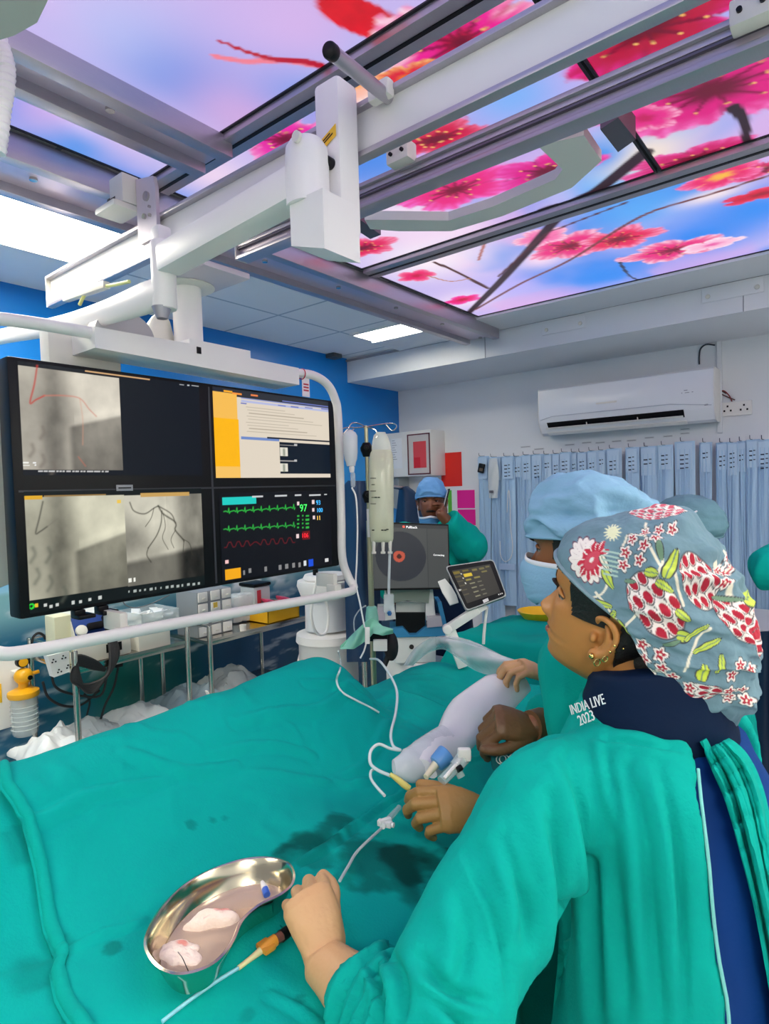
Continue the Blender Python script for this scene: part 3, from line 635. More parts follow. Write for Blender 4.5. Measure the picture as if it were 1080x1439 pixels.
def s3(C, P):
    C[:] = srgb(4, 16, 18)
    C = angio(C, P, [(34, 699), (176, 696), (177, 825), (42, 843)], (208, 205, 182), 3); C = angio(C, P, [(176, 695), (286, 694), (289, 809), (178, 824)], (214, 210, 192), 6, flip=True)
    C = vessel(C, P, [(60, 705), (55, 728), (50, 749), (56, 747), (66, 740)], .0024, (70, 68, 60)); C = vessel(C, P, [(66, 740), (82, 728)], .002, (120, 116, 104), .5)
    for pts, w in (([(229, 722), (232, 740), (228, 756), (236, 772)], .0014), ([(246, 745), (240, 758), (244, 770)], .0014), ([(216, 714), (212, 728), (204, 740)], .0014), ([(256, 757), (266, 764), (270, 780)], .0014), ([(182, 706), (188, 718), (203, 722), (216, 714), (222, 711)], .0022), ([(222, 711), (229, 722), (244, 732), (247, 738), (246, 745), (256, 757), (258, 760)], .0030), ([(227, 718), (226, 735), (220, 752), (208, 770)], .0022), ([(222, 711), (240, 722), (246, 735)], .0022), ([(208, 770), (206, 780), (212, 790)], .0018), ([(258, 760), (257, 775)], .0016)): C = vessel(C, P, pts, w, (52, 50, 38), .85)
    for x, y in ((68, 770), (70, 810), (52, 800), (90, 825), (46, 770)): C = vessel(C, P, [(x, y), (x+3, y+9), (x-3, y+20)], .006, (80, 86, 76), .5)
    C = rectp(C, P, 34, 697, 60, 702, (226, 172, 40)); C = rowp(C, P, 61, 696.5, 149, 2.2, (150, 120, 70)); C = rectp(C, P, 197, 693, 266, 696.5, (200, 160, 90)); C = rectp(C, P, 164, 702, 170, 707, (240, 200, 80))
    C = rectp(C, P, 180, 813, 185, 818, (245, 245, 235)); C = rectp(C, P, 187, 812, 190, 817, (245, 245, 235))
    for i in range(14): x = 180+i*7.5; C = rectp(C, P, x, 830-i*.9, x+random.choice((2, 3, 4)), 833-i*.9, (190, 200, 195), .8)
    for x, y in ((100, 845), (111, 844), (124, 841), (138, 838), (61, 849), (69, 850), (78, 848)): C = rectp(C, P, x, y, x+4.5, y+3.5, (215, 220, 215), .9)
    C = rectp(C, P, 49, 848, 53, 853, (230, 190, 40))
    d = np.abs(np.linalg.norm(P-YZ(44, 852), axis=1)-.006); C[d < .0022] = srgb(40, 220, 60)
    return C
def s2(C, P):
    C[:] = srgb(226, 214, 196)
    C = rowp(C, P, 296, 540, 480, 13, (44, 48, 56)); 
    C = rectp(C, P, 290, 548, 337, 680, (248, 190, 84)); C = rectp(C, P, 290, 586, 337.5, 656, (255, 184, 8)); C = rectp(C, P, 290, 563, 336, 566, (226, 140, 50)); C = rectp(C, P, 290, 577, 336, 580, (226, 140, 50)); C = rectp(C, P, 299, 655, 338, 672, (248, 196, 100))
    C = rectp(C, P, 298, 541, 312, 550, (34, 38, 50)); C = rectp(C, P, 314, 548, 326, 552, (255, 176, 30)); C = rectp(C, P, 326, 551, 339, 555, (250, 150, 60)); C = rectp(C, P, 352, 554, 362, 557.5, (240, 130, 70))
    C = rowp(C, P, 338, 558.5, 465, 1.6, (150, 158, 205)); C = rowp(C, P, 338, 562, 465, 3.0, (182, 188, 226)); C = rowp(C, P, 338, 566, 346, 1.6, (96, 110, 190)); C = rowp(C, P, 396, 563, 465, 1.2, (110, 120, 190))
    for i in range(9): C = rowp(C, P, 345+((i*7) % 5), 571+i*4.3, 400+((i*13) % 60), 1.3, (176, 164, 146), .85)
    for x in (374, 421, 446): C = rectp(C, P, x, 570, x+1.2, 616, (184, 174, 160), .7)
    for i, x in enumerate((390, 408, 428, 451)): C = rowp(C, P, x, 569+i*1.5, x+11, 1.6, (96, 110, 190), .8)
    C = rectp(C, P, 338, 613, 392, 620.5, (112, 140, 200)); C = rowp(C, P, 375, 614, 466, 2.2, (18, 26, 44))
    C = rectp(C, P, 392, 621, 464, 666, (6, 22, 38))
    for y in (629, 651): C = rectp(C, P, 393, y, 404, y+12, (228, 224, 210)); C = vessel(C, P, [(398.5, y+3), (398.8, y+10)], .006, (90, 110, 90)); C = rectp(C, P, 393, y-4, 417, y-2, (210, 205, 200), .6); C = rectp(C, P, 413, y-5, 417, y-2, (190, 190, 190))
    return C
def s4(C, P):
    C[:] = srgb(5, 8, 18)
    C = rectp(C, P, 312, 699, 360, 708, (30, 206, 196))
    for a, b, y in ((354, 369, 697), (386, 403, 696), (414, 423, 695), (434, 450, 695), (455, 459, 694)): C = rectp(C, P, a, y, b, y+1.6, (205, 208, 210))
    def wave(pts, col, w=.0013): return vessel(C, P, pts, w, col, 1.0)
    for base, col in (((719, 713), (46, 200, 70)), ((744, 738), (46, 190, 70))):
        pts = []
        for i in range(9):
            x = 314+i*11.4
            for dx, dy in ((0, 0), (3, -1), (4.5, 0), (6, 1), (7, -6), (8, 3), (9, 0)): pts.append((x+dx, base[0]+(base[1]-base[0])*(x-314)/100+dy*.8))
        d, t = seg_d(P, [YZ(*k) for k in pts]); C = C+(srgb(*col)-C)*np.exp(-(d/.0017)**2)[:, None]
    pts = [(315+i*3, 766-i*.22+(3.5 if i % 4 in (0, 1) else -3.5)*(0.35 if 12 < i < 17 else 1)) for i in range(34)]
    d, t = seg_d(P, [YZ(*k) for k in pts]); C = C+(srgb(110, 14, 26)-C)*np.exp(-(d/.0016)**2)[:, None]
    C = rectp(C, P, 316, 787.5, 321, 792, (250, 200, 200)); C = rectp(C, P, 316, 801, 338, 812, (244, 170, 20))
    for x, y in ((438, 703), (438, 714), (439, 724.5), (416, 751), (417, 705)): C = rectp(C, P, x, y, x+3.5, y+5, (240, 215, 215))
    for i in range(4):
        for x, w in ((417, 3), (424, 2), (429, 5)): C = rectp(C, P, x, 724+i*5.4, x+w, 726+i*5.4, (50, 190, 70), .9)
    C = rectp(C, P, 424, 747, 435, 757, (110, 8, 16))
    for x, y, w in ((341, 802, 3), (349, 799, 4), (371, 796.5, 4), (391, 794, 4), (400, 792.5, 5), (410, 791.5, 4), (419, 790.5, 3)): C = rectp(C, P, x, y, x+w, y+6, (150, 150, 150), .8)
    C = rectp(C, P, 426, 788, 430, 795, (220, 225, 230)); C = rectp(C, P, 433, 786.5, 440, 795, (24, 80, 220)); C = rectp(C, P, 456, 785, 461, 789, (220, 220, 220))
    return C
screen('screen', (24, 507, 284, 668), s1, 'upper left screen with grey angiogram'); 
screen('screen', (33, 691, 289, 856), s3, 'lower left screen with two grey angiograms')
screen('screen', (298, 543, 464, 671), s2, 'upper right screen with orange and cream tables')
o4 = screen('screen', (307, 693, 467, 815), s4, 'lower right black screen with green heart traces')
for s_, px, sz, c in (('97', (421, 719), .042, '#3ce05a'), ('93', (444, 709.5), .027, '#38a8e8'), ('100', (444.5, 720), .025, '#38a8e8'), ('11', (444.5, 731), .026, '#f0c050'), ('106', (423.5, 756), .026, '#e02030')):
    a = on(*px, 0, XM+.0026); text(s_, sz, a, (0, 1, 0), (0, 0, 1), 'reading', mat('glow_'+c[1:], c, emit=1.0), o4)
# ================================================================== left wall: trolleys and what stands on them
def yz(px, X): q_ = on(px[0], px[1], 0, X); return q_[1], q_[2]
def trolley(xf, xb, y0, y1, zs, zl, label):
    t = thing('steel_trolley', ((xf+xb)/2, (y0+y1)/2, 0), label, 'trolley', 'stainless steel trolleys along the sea mural')
    for x in (xf, xb):
        for y in (y0, y1):
            mb = MB(); mb.cyl((x, y, .03), (x, y, zs+.085), .0135, n=14, bev=.003); p = mb.build('post', m_steel, t)
            mb = MB(); mb.ball((x, y, .03), (.028, .018, .028), 12, 8); mb.build('castor', m_black, p)
    for nm, z in (('top_shelf', zs), ('lower_shelf', zl)):
        mb = MB(); mb.box((xb, y0, z-.022), (xf+.002, y1, z), .003); mb.box((xf-.004, y0, z-.002), (xf+.002, y1, z+.012)); mb.build(nm, m_steel, t)
    mb = MB()
    mb.tube([(xb, y0, zs+.08), (xb, y1, zs+.08)], .006, 8); mb.tube([(xf, y0, zs+.08), (xb, y0, zs+.08)], .006, 8); mb.tube([(xf, y1, zs+.08), (xb, y1, zs+.08)], .006, 8); mb.build('guard_rail', m_steel, t)
    return t
ZT1, ZT2, ZL = .925, .90, .50
trolley(-2.75, -3.22, 1.222, 1.79, ZT1, ZL, 'stainless steel trolley holding the blue defibrillator, nearer one at left')
trolley(-2.75, -3.22, 1.925, 2.66, ZT2, ZL, 'stainless steel trolley holding the drawer organiser and yellow tray')
m_blue = mat('dark_blue_panel', '#1c3f86', .4, var=.05); m_clear = mat('clear_plastic', '#e8f2f4', .12, alpha=.32, var=.02); m_milky = mat('milky_plastic_bag', '#e6ecee', .22, alpha=.72, bump=.3, bscale=18)
def bx(p, q, X, d, mb=None, bev=.004, z0=None, z1=None):
    """box whose front face lies on plane x=X between two picture corners, d deep"""
    a, b = yz(p, X), yz(q, X); mb = mb or MB(); lo = min(a[1], b[1]) if z0 is None else z0; hi = max(a[1], b[1]) if z1 is None else z1
    mb.box((X-d, min(a[0], b[0]), lo), (X, max(a[0], b[0]), hi), bev); return mb
# defibrillator
y0 = yz((105, 890), -2.80)[0]; y1 = yz((178, 880), -2.80)[0]
df = thing('defibrillator', (-2.92, (y0+y1)/2, ZT1), 'cream and blue defibrillator with a big dial, coiled black paddle cables', 'defibrillator')
mb = MB(); mb.box((-3.05, y0, ZT1+.001), (-2.80, y1+.02, ZT1+.10), .012); mb.build('case', m_offw, df)
mb = MB(); mb.prism([(-2.802, y0+.01, ZT1+.095), (-2.87, y0+.01, ZT1+.215), (-3.03, y0+.01, ZT1+.215), (-3.03, y0+.01, ZT1+.095)], (0, y1-y0-.02, 0)); mb.build('upper_case', m_offw, df)
sl = np.array((-.068, 0, .12)); sl /= np.linalg.norm(sl); nr = np.cross((0, 1, 0), sl); nr = nr if nr[0] > 0 else -nr
fc = np.array((-2.836, (y0+y1)/2, ZT1+.155))
mb = MB(); mb.obox(fc+nr*.004, (0, 1, 0), sl, nr, ((y1-y0)/2-.012, .062, .004), .003); bf = mb.build('control_panel', m_blue, df)
mb = MB(); k = fc+np.array((0, -.085, 0))-sl*.01; mb.cyl(k+nr*.008, k+nr*.026, .026, n=24, bev=.004); mb.build('dial', m_offw, bf)
mb = MB()
for i in range(3):
    for j in range(2): k = fc+np.array((0, .085+.025*j, 0))+sl*(-.03+.03*i); mb.obox(k+nr*.0095, (0, 1, 0), sl, nr, (.009, .008, .002), .001)
mb.build('button', mat('pale_blue_button', '#5c86c4', .5), bf)
mb = MB(); mb.obox(fc+np.array((0, -.02, 0))+sl*.0+nr*.02, (0, 1, 0), sl, nr, (.035, .016, .012), .006); mb.obox(fc+np.array((0, .035, 0))+nr*.022, (0, 1, .3), sl, nr, (.014, .045, .012), .006); mb.build('paddle', m_black, df)
mb = MB(); mb.box((-2.8005, y0+.14, ZT1+.03), (-2.797, y1-.03, ZT1+.07), .001); mb.build('drive_slot', m_black, df)
cbl = MB(); rnd = random.Random(3)
for j in range(6):
    o_ = j*.007; cbl.tube(cr([fc+np.array((.03, .03, .0)), (-2.74, y0+.13+o_, ZT1+.03), (-2.72, y0+.10-o_, ZT1-.05-o_), (-2.73, y0+.02, ZT1-.075-o_), (-2.73, y0-.05+o_, ZT1-.04-o_*.5), (-2.75, y0-.02, ZT1+.02+o_), (-2.745, y0+.05, ZT1-.01+o_), (-2.74, y0+.10, ZT1-.03)], 6), .009, 8)
cbl.build('coiled_cable', m_rub, df)
# things on the trolleys
cream = bx((76, 868), (103, 912), -2.86, .10, z0=ZT1+.001); tag(cream.build('cream_box', mat('cream_card', '#dcd9b8', .7)), 'cream upright box left of the defibrillator, under the monitor corner', 'box')
t = bx((194, 887), (240, 911), -2.79, .22, z0=ZT1+.001); tag(t.build('document_tray', m_offw), 'flat white stacked trays right of the defibrillator', 'tray', None)
mb = MB(); q0 = yz((186, 862), -2.85); q1 = yz((248, 884), -2.85); zb = ZT1+.001+ (t.verts()[:, 2].max()-ZT1)
tb = thing('storage_tub', (-2.93, q0[0], zb), 'clear plastic tub of white packets, right of the blue control panel', 'tub')
lo = (-3.05, q0[0]+.03, zb+.002); hi = (-2.82, q1[0], q0[1]-.01)
for a, b in (((lo[0], lo[1], lo[2]), (hi[0], hi[1], lo[2]+.004)), ((lo[0], lo[1], lo[2]), (lo[0]+.003, hi[1], hi[2])), ((hi[0]-.003, lo[1], lo[2]), (hi[0], hi[1], hi[2])), ((lo[0], lo[1], lo[2]), (hi[0], lo[1]+.003, hi[2])), ((lo[0], hi[1]-.003, lo[2]), (hi[0], hi[1], hi[2]))): mb.box(a, b)
mb.build('tub_wall', m_clear, tb)
mb = MB(); rnd = random.Random(5)
for i in range(26):
    c = np.array((rnd.uniform(lo[0]+.03, hi[0]-.03), rnd.uniform(lo[1]+.03, hi[1]-.03), rnd.uniform(lo[2]+.02, hi[2]-.01))); a_ = rnd.uniform(0, 3); mb.obox(c, (math.cos(a_), math.sin(a_), .2), (-math.sin(a_), math.cos(a_), .1), (0, -.2, 1), (.03, .022, .006), .003)
o = mb.build('white_packets', mat('white_wrapper', '#eef0ee', .4), tb); o['kind'] = 'stuff'
# drawer organiser
X = -2.86; a = yz((253, 837), X); b = yz((326, 872), X); zt = a[1]; zb = ZT1+.001
og = thing('drawer_organiser', (X-.12, a[0], ZT2), 'grey drawer organiser with three columns of small white drawers', 'organiser')
ya, yb = 1.93, b[0]; zb = ZT2+.001
mb = MB(); mb.box((X-.2, ya, zb), (X, yb, zt), .004); mb.build('cabinet', mat('grey_cabinet', '#8f9498', .5), og)
for ci in range(3):
    for ri in range(4):
        w = (yb-ya)/3; hgt = (zt-zb)/4; yy = ya+ci*w+(.012 if ci else .006); z_ = zb+ri*hgt+.006
        mb = MB(); mb.box((X-.02, yy, z_), (X+.006, yy+w-.016, z_+hgt-.010), .003); d_ = mb.build('drawer', m_white, og)
        mb = MB(); mb.box((X+.0055, yy+w*.3, z_+hgt*.25), (X+.012, yy+w*.55, z_+hgt*.34), .001); mb.build('drawer_pull', m_offw, d_)
        if (ci, ri) == (1, 2): lb = MB(); lb.box((X+.006, yy+.012, z_+.02), (X+.0066, yy+.04, z_+.05)); k_ = lb.build('yellow_label', mat('yellow_label', '#d8b84a', .6), d_)
# clear jar with black lid, packs, small cup
X = -2.95; a = yz((357, 826), X); b = yz((381, 866), X)
jr = thing('storage_jar', (X-.07, (a[0]+b[0])/2, ZT2), 'clear square jar with a black lid and red stripe', 'jar')
mb = MB(); mb.box((X-.14, a[0], ZT2+.001), (X, b[0], a[1]), .012); mb.build('jar_body', mat('frosted_plastic', '#d4dcde', .3, alpha=.75), jr)
mb = MB(); mb.box((X-.145, a[0]-.005, a[1]), (X+.005, b[0]+.005, a[1]+.022), .008); mb.build('lid', m_black, jr)
mb = MB(); mb.box((X+.0005, a[0]+.02, ZT2+.04), (X+.002, a[0]+.05, a[1]-.02)); o = mb.build('label_stripe', mat('red_label', '#c23a44', .5), jr)
mb = MB(); rnd = random.Random(9); c0 = on(343, 845, 0, -2.98)
for i in range(4):
    c = np.array((-3.02, c0[1]-.05+.03*i, ZT2+.085+.01*(i % 2))); mb.obox(c, (.2, 1, rnd.uniform(-.15, .15)), (1, 0, 0), (0, .1, 1), (.035, .05, .08), .02)
tag(mb.build('packet_bundle', m_milky), 'bundle of crumpled clear packets beside the black-lidded jar', 'packets')
mb = MB(); c = on(341, 878, 0, -2.80); mb.lathe((c[0], c[1], ZT2+.001), [(0, 0), (.017, 0), (.019, .035), (.017, .035), (.016, .003)], 16); tag(mb.build('cup', m_white), 'tiny white cup alone on the steel shelf, in front of the jar', 'cup')
# yellow tray with pink packets
X = -2.80; a = yz((376, 856), X); b = yz((421, 876), X); y0, y1 = a[0], b[0]; zt = ZT2+.09
yt = MB()
w = .004
for lo_, hi_ in (((X-.2, y0, ZT2+.001), (X, y1, ZT2+.006)), ((X-w, y0, ZT2+.001), (X, y1, zt)), ((X-.2, y0, ZT2+.001), (X-.2+w, y1, zt)), ((X-.2, y0, ZT2+.001), (X, y0+w, zt)), ((X-.2, y1-w, ZT2+.001), (X, y1, zt))): yt.box(lo_, hi_)
yt.box((X-.002, y0-.004, zt-.010), (X+.005, y1+.004, zt), .002)
tag(yt.build('yellow_tray', mat('yellow_plastic', '#e9b21c', .4)), 'yellow plastic tray at the right end of the steel shelf', 'tray')
for i in range(4):
    mb = MB(); c = np.array((X-.06-.035*(i % 2), y0+.04+.058*i, zt+.012+.012*(i % 2))); mb.obox(c, (.3, 1, .25*(-1)**i), (1, -.3, 0), (0, -.2, 1), (.035, .05, .012), .008); o = mb.build('pink_packet', mat('pink_wrapper', '#d2486e', .45))
    tag(o, ('pink wrapped packet at the left end of the yellow tray', 'pink wrapped packet second from left in the yellow tray', 'pink wrapped packet third from left in the yellow tray', 'pink wrapped packet at the right end of the yellow tray')[i], 'packet', 'pink packets in the yellow tray')
# socket strip hung on the left trolley, black plugs and leads
so = thing('socket_box', (-2.72, 1.23, .78), 'white four-way socket box hung tilted on the steel trolley', 'socket box')
P_ = [on(x, y, 0, -2.72) for x, y in ((67, 922), (97, 914), (98, 944), (76, 952))]
mb = MB(); mb.prism(P_, (-.045, 0, 0)); mb.build('box', m_white, so)
mb = MB(); c = (P_[0]+P_[1]+P_[2]+P_[3])/4; u_ = (P_[1]-P_[0])/np.linalg.norm(P_[1]-P_[0]); v_ = (P_[0]-P_[3])/np.linalg.norm(P_[0]-P_[3])
for du, dv in ((-.022, .02), (.02, .025), (-.012, -.03), (.028, -.022)):
    for k in ((0, .007), (-.007, -.004), (.007, -.004)): q_ = c+u_*(du+k[0])+v_*(dv+k[1]); mb.box(q_-np.array((0, .003, .003))+(.0005, 0, 0), q_+np.array((.002, .003, .003)))
mb.build('socket_hole', m_black, so)
def lead(px, X, r, label, m=m_rub, name='cable'):
    mb = MB(); mb.tube(cr([on(x, y, 0, X) for x, y in px], 6), r, 8); return tag(mb.build(name, m), label, 'cable')
lead([(72, 945), (78, 965), (100, 975), (140, 978), (150, 950), (152, 935)], -2.95, .006, 'black lead sagging from the white socket box to the trolley edge')
lead([(60, 958), (68, 980), (90, 992), (115, 990), (140, 970)], -3.0, .006, 'black lead looping lowest behind the front trolley post')
lead([(166, 938), (160, 965), (148, 990), (140, 1015)], -3.0, .006, 'black lead hanging from the plug on the sea mural')
lead([(118, 975), (126, 985), (122, 1005), (119, 1020)], -3.05, .005, 'thin black lead falling onto the plastic bags')
lead([(44, 915), (46, 897), (53, 890), (60, 892), (64, 898)], -3.05, .006, 'black hose arching over the yellow regulator')
lead([(170, 838), (176, 850), (190, 854), (208, 850), (226, 842), (238, 836)], -2.85, .003, 'thin grey lead curving below the monitor, over the tub', mat('grey_lead', '#6d7276', .5))
pg = MB(); c = on(166, 933, 0, -3.0); pg.obox(c, (0, 1, 0), (0, 0, 1), (1, 0, 0), (.02, .016, .014), .006); tag(pg.build('plug', m_black), 'black plug stuck to the mural below the trolley shelf', 'plug')
# gas panel and suction jar on the wall
gp = thing('wall_gas_panel', (XL+.03, 1.1, .9), 'white wall panel at the left edge with a yellow mark', 'wall panel')
a, b = yz((0, 935), XL+.03), yz((41, 1015), XL+.03); mb = MB(); mb.box((XL+.001, .78, b[1]), (XL+.03, b[0], a[1]+.02), .01); mb.build('plate', m_white, gp)
a, b = yz((0, 961), XL+.032), yz((3, 987), XL+.032); mb = MB(); mb.box((XL+.0305, a[0]-.04, b[1]), (XL+.034, b[0], a[1]), .001); mb.build('yellow_mark', mat('yellow_sticker'), gp)
m_yel = mat('yellow_regulator', '#f0ae18', .35)
sj = thing('suction_jar', (XL+.12, 1.28, .6), 'wall suction jar with yellow lid, round gauge and clear bottle', 'suction jar')
X = XL+.13; G0 = on(31, 930, 0, X); G1 = on(33, 950, 0, X); G2 = on(33, 972, 0, X); G3 = on(34, 1026, 0, X)
mb = MB(); mb.cyl(G0+(-.02, 0, 0), G0+(.016, 0, 0), .027, n=24, bev=.004); g_ = mb.build('gauge', m_black, sj)
mb = MB(); mb.cyl(G0+(.0162, 0, 0), G0+(.0175, 0, 0), .021, n=24); mb.build('gauge_face', m_yel, g_)
mb = MB(); mb.ball(G1, (.042, .042, .040)); mb.cyl(G1, G2+(0, 0, .01), .022); mb.cyl(G1, G1+(0, .07, .005), .009); mb.build('regulator', m_yel, sj)
mb = MB(); mb.cyl(G1+(.034, .012, -.004), G1+(.046, .014, -.004), .011); mb.build('regulator_knob', m_black, sj)
mb = MB(); mb.lathe(G2, [(0, .02), (.035, .02), (.05, .012), (.068, .004), (.070, -.012), (.066, -.022), (0, -.022)], 32); mb.build('lid', m_yel, sj)
mb = MB(); mb.lathe((G2[0], G2[1], G3[2]-.02), [(0, .0), (.05, 0), (.056, .01), (.060, G2[2]-.02-G3[2]+.015), (.056, G2[2]-.02-G3[2]+.015), (.052, .014), (0, .012)], 32); mb.build('bottle', m_clear, sj)
mb = MB()
for k in range(6): mb.lathe((G2[0], G2[1], G3[2]+.01+.022*k), [(.0575, 0), (.0615, .003), (.0575, .006)], 28)
mb.build('bottle_rib', m_clear, sj)
mb = MB(); mb.cyl(G2+(0, 0, -.022), G2+(0, 0, -.07), .012); mb.build('float_valve', m_yel, sj)
mb = MB(); mb.box((XL+.001, G1[1]-.02, G1[2]-.015), (X-.03, G1[1]+.02, G1[2]+.015), .004); mb.build('wall_mount', m_offw, sj)
# plastic bags on the lower shelves
def bag(px, X, amp, label, seed, m=m_milky, ln=.25, wd=.2):
    c = on(*px, 0, X); n = 26; V = []
    for i in range(n):
        for j in range(n):
            u, v = i/(n-1)*2-1, j/(n-1)*2-1; V.append((u, v))
    V = np.array(V); r = np.maximum(np.abs(V[:, 0]), np.abs(V[:, 1])); h = (1-r**2.2)*amp
    N1 = fbm(P3(V[:, 0]*2.2, V[:, 1]*2.2, seed), 4, seed)-.5; N2 = fbm(P3(V[:, 0]*2, V[:, 1]*2, seed+5), 3, seed+4)-.5
    rid = np.abs(fbm(P3(V[:, 0]*3.3, V[:, 1]*3.3, seed+9), 3, seed)-.5)
    W = np.stack([c[0]-.14+V[:, 1]*wd*(1+N2*.35), c[1]+V[:, 0]*ln*(1+N1*.35), ZL+.012+h*(.8+N1*.9)-rid*amp*.35*(1-r**3)+amp*.02], 1); W[:, 2] = np.maximum(W[:, 2], ZL+.004+.002*r)
    B_ = W.copy(); B_[:, 2] = ZL+.003
    mb = MB(); mb.add(np.concatenate([W, B_]), [])
    F = []
    for i in range(n-1):
        for j in range(n-1): f = (i*n+j, (i+1)*n+j, (i+1)*n+j+1, i*n+j+1); F.append(f); F.append(tuple(k+n*n for k in f[::-1]))
    for i in range(n-1):
        for (p, q) in ((i, i+1), ((n-1)*n+i+1, (n-1)*n+i)): F.append((p, q, q+n*n, p+n*n))
        for (p, q) in (((i+1)*n, i*n), (i*n+n-1, (i+1)*n+n-1)): F.append((p, q, q+n*n, p+n*n))
    mb.F += F; mb.MI += [0]*len(F)
    return tag(mb.build('plastic_bag', m, smooth=30), label, 'plastic bag', 'plastic bags on the lower trolley shelves')
m_bagw = mat('white_plastic_bag', '#eceff0', .3, bump=.2, bscale=20); m_bagb = mat('blue_grey_plastic', '#a9bcc6', .2, alpha=.85, bump=.3, bscale=15)
bag((95, 1040), -2.80, .13, 'white plastic bag behind the two left trolley posts', 2, m_bagw, .13, .17)
bag((150, 1030), -2.86, .10, 'clear crumpled bag of tubing between the white bags', 3, m_milky, .12, .17)
bag((215, 1018), -2.83, .12, 'large white crumpled plastic bag at the right of the nearer trolley', 8, m_bagw, .17, .18)
bag((285, 985), -2.84, .13, 'blue-grey clear plastic pack on the farther trolley', 11, m_bagb, .19, .18)
bag((345, 962), -2.88, .15, 'clear plastic sheet bundle at the far end of the lower shelf', 14, m_milky, .17, .17)
wt = MB(); a = on(292, 975, 0, -2.70); b = on(300, 992, 0, -2.70); wt.obox((a+b)/2, b-a, (1, 0, 0), np.cross(b-a, (1, 0, 0)), (np.linalg.norm(b-a)/2+.02, .012, .004), .003); tag(wt.build('plastic_tag', m_white), 'small white plastic strip stuck to the trolley post by the green drape', 'tag')
# white cloth hanging from the tube frame end
cl = MB(); nu, nv = 30, 24; V = []
top = on(430, 862, 0, -2.60); bl = on(407, 960, 0, -2.60); brr = on(458, 940, 0, -2.60)
for i in range(nu):
    t_ = i/(nu-1); L0 = top+(bl-top)*t_; R0 = top+(brr-top)*t_+(0, .02*(1-t_), 0)
    for j in range(nv):
        s_ = j/(nv-1); p = L0+(R0-L0)*s_; p = p+np.array((.03*math.sin(s_*9+.5)*t_**.7+.02*(1-t_), 0, 0)); V.append(p)
cl.sheet(V, nu, nv, .004); hc = tag(cl.build('hanging_cloth', mat('white_cotton', '#e9e6e6', .9, bump=.1)), 'white cloth hanging in a point from the shelf end, left of the white machine', 'cloth')
# white floor machine with round top behind the tube frame
wm = thing('injector_stand', (-2.35, 2.75, 0), 'white round-topped machine on a pedestal behind the end of the tube frame', 'machine')
c1 = on(463, 800, 0, -2.35); cxy = np.array((c1[0]-.03, c1[1], 0))
def zat(px, py): return on(px, py, 0, -2.35)[2]
mb = MB(); mb.lathe(cxy, [(0, zat(463, 832)-.03), (.14, zat(463, 832)-.03), (.165, zat(463, 822)), (.16, zat(463, 815)), (0, zat(463, 815))], 40); mb.lathe(cxy, [(0, zat(463, 815)), (.12, zat(463, 815)), (.13, zat(463, 812)), (.12, zat(463, 807)), (0, zat(463, 806))], 40); mb.build('round_top', m_white, wm)
mb = MB(); mb.lathe(cxy, [(0, zat(463, 884)), (.125, zat(463, 884)), (.122, zat(463, 835)), (0, zat(463, 835))], 36); mb.build('upper_body', mat('machine_white', '#dfe1e3', .45), wm)
mb = MB(); mb.lathe(cxy, [(0, .02), (.18, .02), (.18, .1), (.165, .15), (.165, zat(463, 905)), (.18, zat(463, 900)), (.175, zat(463, 890)), (0, zat(463, 883))], 40); mb.build('lower_body', m_white, wm)
mb = MB(); k = on(462, 838, 0, -2.235); mb.prism([k+np.array((0, -.02, .02)), k+np.array((0, .02, .02)), k+np.array((0, .016, -.004)), k+np.array((0, 0, -.022)), k+np.array((0, -.016, -.004))], (.006, 0, 0)); mb.build('blue_badge', mat('badge_blue', '#2f86b8', .4), wm)
mb = MB(); mb.tube(cr([on(x, y, 0, -2.16) for x, y in ((445, 815), (440, 838), (437, 862), (441, 883), (449, 892), (458, 888), (461, 870), (459, 850), (452, 838))], 6), .007, 8); mb.build('white_hose', m_white, wm)
mb = MB(); k = on(443, 805, 0, -2.25); mb.cyl(k+(0, 0, -.012), k+(0, 0, .035), .014, n=16, bev=.003); mb.build('knob', m_black, wm)
mb = MB(); k = on(500, 806, 0, -2.3); mb.cyl(k, k+(-.02, .16, .01), .011, n=10); mb.cyl(k+(0, 0, -.05), k+(-.02, .16, -.035), .009, n=10); mb.build('side_handle', m_white, wm)
# pale housing behind the left edge of the monitor, corrugated hose and lamp body at the upper left
mb = MB(); a, b = yz((-40, 500), -1.92), yz((19, 826), -1.92); mb.box((-1.99, a[0], b[1]), (-1.92, b[0], 2.08), .03); tag(mb.build('equipment_housing', mat('pale_grey_housing', '#dfe3da', .4)), 'pale rounded equipment housing behind the left edge of the monitor', 'housing')
hs = MB(); pts = cr([dep(x, y, 1.12) for x, y in ((-10, 30), (4, 70), (10, 95), (9, 125), (4, 155), (1, 185), (-3, 215))], 10); rr = [.0135*(1+.09*math.sin(i*2.3)) for i in range(len(pts))]; hs.tube(pts, rr, 16); hz = tag(hs.build('corrugated_hose', m_white), 'white corrugated hose hanging down the left edge', 'hose')
lh = MB(); P_ = [on(x, y, 2, 2.44) for x, y in ((-60, -60), (82, -30), (52, 32), (20, 50), (0, 56), (-60, 60))]; lh.prism(P_, (0, 0, .12)); tag(lh.build('lamp_housing', mat('grey_lamp_housing', '#b9bbb2', .5)), 'grey lamp housing cut off by the upper left corner', 'lamp housing')
bz = MB(); a = on(463, 500, 0, XL); bz.box((XL+.001, a[1]-.05, ZC-.035), (XL+.09, a[1]+.05, ZC-.0005), .008); tag(bz.build('ceiling_sensor', mat('dark_sensor', '#4d5358', .4)), 'small dark sensor box under the ceiling tiles by the blue wall', 'sensor')
# ================================================================== between the table and the back wall
D1 = 2.60
def dp(x, y, d=0.0): return dep(x, y, D1+d)
HR = np.array((cy_, sy_, 0.0)); HFW = np.array((-sy_, cy_, 0.0)); ZU = np.array((0, 0, 1.0))
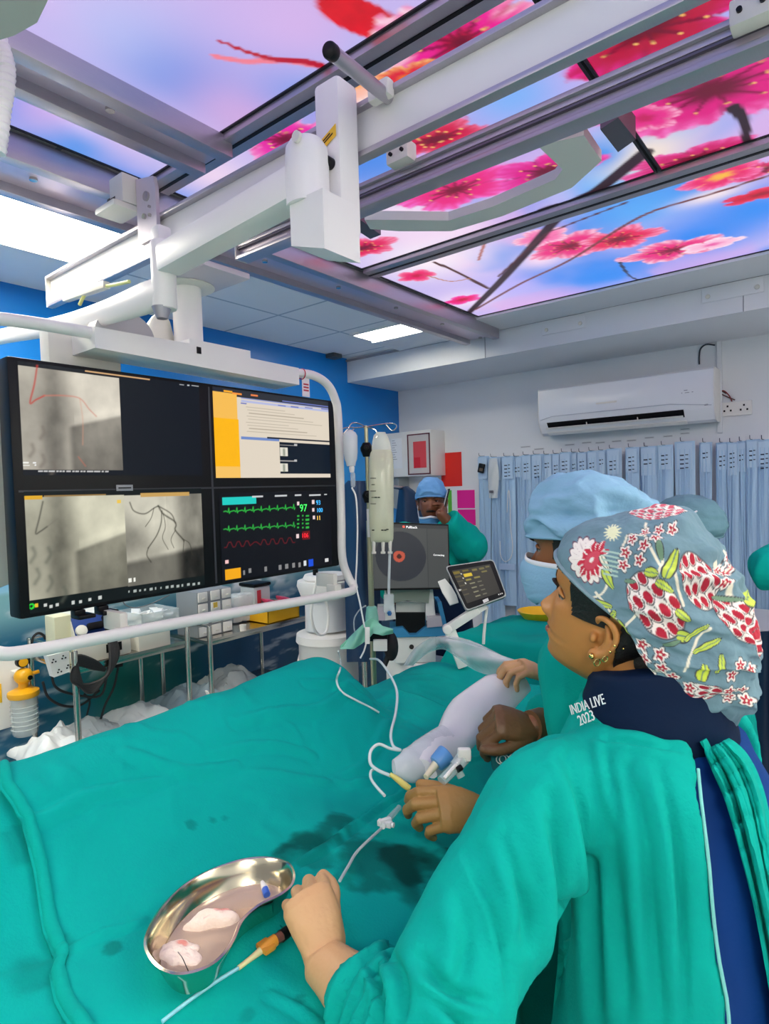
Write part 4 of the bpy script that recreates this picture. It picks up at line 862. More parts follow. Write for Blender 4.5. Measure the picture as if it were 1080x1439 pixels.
# ---- drip stand
pt = dp(514, 601); pole_xy = np.array((pt[0], pt[1], 0)); iv = thing('drip_stand', pole_xy, 'steel drip stand with four wire hooks, behind the draped table', 'drip stand')
mb = MB(); mb.cyl(pole_xy+(0, 0, .08), pole_xy+(0, 0, 1.55), .0125, n=18); mb.cyl(pole_xy+(0, 0, 1.5), pole_xy+(0, 0, pt[2]), .0085, n=16); mb.ball(pole_xy+(0, 0, pt[2]), .010, 12, 8); mb.build('pole', mat('worn_steel_pole', '#c4bf9e', .28, .9), iv)
def wire(px, d=0.0, r=.0026): mb = MB(); mb.tube(cr([dep(x, y, D1+dd+d) for x, y, dd in px], 6), r, 8); return mb
for px in ([(514, 600, 0), (500, 601, -.01), (486, 601, -.02), (474, 606, -.03), (471, 611, -.03), (478, 613, -.03), (488, 603, -.02)], [(514, 600, 0), (503, 595, -.06), (494, 595, -.08), (490, 602, -.09), (492, 606, -.09), (497, 603, -.08)],
           [(514, 600, 0), (530, 597, .02), (548, 595, .04), (556, 597, .05), (556, 602, .05), (550, 605, .05), (542, 597, .04)], [(514, 600, 0), (522, 602, -.04), (528, 605, -.06), (530, 612, -.07), (528, 616, -.07)]):
    wire(px).build('hook', m_steel, iv)
for py, h in ((632, .030), (698, .026)):
    k = dp(515, py); mb = MB(); mb.lathe((pole_xy[0], pole_xy[1], k[2]-h), [(0, 0), (.016, 0), (.020, h*.4), (.026, h*.9), (.027, h*1.3), (.022, h*1.6), (.016, h*2), (0, h*2)], 18); mb.cyl((pole_xy[0], pole_xy[1], k[2]+.008), np.array((pole_xy[0], pole_xy[1], k[2]+.008))-HFW*.035, .010, bev=.003); mb.build('pole_clamp', m_black, iv)
mb = MB()
for k in range(5): a = k*2*PI/5; mb.tube([pole_xy+(0, 0, .09), pole_xy+np.array((math.cos(a)*.25, math.sin(a)*.25, .06))], .014, 8); mb.ball(pole_xy+np.array((math.cos(a)*.25, math.sin(a)*.25, .03)), .028, 10, 8)
mb.build('castor_base', m_black, iv)
mb = MB(); k = dp(518, 735, -.02); mb.obox(k, HR, ZU, HFW, (.008, .060, .004), .002); mb.build('paper_strip', m_white, iv)
# ---- infusion bag
bg = thing('infusion_bag', dp(535, 690, -.07), 'large clear fluid bag hanging from the drip stand in front of the grey console', 'fluid bag')
out = [(522, 640), (521, 632), (523, 620), (527, 610), (534, 606), (541, 608), (546, 616), (549, 626), (552, 634)]
bc0 = dp(536, 615, -.08)
def bagshape(px_l, px_r, ys, dep_off, thick, name, m, root):
    nu, nv = len(ys), 17; V = []
    for xl, xr, y, th in zip(px_l, px_r, ys, thick):
        a, b = dep(xl, y, D1+dep_off), dep(xr, y, D1+dep_off)
        for j in range(32):
            t = 2*PI*j/32; c = (a+b)/2; hw = np.linalg.norm(b-a)/2; V.append(c+RT*hw*math.copysign(abs(math.cos(t))**.7, math.cos(t))+HFW*th*math.sin(t))
    mb = MB(); n = 32; k = nu; F = [(i*n+j, i*n+(j+1) % n, (i+1)*n+(j+1) % n, (i+1)*n+j) for i in range(k-1) for j in range(n)]+[tuple(range(n)), tuple((k-1)*n+j for j in range(n))]
    mb.add(V, F); return mb.build(name, m, root, smooth=60)
m_fluid = mat('fluid_filled_plastic', '#dfe2c4', .15, alpha=.72, bump=.15, bscale=25)
bagshape([523, 520, 518.5, 518, 518, 518, 519, 520, 521], [549, 551, 552.5, 553, 553, 553, 553, 552.5, 551], [632, 637, 645, 665, 690, 720, 745, 757, 762], -.07, [.006, .014, .024, .032, .036, .038, .034, .018, .006], 'bag_body', m_fluid, bg)
bagshape([529, 525, 523, 522, 522], [541, 544, 547, 549, 550], [607, 612, 620, 628, 633], -.07, [.002, .003, .003, .004, .005], 'hanging_tab', mat('clear_bag_tab', '#e6ead8', .15, alpha=.5), bg)
mb = MB()
for i, y in enumerate((672, 681, 690, 699, 708)): mb.obox(dep(524, y, D1-.105), RT, UP, FW, (.007 if i % 2 else .012, .0012, .0006))
for i, (x, y) in enumerate(((528, 699), (532, 699), (524, 745), (537, 745), (541, 745), (544, 744))): mb.obox(dep(x, y, D1-.11), RT, UP, FW, (.005, .0022, .0006))
mb.build('printed_scale', m_black, bg)
for x in (525, 538, 548):
    mb = MB(); a, b = dep(x, 760, D1-.07), dep(x, 775, D1-.07); mb.cyl(a, b, .008, .006, n=12); mb.cyl(b, b+(b-a)*.2, .010, n=12); mb.build('port', m_offw, bg)
mb = MB(); mb.tube(cr([dep(x, y, D1-.07) for x, y in ((548, 763), (547, 790), (546, 830), (546, 862))], 6), .006, 10); mb.build('outlet_tube', mat('clear_tube', '#dfe8ea', .2, alpha=.6), bg)
mb = MB(); mb.obox(dep(546, 848, D1-.07), RT, UP, FW, (.022, .04, .012), .008); o = mb.build('valve_block', m_clear, bg)
mb = MB(); k = dep(547, 862, D1-.085)
for a in range(3): mb.obox(k, (math.cos(a*1.05), 0, math.sin(a*1.05)), (-math.sin(a*1.05), 0, math.cos(a*1.05)), (0, 1, 0), (.010, .003, .004), .001)
mb.build('blue_tap', mat('tap_blue', '#2f74b4', .4), o)
# ---- small bottle with drip chamber and line
bt = thing('drip_bottle', dp(490, 640, -.09), 'small milky drip bottle hanging left of the drip stand, above its white line', 'drip bottle')
DB = -.09; ax_ = dep(492, 600, D1+DB)
def latpx(xc, prof, name, m, root, n=20):
    mb = MB(); P_ = []
    base = dep(xc, 640, D1+DB); sc_ = (D1+DB)/FPX
    mb.lathe((base[0], base[1], 0), [(r*sc_, dep(xc, y, D1+DB)[2]) for y, r in prof], n); return mb.build(name, m, root)
latpx(492.5, [(655, 0), (655, 6), (650, 7), (645, 9), (640, 9.5), (636, 10), (613, 10.5), (608, 8), (604, 2), (604, 0)], 'bottle', m_milky, bt)
latpx(493.5, [(664, 0), (664, 3), (657, 4), (655, 3), (655, 0)], 'cap', m_white, bt); latpx(494.5, [(685, 0), (685, 2), (682, 3.5), (666, 3.5), (663, 2), (663, 0)], 'drip_chamber', m_clear, bt)
mb = MB(); mb.tube(cr([dep(x, y, D1+DB) for x, y in ((494, 685), (500, 700), (502, 740), (501, 790), (500, 820), (506, 850), (512, 882))], 8), .0035, 8); mb.build('line', m_white, bt)
mb = MB(); mb.obox(dep(516, 893, D1-.10), RT, UP, FW, (.010, .034, .008), .003); mb.build('roller_clamp', m_white, bt)
mb = MB(); mb.tube(cr([dep(x, y, D1-.10) for x, y in ((514, 905), (511, 915), (506, 925))], 6), .0035, 8); mb.build('line_end', m_white, bt)
mb = MB(); mb.tube(cr([dep(x, y, D1-.05) for x, y in ((514, 851), (505, 857), (498, 868), (497, 880), (499, 890))], 6), .003, 8); tag(mb.build('thin_tube', m_clear), 'thin clear tube curling off the drip stand above the green mask', 'tube')
# ---- green cloth mask tied round the stand
nu, nv = 24, 40; V = []
for i in range(nu):
    t = i/(nu-1)
    for j in range(nv):
        s_ = j/(nv-1); x = 478+s_*74; yt = np.interp(s_, [0, .25, .5, .62, .8, 1], [908, 890, 872, 868, 880, 884]); yb = np.interp(s_, [0, .25, .5, .62, .8, 1], [912, 912, 900, 890, 893, 890]); V.append(dep(x, yt+(yb-yt)*t, D1-.06+.02*math.sin(s_*11+t*3)+.02*abs(s_-.55)))
mb = MB(); mb.sheet(V, nu, nv, .003); gm = mb.build('mint_cloth', mat('mint_mask_cloth', '#8fd2bb', .85, var=.05, bump=.15, bscale=120), smooth=60); tag(gm, 'mint green cloth mask tied round the foot of the drip stand', 'cloth')
mb = MB(); k = dp(521, 868); mb.lathe((pole_xy[0], pole_xy[1], k[2]-.05), [(0, 0), (.03, 0), (.028, .05), (.022, .09), (.014, .095), (0, .095)], 16); mb.build('knot', MATS['mint_mask_cloth'], gm)
bxo = thing('pressure_unit', dp(530, 905, .05), 'small white-fronted black unit clamped low on the drip stand', 'unit'); mb = MB(); mb.obox(dep(530, 893, D1+.03), RT, UP, FW, (.045, .02, .03), .005); mb.build('clamp_body', m_black, bxo); mb = MB(); mb.obox(dep(534, 906, D1+.0), RT, UP, FW, (.030, .024, .02), .004); mb.build('front', m_white, bxo)
mb = MB(); mb.ball(dep(549, 908, D1+.06), (.035, .03, .065), 16, 10); mb.tube([dep(546, 920, D1+.06), dep(540, 935, D1+.06)], .012, 8); tag(mb.build('pressure_bulb', m_rub), 'black rubber squeeze bulb hanging right of the drip stand foot', 'bulb')
# ---- imaging console
D2 = 2.98
us = thing('imaging_console', (*dep(580, 880, D2+.1)[:2], 0), 'grey imaging console with round black and red scan on its screen', 'console', None)
def scr(x, y, d=0.0): return dep(x, y, D2+d)
a = scr(519, 733); b = scr(630, 737); c_ = scr(632, 828); d_ = scr(523, 830)
mb = MB(); nrm = np.cross(b-a, a-d_); c_ = onplane((632, 828), a, nrm); nrm /= np.linalg.norm(nrm); nrm = nrm if nrm@FW > 0 else -nrm
mb.prism([a, b, c_, d_], nrm*.045); mb.build('screen_case', m_black, us)
ex, ey = (b-a)/np.linalg.norm(b-a), (a-d_)/np.linalg.norm(a-d_); W_, H_ = np.linalg.norm(b-a), np.linalg.norm(a-d_)
nx, nz = 130, 116; G = []; UV = []
for i in range(nx):
    for j in range(nz): u, v = .012+.976*i/(nx-1), .03+.95*j/(nz-1); UV.append((u, v)); G.append(a+(b-a)*u+((d_-a)*(1-u)+(c_-b)*u)*(1-v)-nrm*.0015)
UV = np.array(UV); C = np.tile(srgb(66, 68, 68), (len(UV), 1)); x_, y_ = UV[:, 0]*W_, UV[:, 1]*H_
r = np.hypot(x_-.38*W_, y_-.50*H_); C[r < .125] = srgb(38, 40, 48)
n_ = fbm(P3(x_*60, y_*60), 3, 2); rr = np.hypot(x_-.36*W_, y_-.50*H_); C[(rr < .026+.006*n_) & (rr > .010)] = srgb(176, 74, 52); C[rr < .012] = srgb(60, 18, 16)
C[(np.abs(UV[:, 0]-.72) < .004)] = srgb(44, 46, 48); C[(UV[:, 1] > .93)] = srgb(46, 46, 48); C[(UV[:, 0] > .72) & (UV[:, 1] < .93)] *= .93
mb = MB(); mb.grid(G, nx, nz); us_s = mb.build('screen', mat('console_screen', attr='Col', emit=.9, rough=.3), us, color=C)
text('Pullback', .0165, a+(b-a)*.46+(d_-a)*.075-nrm*.0028, ex, ey, 'screen_text', mat('glow_white', '#f2f2f2', emit=1.0), us_s); text('Connecting', .0115, a+(b-a)*.79+(d_-a)*.46-nrm*.0028, ex, ey, 'screen_text', MATS['glow_white'], us_s)
mb = MB(); k = a+(b-a)*.43+(d_-a)*.055-nrm*.0028; mb.prism([k-ex*.005-ey*.005, k+ex*.005-ey*.005, k+ex*.005+ey*.005, k-ex*.005+ey*.005], -nrm*.0004); mb.build('red_mark', mat('glow_red', '#e05040', emit=.9), us_s)
m_con = mat('console_grey', '#7c8880', .5); m_conw = mat('console_white', '#d6dad8', .45); m_conb = mat('console_blue', '#2f7fae', .45)
mb = MB(); P_ = [scr(x, y, .06) for x, y in ((541, 828), (604, 828), (602, 848), (592, 847), (572, 844), (556, 847), (545, 849))]; mb.prism(P_, nrm*.05); mb.build('screen_bracket', m_con, us)
for x0, x1 in ((540, 556), (597, 612)):
    mb = MB(); mb.prism([scr(x, y, .08) for x, y in ((x0, 829), (x1-4, 829), (x1, 870), (x0+1, 872))], nrm*.10); mb.build('upright', m_conw, us)
mb = MB(); mb.prism([scr(x, y, .12) for x, y in ((556, 846), (597, 846), (597, 862), (556, 862))], nrm*.02); mb.build('back_panel', m_conw, us)
mb = MB(); mb.prism([scr(x, y, .10) for x, y in ((556, 861), (597, 861), (597, 885), (588, 893), (568, 893), (556, 884))], nrm*.10); mb.build('foot_well', m_black, us)
mb = MB(); mb.prism([scr(x, y, .05) for x, y in ((548, 884), (566, 882), (575, 892), (585, 892), (597, 882), (627, 878), (628, 894), (548, 896))], nrm*.20); mb.prism([scr(x, y, .05) for x, y in ((614, 846), (620, 846), (628, 880), (622, 880))], nrm*.2); mb.build('blue_trim', m_conb, us)
mb = MB(); mb.prism([scr(x, y, .06) for x, y in ((555, 896), (612, 894), (612, 930), (555, 932))], nrm*.22); lo_ = scr(583, 930, .16); mb.box((lo_[0]-.12, lo_[1]-.10, .08), (lo_[0]+.12, lo_[1]+.12, lo_[2]+.02), .02); mb.build('cart_body', m_conw, us)
mb = MB()
for dx in (-.1, .1):
    for dy in (-.09, .1): mb.ball((lo_[0]+dx, lo_[1]+dy, .04), .04, 12, 8)
mb.build('castors', m_black, us)
mb = MB(); mb.cyl(scr(578, 909, .055), scr(578, 909, .065), .012, n=12); mb.build('socket', m_black, us)
mb = MB(); mb.prism([scr(x, y, .03) for x, y in ((600, 868), (619, 866), (622, 880), (600, 882))], nrm*.1); mb.build('supply_bin', mat('clear_bin', '#c9c3cf', .2, alpha=.6), us); mb = MB(); mb.prism([scr(x, y, .05) for x, y in ((530, 852), (541, 852), (541, 872), (530, 872))], nrm*.08); mb.build('supply_bin', MATS['clear_bin'], us)
# ---- lead aprons hanging behind
def hang(px, d0, label, m, seed):
    """px: left outline and right outline, top to bottom"""
    Lp, Rp = px; nu, nv = 30, 26; Lp, Rp = cr(np.array([(*p, 0) for p in Lp]), 8), cr(np.array([(*p, 0) for p in Rp]), 8); V = []
    for i in range(nu):
        k = i/(nu-1); a = [np.interp(k*(len(Lp)-1), np.arange(len(Lp)), Lp[:, c]) for c in (0, 1)]; b = [np.interp(k*(len(Rp)-1), np.arange(len(Rp)), Rp[:, c]) for c in (0, 1)]
        for j in range(nv): s_ = j/(nv-1); V.append(dep(a[0]+(b[0]-a[0])*s_, a[1]+(b[1]-a[1])*s_, d0+.03*math.sin(s_*8+seed)*k+.06*(2*s_-1)**2))
    mb = MB(); mb.sheet(V, nu, nv, .012); return tag(mb.build('lead_apron', m, smooth=60), label, 'lead apron', 'navy lead aprons hanging at the back')
m_navy2 = mat('dark_navy_vinyl', '#123558', .45, var=.15, vscale=6, bump=.1, bscale=40)
hang(([(490, 676), (484, 690), (484, 760), (486, 850), (488, 930)], [(515, 676), (522, 690), (530, 760), (534, 850), (538, 930)]), 3.12, 'navy lead apron hanging between the monitor and the drip stand', m_navy2, 1)
hang(([(562, 684), (560, 700), (556, 740), (552, 800), (550, 860)], [(572, 684), (586, 698), (598, 740), (606, 800), (612, 860)]), 3.95, 'navy lead apron hanging behind the grey console, left of the phone caller', m_navy2, 2)
ar = thing('apron_rack', (*dep(520, 700, 3.16)[:2], 0), 'steel rack post carrying the navy lead aprons behind the drip stand', 'rack'); q = dep(504, 676, 3.14); mb = MB(); q2 = dep(566, 684, 4.0); mb.cyl((q[0], q[1], .03), (q[0], q[1], q[2]), .014); mb.cyl((q2[0], q2[1], .03), (q2[0], q2[1], q2[2]), .014); mb.cyl((q[0], q[1], q[2]-.01), (q2[0], q2[1], q2[2]-.01), .012); mb.box((q[0]-.15, q[1]-.15, 0), (q[0]+.15, q[1]+.15, .03), .01); mb.box((q2[0]-.12, q2[1]-.12, 0), (q2[0]+.12, q2[1]+.12, .03), .01); mb.build('rack_frame', m_steel, ar)
# ---- touch screen on its arm
D3 = 2.32; td = thing('touch_controller', dep(668, 825, D3), 'tilted tablet-like touch screen with yellow buttons on a white arm', 'touch screen')
q = [dep(625, 796, D3+.03), dep(693, 786, D3+.02), dep(712, 838, D3-.04), dep(655, 859, D3-.03)]; n3 = np.cross(q[1]-q[0], q[0]-q[3]); q[2] = onplane((712, 838), q[0], n3); n3 /= np.linalg.norm(n3); n3 = n3 if n3@FW > 0 else -n3
def rquad(q, ins, off, k=5):
    c = sum(q)/4; o = []
    for i in range(4):
        p, pa, pb = q[i], q[i-1], q[(i+1) % 4]; da = (pa-p)/np.linalg.norm(pa-p); db = (pb-p)/np.linalg.norm(pb-p); p = p+(da+db)*ins; r_ = .014 if ins < .012 else .004
        for t in np.linspace(0, 1, k): o.append((p+da*r_)*(1-t)**2+p*2*t*(1-t)+(p+db*r_)*t*t+n3*off)
    return o
mb = MB(); mb.prism(rquad(q, 0, 0), n3*.035); mb.build('case', mat('grey_tablet_case', '#8d9391', .4), td); mb = MB(); mb.prism(rquad(q, .0005, -.004), n3*.004); mb.build('rim', mat('pale_rim', '#b9bfbd', .35), td); mb = MB(); mb.prism(rquad(q, .004, -.0055), n3*.0015); fr_ = mb.build('glass_front', m_black, td)
q2 = [p for p in q]; nx, nz = 70, 60; G, UV = [], []
for i in range(nx):
    for j in range(nz): u, v = .09+.80*i/(nx-1), .12+.74*j/(nz-1); UV.append((u, v)); G.append((q[0]*(1-u)+q[1]*u)*(1-v)+(q[3]*(1-u)+q[2]*u)*v-n3*.0065)
UV = np.array(UV); C = np.tile(srgb(40, 38, 32), (len(UV), 1)); C = C*1.3
def tr(u0, v0, u1, v1, col): C[(UV[:, 0] > u0) & (UV[:, 0] < u1) & (UV[:, 1] > v0) & (UV[:, 1] < v1)] = srgb(*col)
tr(.10, .15, .24, .21, (120, 105, 30)); tr(.29, .15, .42, .19, (110, 100, 30)); tr(.28, .24, .46, .32, (220, 190, 40)); tr(.49, .17, .60, .21, (120, 112, 60)); tr(.64, .17, .74, .21, (110, 104, 60)); tr(.78, .15, .86, .19, (110, 104, 60)); tr(.10, .25, .22, .29, (90, 82, 40)); tr(.28, .36, .40, .40, (150, 140, 60)); tr(.47, .35, .60, .39, (140, 130, 60)); tr(.66, .25, .78, .29, (120, 112, 60))
for k in range(4): tr(.10, .36+.1*k, .22, .39+.1*k, (84, 78, 56)); tr(.33, .46+.1*k, .44, .49+.1*k, (140, 138, 110)); tr(.50, .46+.1*k, .60, .49+.1*k, (110, 108, 90))
tr(.235, .21, .26, .24, (235, 235, 225)); tr(.235, .31, .26, .34, (235, 235, 225)); tr(.235, .43, .26, .47, (235, 235, 225))
mb = MB(); mb.grid(G, nx, nz); mb.build('touch_display', mat('touch_display', attr='Col', emit=.8, rough=.6), fr_, color=np.clip(C, 0, 1))
def qp(u, v, o=-.0068): return (q[0]*(1-u)+q[1]*u)*(1-v)+(q[3]*(1-u)+q[2]*u)*v+n3*o
mb = MB(); mb.prism([qp(.44, .90), qp(.57, .89), qp(.57, .96), qp(.44, .97)], -n3*.0005); mb.build('white_sticker', m_white, fr_)
mb = MB()
for k in range(3): p = qp(.82+.04*k, .88); mb.prism([p, p+(q[1]-q[0])*.02, p+(q[1]-q[0])*.02+(q[3]-q[0])*.025, p+(q[3]-q[0])*.025], -n3*.0005)
mb.build('indicator', m_white, fr_)
mb = MB(); P_ = [dep(x, y, D3+.02) for x, y in ((615, 817), (625, 813), (634, 824), (641, 836), (644, 846), (632, 850), (621, 832))]; mb.prism(P_, n3*.02); mb.build('side_clip', m_white, td); mb = MB(); mb.prism([dep(x, y, D3-.01) for x, y in ((644, 828), (648, 828), (658, 848), (652, 852))], n3*.02); mb.build('stylus_holder', m_white, td)
mb = MB(); a = dep(628, 884, D3+.02); b = dep(668, 858, D3+.0); mb.obox((a+b)/2, b-a, FW, np.cross(b-a, FW), (np.linalg.norm(b-a)/2+.01, .016, .017), .006); b2 = dep(682, 850, D3+.02); mb.obox((b+b2)/2, b2-b, FW, np.cross(b2-b, FW), (np.linalg.norm(b2-b)/2, .014, .014), .005); ar_ = mb.build('arm', m_white, td); mb = MB(); mb.cyl(a-FW*.02, a+FW*.02, .018, n=18, bev=.003); mb.build('arm_joint', m_white, ar_)
mb = MB(); a2 = dep(634, 892, D3+.03); a3 = dep(648, 930, D3+.03); mb.obox((a2+a3)/2, a3-a2, FW, np.cross(a3-a2, FW), (np.linalg.norm(a3-a2)/2+.02, .018, .022), .006); mb.build('arm_post', m_white, td)
mb = MB(); mb.tube(cr([dep(x, y, D3+.02) for x, y in ((684, 852), (682, 868), (680, 888), (679, 905))], 6), .006, 8); mb.build('cable', m_white, td)
# ================================================================== back wall
def bk(x, y, off=0.0): return on(x, y, 1, YB-off)
# ---- air conditioner
ac = thing('air_conditioner', bk(880, 600), 'white split air conditioner on the back wall above the blue pouches', 'air conditioner')
a, b = bk(757, 547, .20), bk(1002, 516, .20); x0, x1 = a[0], b[0]; zt = (a[2]+b[2])/2; zb = zt-.335
prof = [(.001, zt), (.19, zt), (.205, zt-.012), (.215, zt-.10), (.21, zb+.095), (.20, zb+.075), (.16, zb+.015), (.12, zb), (.001, zb+.01)]
mb = MB(); mb.prism([(x0, YB-d, z) for d, z in prof], (x1-x0, 0, 0)); body_ = mb.build('casing', mat('gloss_white_casing', '#eceef2', .22), ac, smooth=25)
for xx in (x0-.006, x1+.0005): mb = MB(); mb.prism([(xx, YB-d*1.01, z) for d, z in prof], (.0055, 0, 0)); mb.build('side_cap', m_white, ac)
mb = MB(); P_ = [(x0+.06, YB-.2115, zb+.088), (x1-.17, YB-.2115, zb+.088), (x1-.17, YB-.150, zb+.012), (x0+.06, YB-.150, zb+.012)]; mb.prism(P_, (0, -.0025, -.0015)); vent = mb.build('air_outlet', m_black, ac)
mb = MB(); mb.prism([(x0+.05, YB-.205, zb+.052), (x1-.175, YB-.205, zb+.052), (x1-.175, YB-.193, zb+.044), (x0+.05, YB-.193, zb+.044)], (0, -.006, -.004)); mb.prism([(x0+.05, YB-.175, zb+.022), (x1-.16, YB-.175, zb+.022), (x1-.16, YB-.150, zb+.004), (x0+.05, YB-.150, zb+.004)], (0, -.006, -.005)); mb.build('louvre', m_white, vent)
mb = MB()
for k in range(1, 3): xx = x0+(x1-x0)*.3*k; mb.box((xx, YB-.20, zb+.045), (xx+.006, YB-.19, zb+.075))
mb.build('louvre_clip', m_offw, vent)
mb = MB(); mb.tube([(x0+.01, YB-.2135, zb+.108), (x0+.10, YB-.2155, zb+.13), (x1-.25, YB-.2155, zb+.13), (x1-.01, YB-.2135, zb+.10)], .0025, 6); mb.build('panel_line', mat('soft_grey_line', '#c2c6cf', .5), ac)
mb = MB()
for xa, xb, z, h in ((x1-.165, x1-.145, zb+.205, .004), (x1-.18, x1-.175, zb+.19, .004), (x1-.16, x1-.135, zb+.19, .003), (x1-.12, x1-.112, zb+.19, .004)): mb.box((xa, YB-.2175, z), (xb, YB-.214, z+h))
mb.build('printed_mark', mat('grey_print', '#8d8f98', .6), ac)
mb = MB(); mb.box((x0+.42, YB-.2175, zb+.18), (x0+.56, YB-.2145, zb+.192), .001); mb.build('badge', mat('pale_badge', '#e6e2da', .4), ac)
mb = MB(); k = bk(1003, 580, .16); mb.box((x1-.05, YB-.2125, zb+.10), (x1-.03, YB-.2105, zb+.108)); mb.build('receiver_window', m_alud, ac)
# ---- duct and cable beside it, socket
mb = MB(); P_ = [bk(1007, 484, .004), bk(1014, 484, .004)]; mb.box((P_[0][0], YB-.02, 1.98), (P_[1][0], YB-.0005, ZS), .003); tag(mb.build('cable_trunking', m_wall), 'white cable trunking rising to the soffit right of the air conditioner', 'trunking')
mb = MB(); mb.tube(cr([bk(x, y, .012) for x, y in ((1004, 485), (992, 484), (984, 490), (982, 500), (982, 512))], 6), .005, 8); tag(mb.build('drain_pipe', mat('dark_pipe', '#3a3c44', .6)), 'thin dark pipe curling from the soffit to the air conditioner top', 'pipe')
for i, pts in enumerate((((1008, 548), (1012, 553), (1022, 558), (1032, 562)), ((1008, 552), (1016, 549), (1024, 556), (1028, 564)), ((1009, 575), (1007, 560), (1012, 550), (1020, 553)))):
    mb = MB(); mb.tube(cr([bk(x, y, .016) for x, y in pts], 6), .0035, 8); tag(mb.build('power_cable', mat(('brown_cable', 'red_cable', 'dark_cable')[i], ('#5a3a30', '#8c3030', '#2a2224')[i], .6)), ('brown cable running into the top of the double wall socket', 'red-brown cable twisted over the double wall socket', 'dark cable looping beside the air conditioner edge')[i], 'cable')
wsx = thing('wall_socket', bk(1033, 572), 'white double wall socket right of the air conditioner', 'socket'); a, b = bk(1011, 586, .01), bk(1056, 562, .01); mb = MB(); mb.box((a[0], YB-.014, a[2]), (b[0], YB-.0005, b[2]), .004); mb.build('face_plate', m_white, wsx); mb = MB()
for f_ in (.25, .76):
    cx, cz = a[0]+(b[0]-a[0])*f_, (a[2]+b[2])/2
    for dx, dz in ((0, .018), (-.018, -.01), (.018, -.01)): mb.box((cx+dx-.005, YB-.0155, cz+dz-.006), (cx+dx+.005, YB-.0138, cz+dz+.006))
mb.build('pin_hole', m_black, wsx)
# ---- wall cabinet, glazed notice, dispenser, coloured sheets
cbx = thing('wall_cabinet', bk(585, 640), 'white wall cabinet with a red-lined notice frame and paper lists, behind the drip stand', 'cabinet')
a, b = bk(548, 609, .22), bk(606, 668, .22); mb = MB(); mb.box((XL+.005, YB-.22, b[2]), (b[0], YB-.0005, a[2]), .006); mb.build('cabinet_body', m_white, cbx)
a, b = bk(572, 611, .222), bk(605, 666, .222); mb = MB(); w = .010
for lo, hi in (((a[0], a[2]-w), (b[0], a[2])), ((a[0], b[2]), (b[0], b[2]+w)), ((a[0], b[2]), (a[0]+w, a[2])), ((b[0]-w, b[2]), (b[0], a[2]))): mb.box((lo[0], YB-.228, lo[1]), (hi[0], YB-.2205, hi[1]))
fr = mb.build('notice_frame', mat('maroon_frame', '#6a3038', .5), cbx); mb = MB(); mb.box((a[0]+w, YB-.2225, b[2]+w), (b[0]-w, YB-.2205, a[2]-w)); mb.build('notice_paper', mat('grey_paper', '#cfc9c6', .7), fr)
a, b = bk(580, 621, .224), bk(599, 657, .224); mb = MB(); mb.box((a[0], YB-.2235, b[2]), (b[0], YB-.2226, a[2])); mb.build('red_notice', mat('soft_red_paper', '#dc4a52', .7), fr); mb = MB(); mb.box((a[0]+.005, YB-.2242, b[2]), (a[0]+.07, YB-.2236, b[2]+.09)); mb.build('red_square', mat('red_paper', '#d42030', .7), fr)
a, b = bk(549, 617, .223), bk(565, 658, .223); mb = MB(); mb.box((a[0], YB-.2225, b[2]), (b[0], YB-.2205, a[2])); o = mb.build('paper_list', mat('list_paper', '#eef0f2', .7), cbx); mb = MB()
for k in range(9): zz = a[2]-.02-.02*k; mb.box((a[0]+.01, YB-.2231, zz), (a[0]+.01+.05*(.6+.4*((k*7) % 3)/2), YB-.2226, zz+.004))
mb.build('list_lines', mat('grey_print'), o)
a, b = bk(555, 668, .15), bk(562, 715, .15); mb = MB(); mb.box((a[0]-.03, YB-.16, b[2]), (b[0], YB-.0005, a[2]-.01), .02); tag(mb.build('soap_dispenser', mat('dispenser_grey', '#9aa3a6', .35)), 'grey wall dispenser under the white cabinet, beside the drip stand', 'dispenser')
for nm, q0, q1, colr, lab, sh in (('red_sheet', (619, 637), (649, 683), '#e02418', 'bright red paper sheet on the white wall, topmost of the coloured sheets', 'paper sheet'), ('pink_sheet', (642, 689), (667, 714), '#e81494', 'magenta sheet, upper of the two pink ones below the red sheet', 'paper sheet'), ('pink_sheet', (643, 716), (668, 738), '#e81494', 'magenta sheet, lower of the two pink ones by the shoulder of the caller', 'paper sheet'), ('green_sheet', (629, 689), (635, 728), '#58b838', 'green paper sheet partly hidden by the phone caller', 'paper sheet')):
    a, b = bk(*q0, .003), bk(*q1, .003); mb = MB(); mb.box((a[0], YB-.004, min(a[2], b[2])), (b[0], YB-.0008, max(a[2], b[2]))); tag(mb.build(nm, mat(nm+'_paper', colr, .6)), lab, sh)
# ---- blue catheter pouches on hooks
PX_ = [(672, 686, 640, 880), (687, 705, 641, 880), (706, 722, 640, 850), (720, 735, 640, 884), (734, 747, 638, 878), (748, 762, 637, 885), (763, 776, 637, 880), (777, 787, 636, 880), (787, 802, 634, 882), (803, 811, 634, 880), (812, 825, 634, 880), (826, 839, 632, 880), (840, 851, 631, 880), (853, 871, 629, 880), (880, 896, 627, 880), (900, 922, 626, 880), (925, 944, 624, 880), (950, 974, 619, 880), (984, 999, 620, 880), (1007, 1024, 620, 885), (1022, 1036, 620, 888), (1036, 1048, 618, 885), (1049, 1066, 616, 888), (1064, 1085, 616, 885)]
rnd = random.Random(11); m_pf = mat('blue_pouch_film', '#b2d2ee', .25, var=.10, vscale=9, bump=.25, bscale=26, stretch=(1, 1, .25)); m_pp = mat('pouch_paper_back', '#b5cdea', .5, var=.06); m_pl = mat('pouch_label', '#bcd6ee', .4); m_hk = mat('dark_hook', '#4a5262', .4, .6); m_ink = mat('ink', '#1e2c4a', .6)
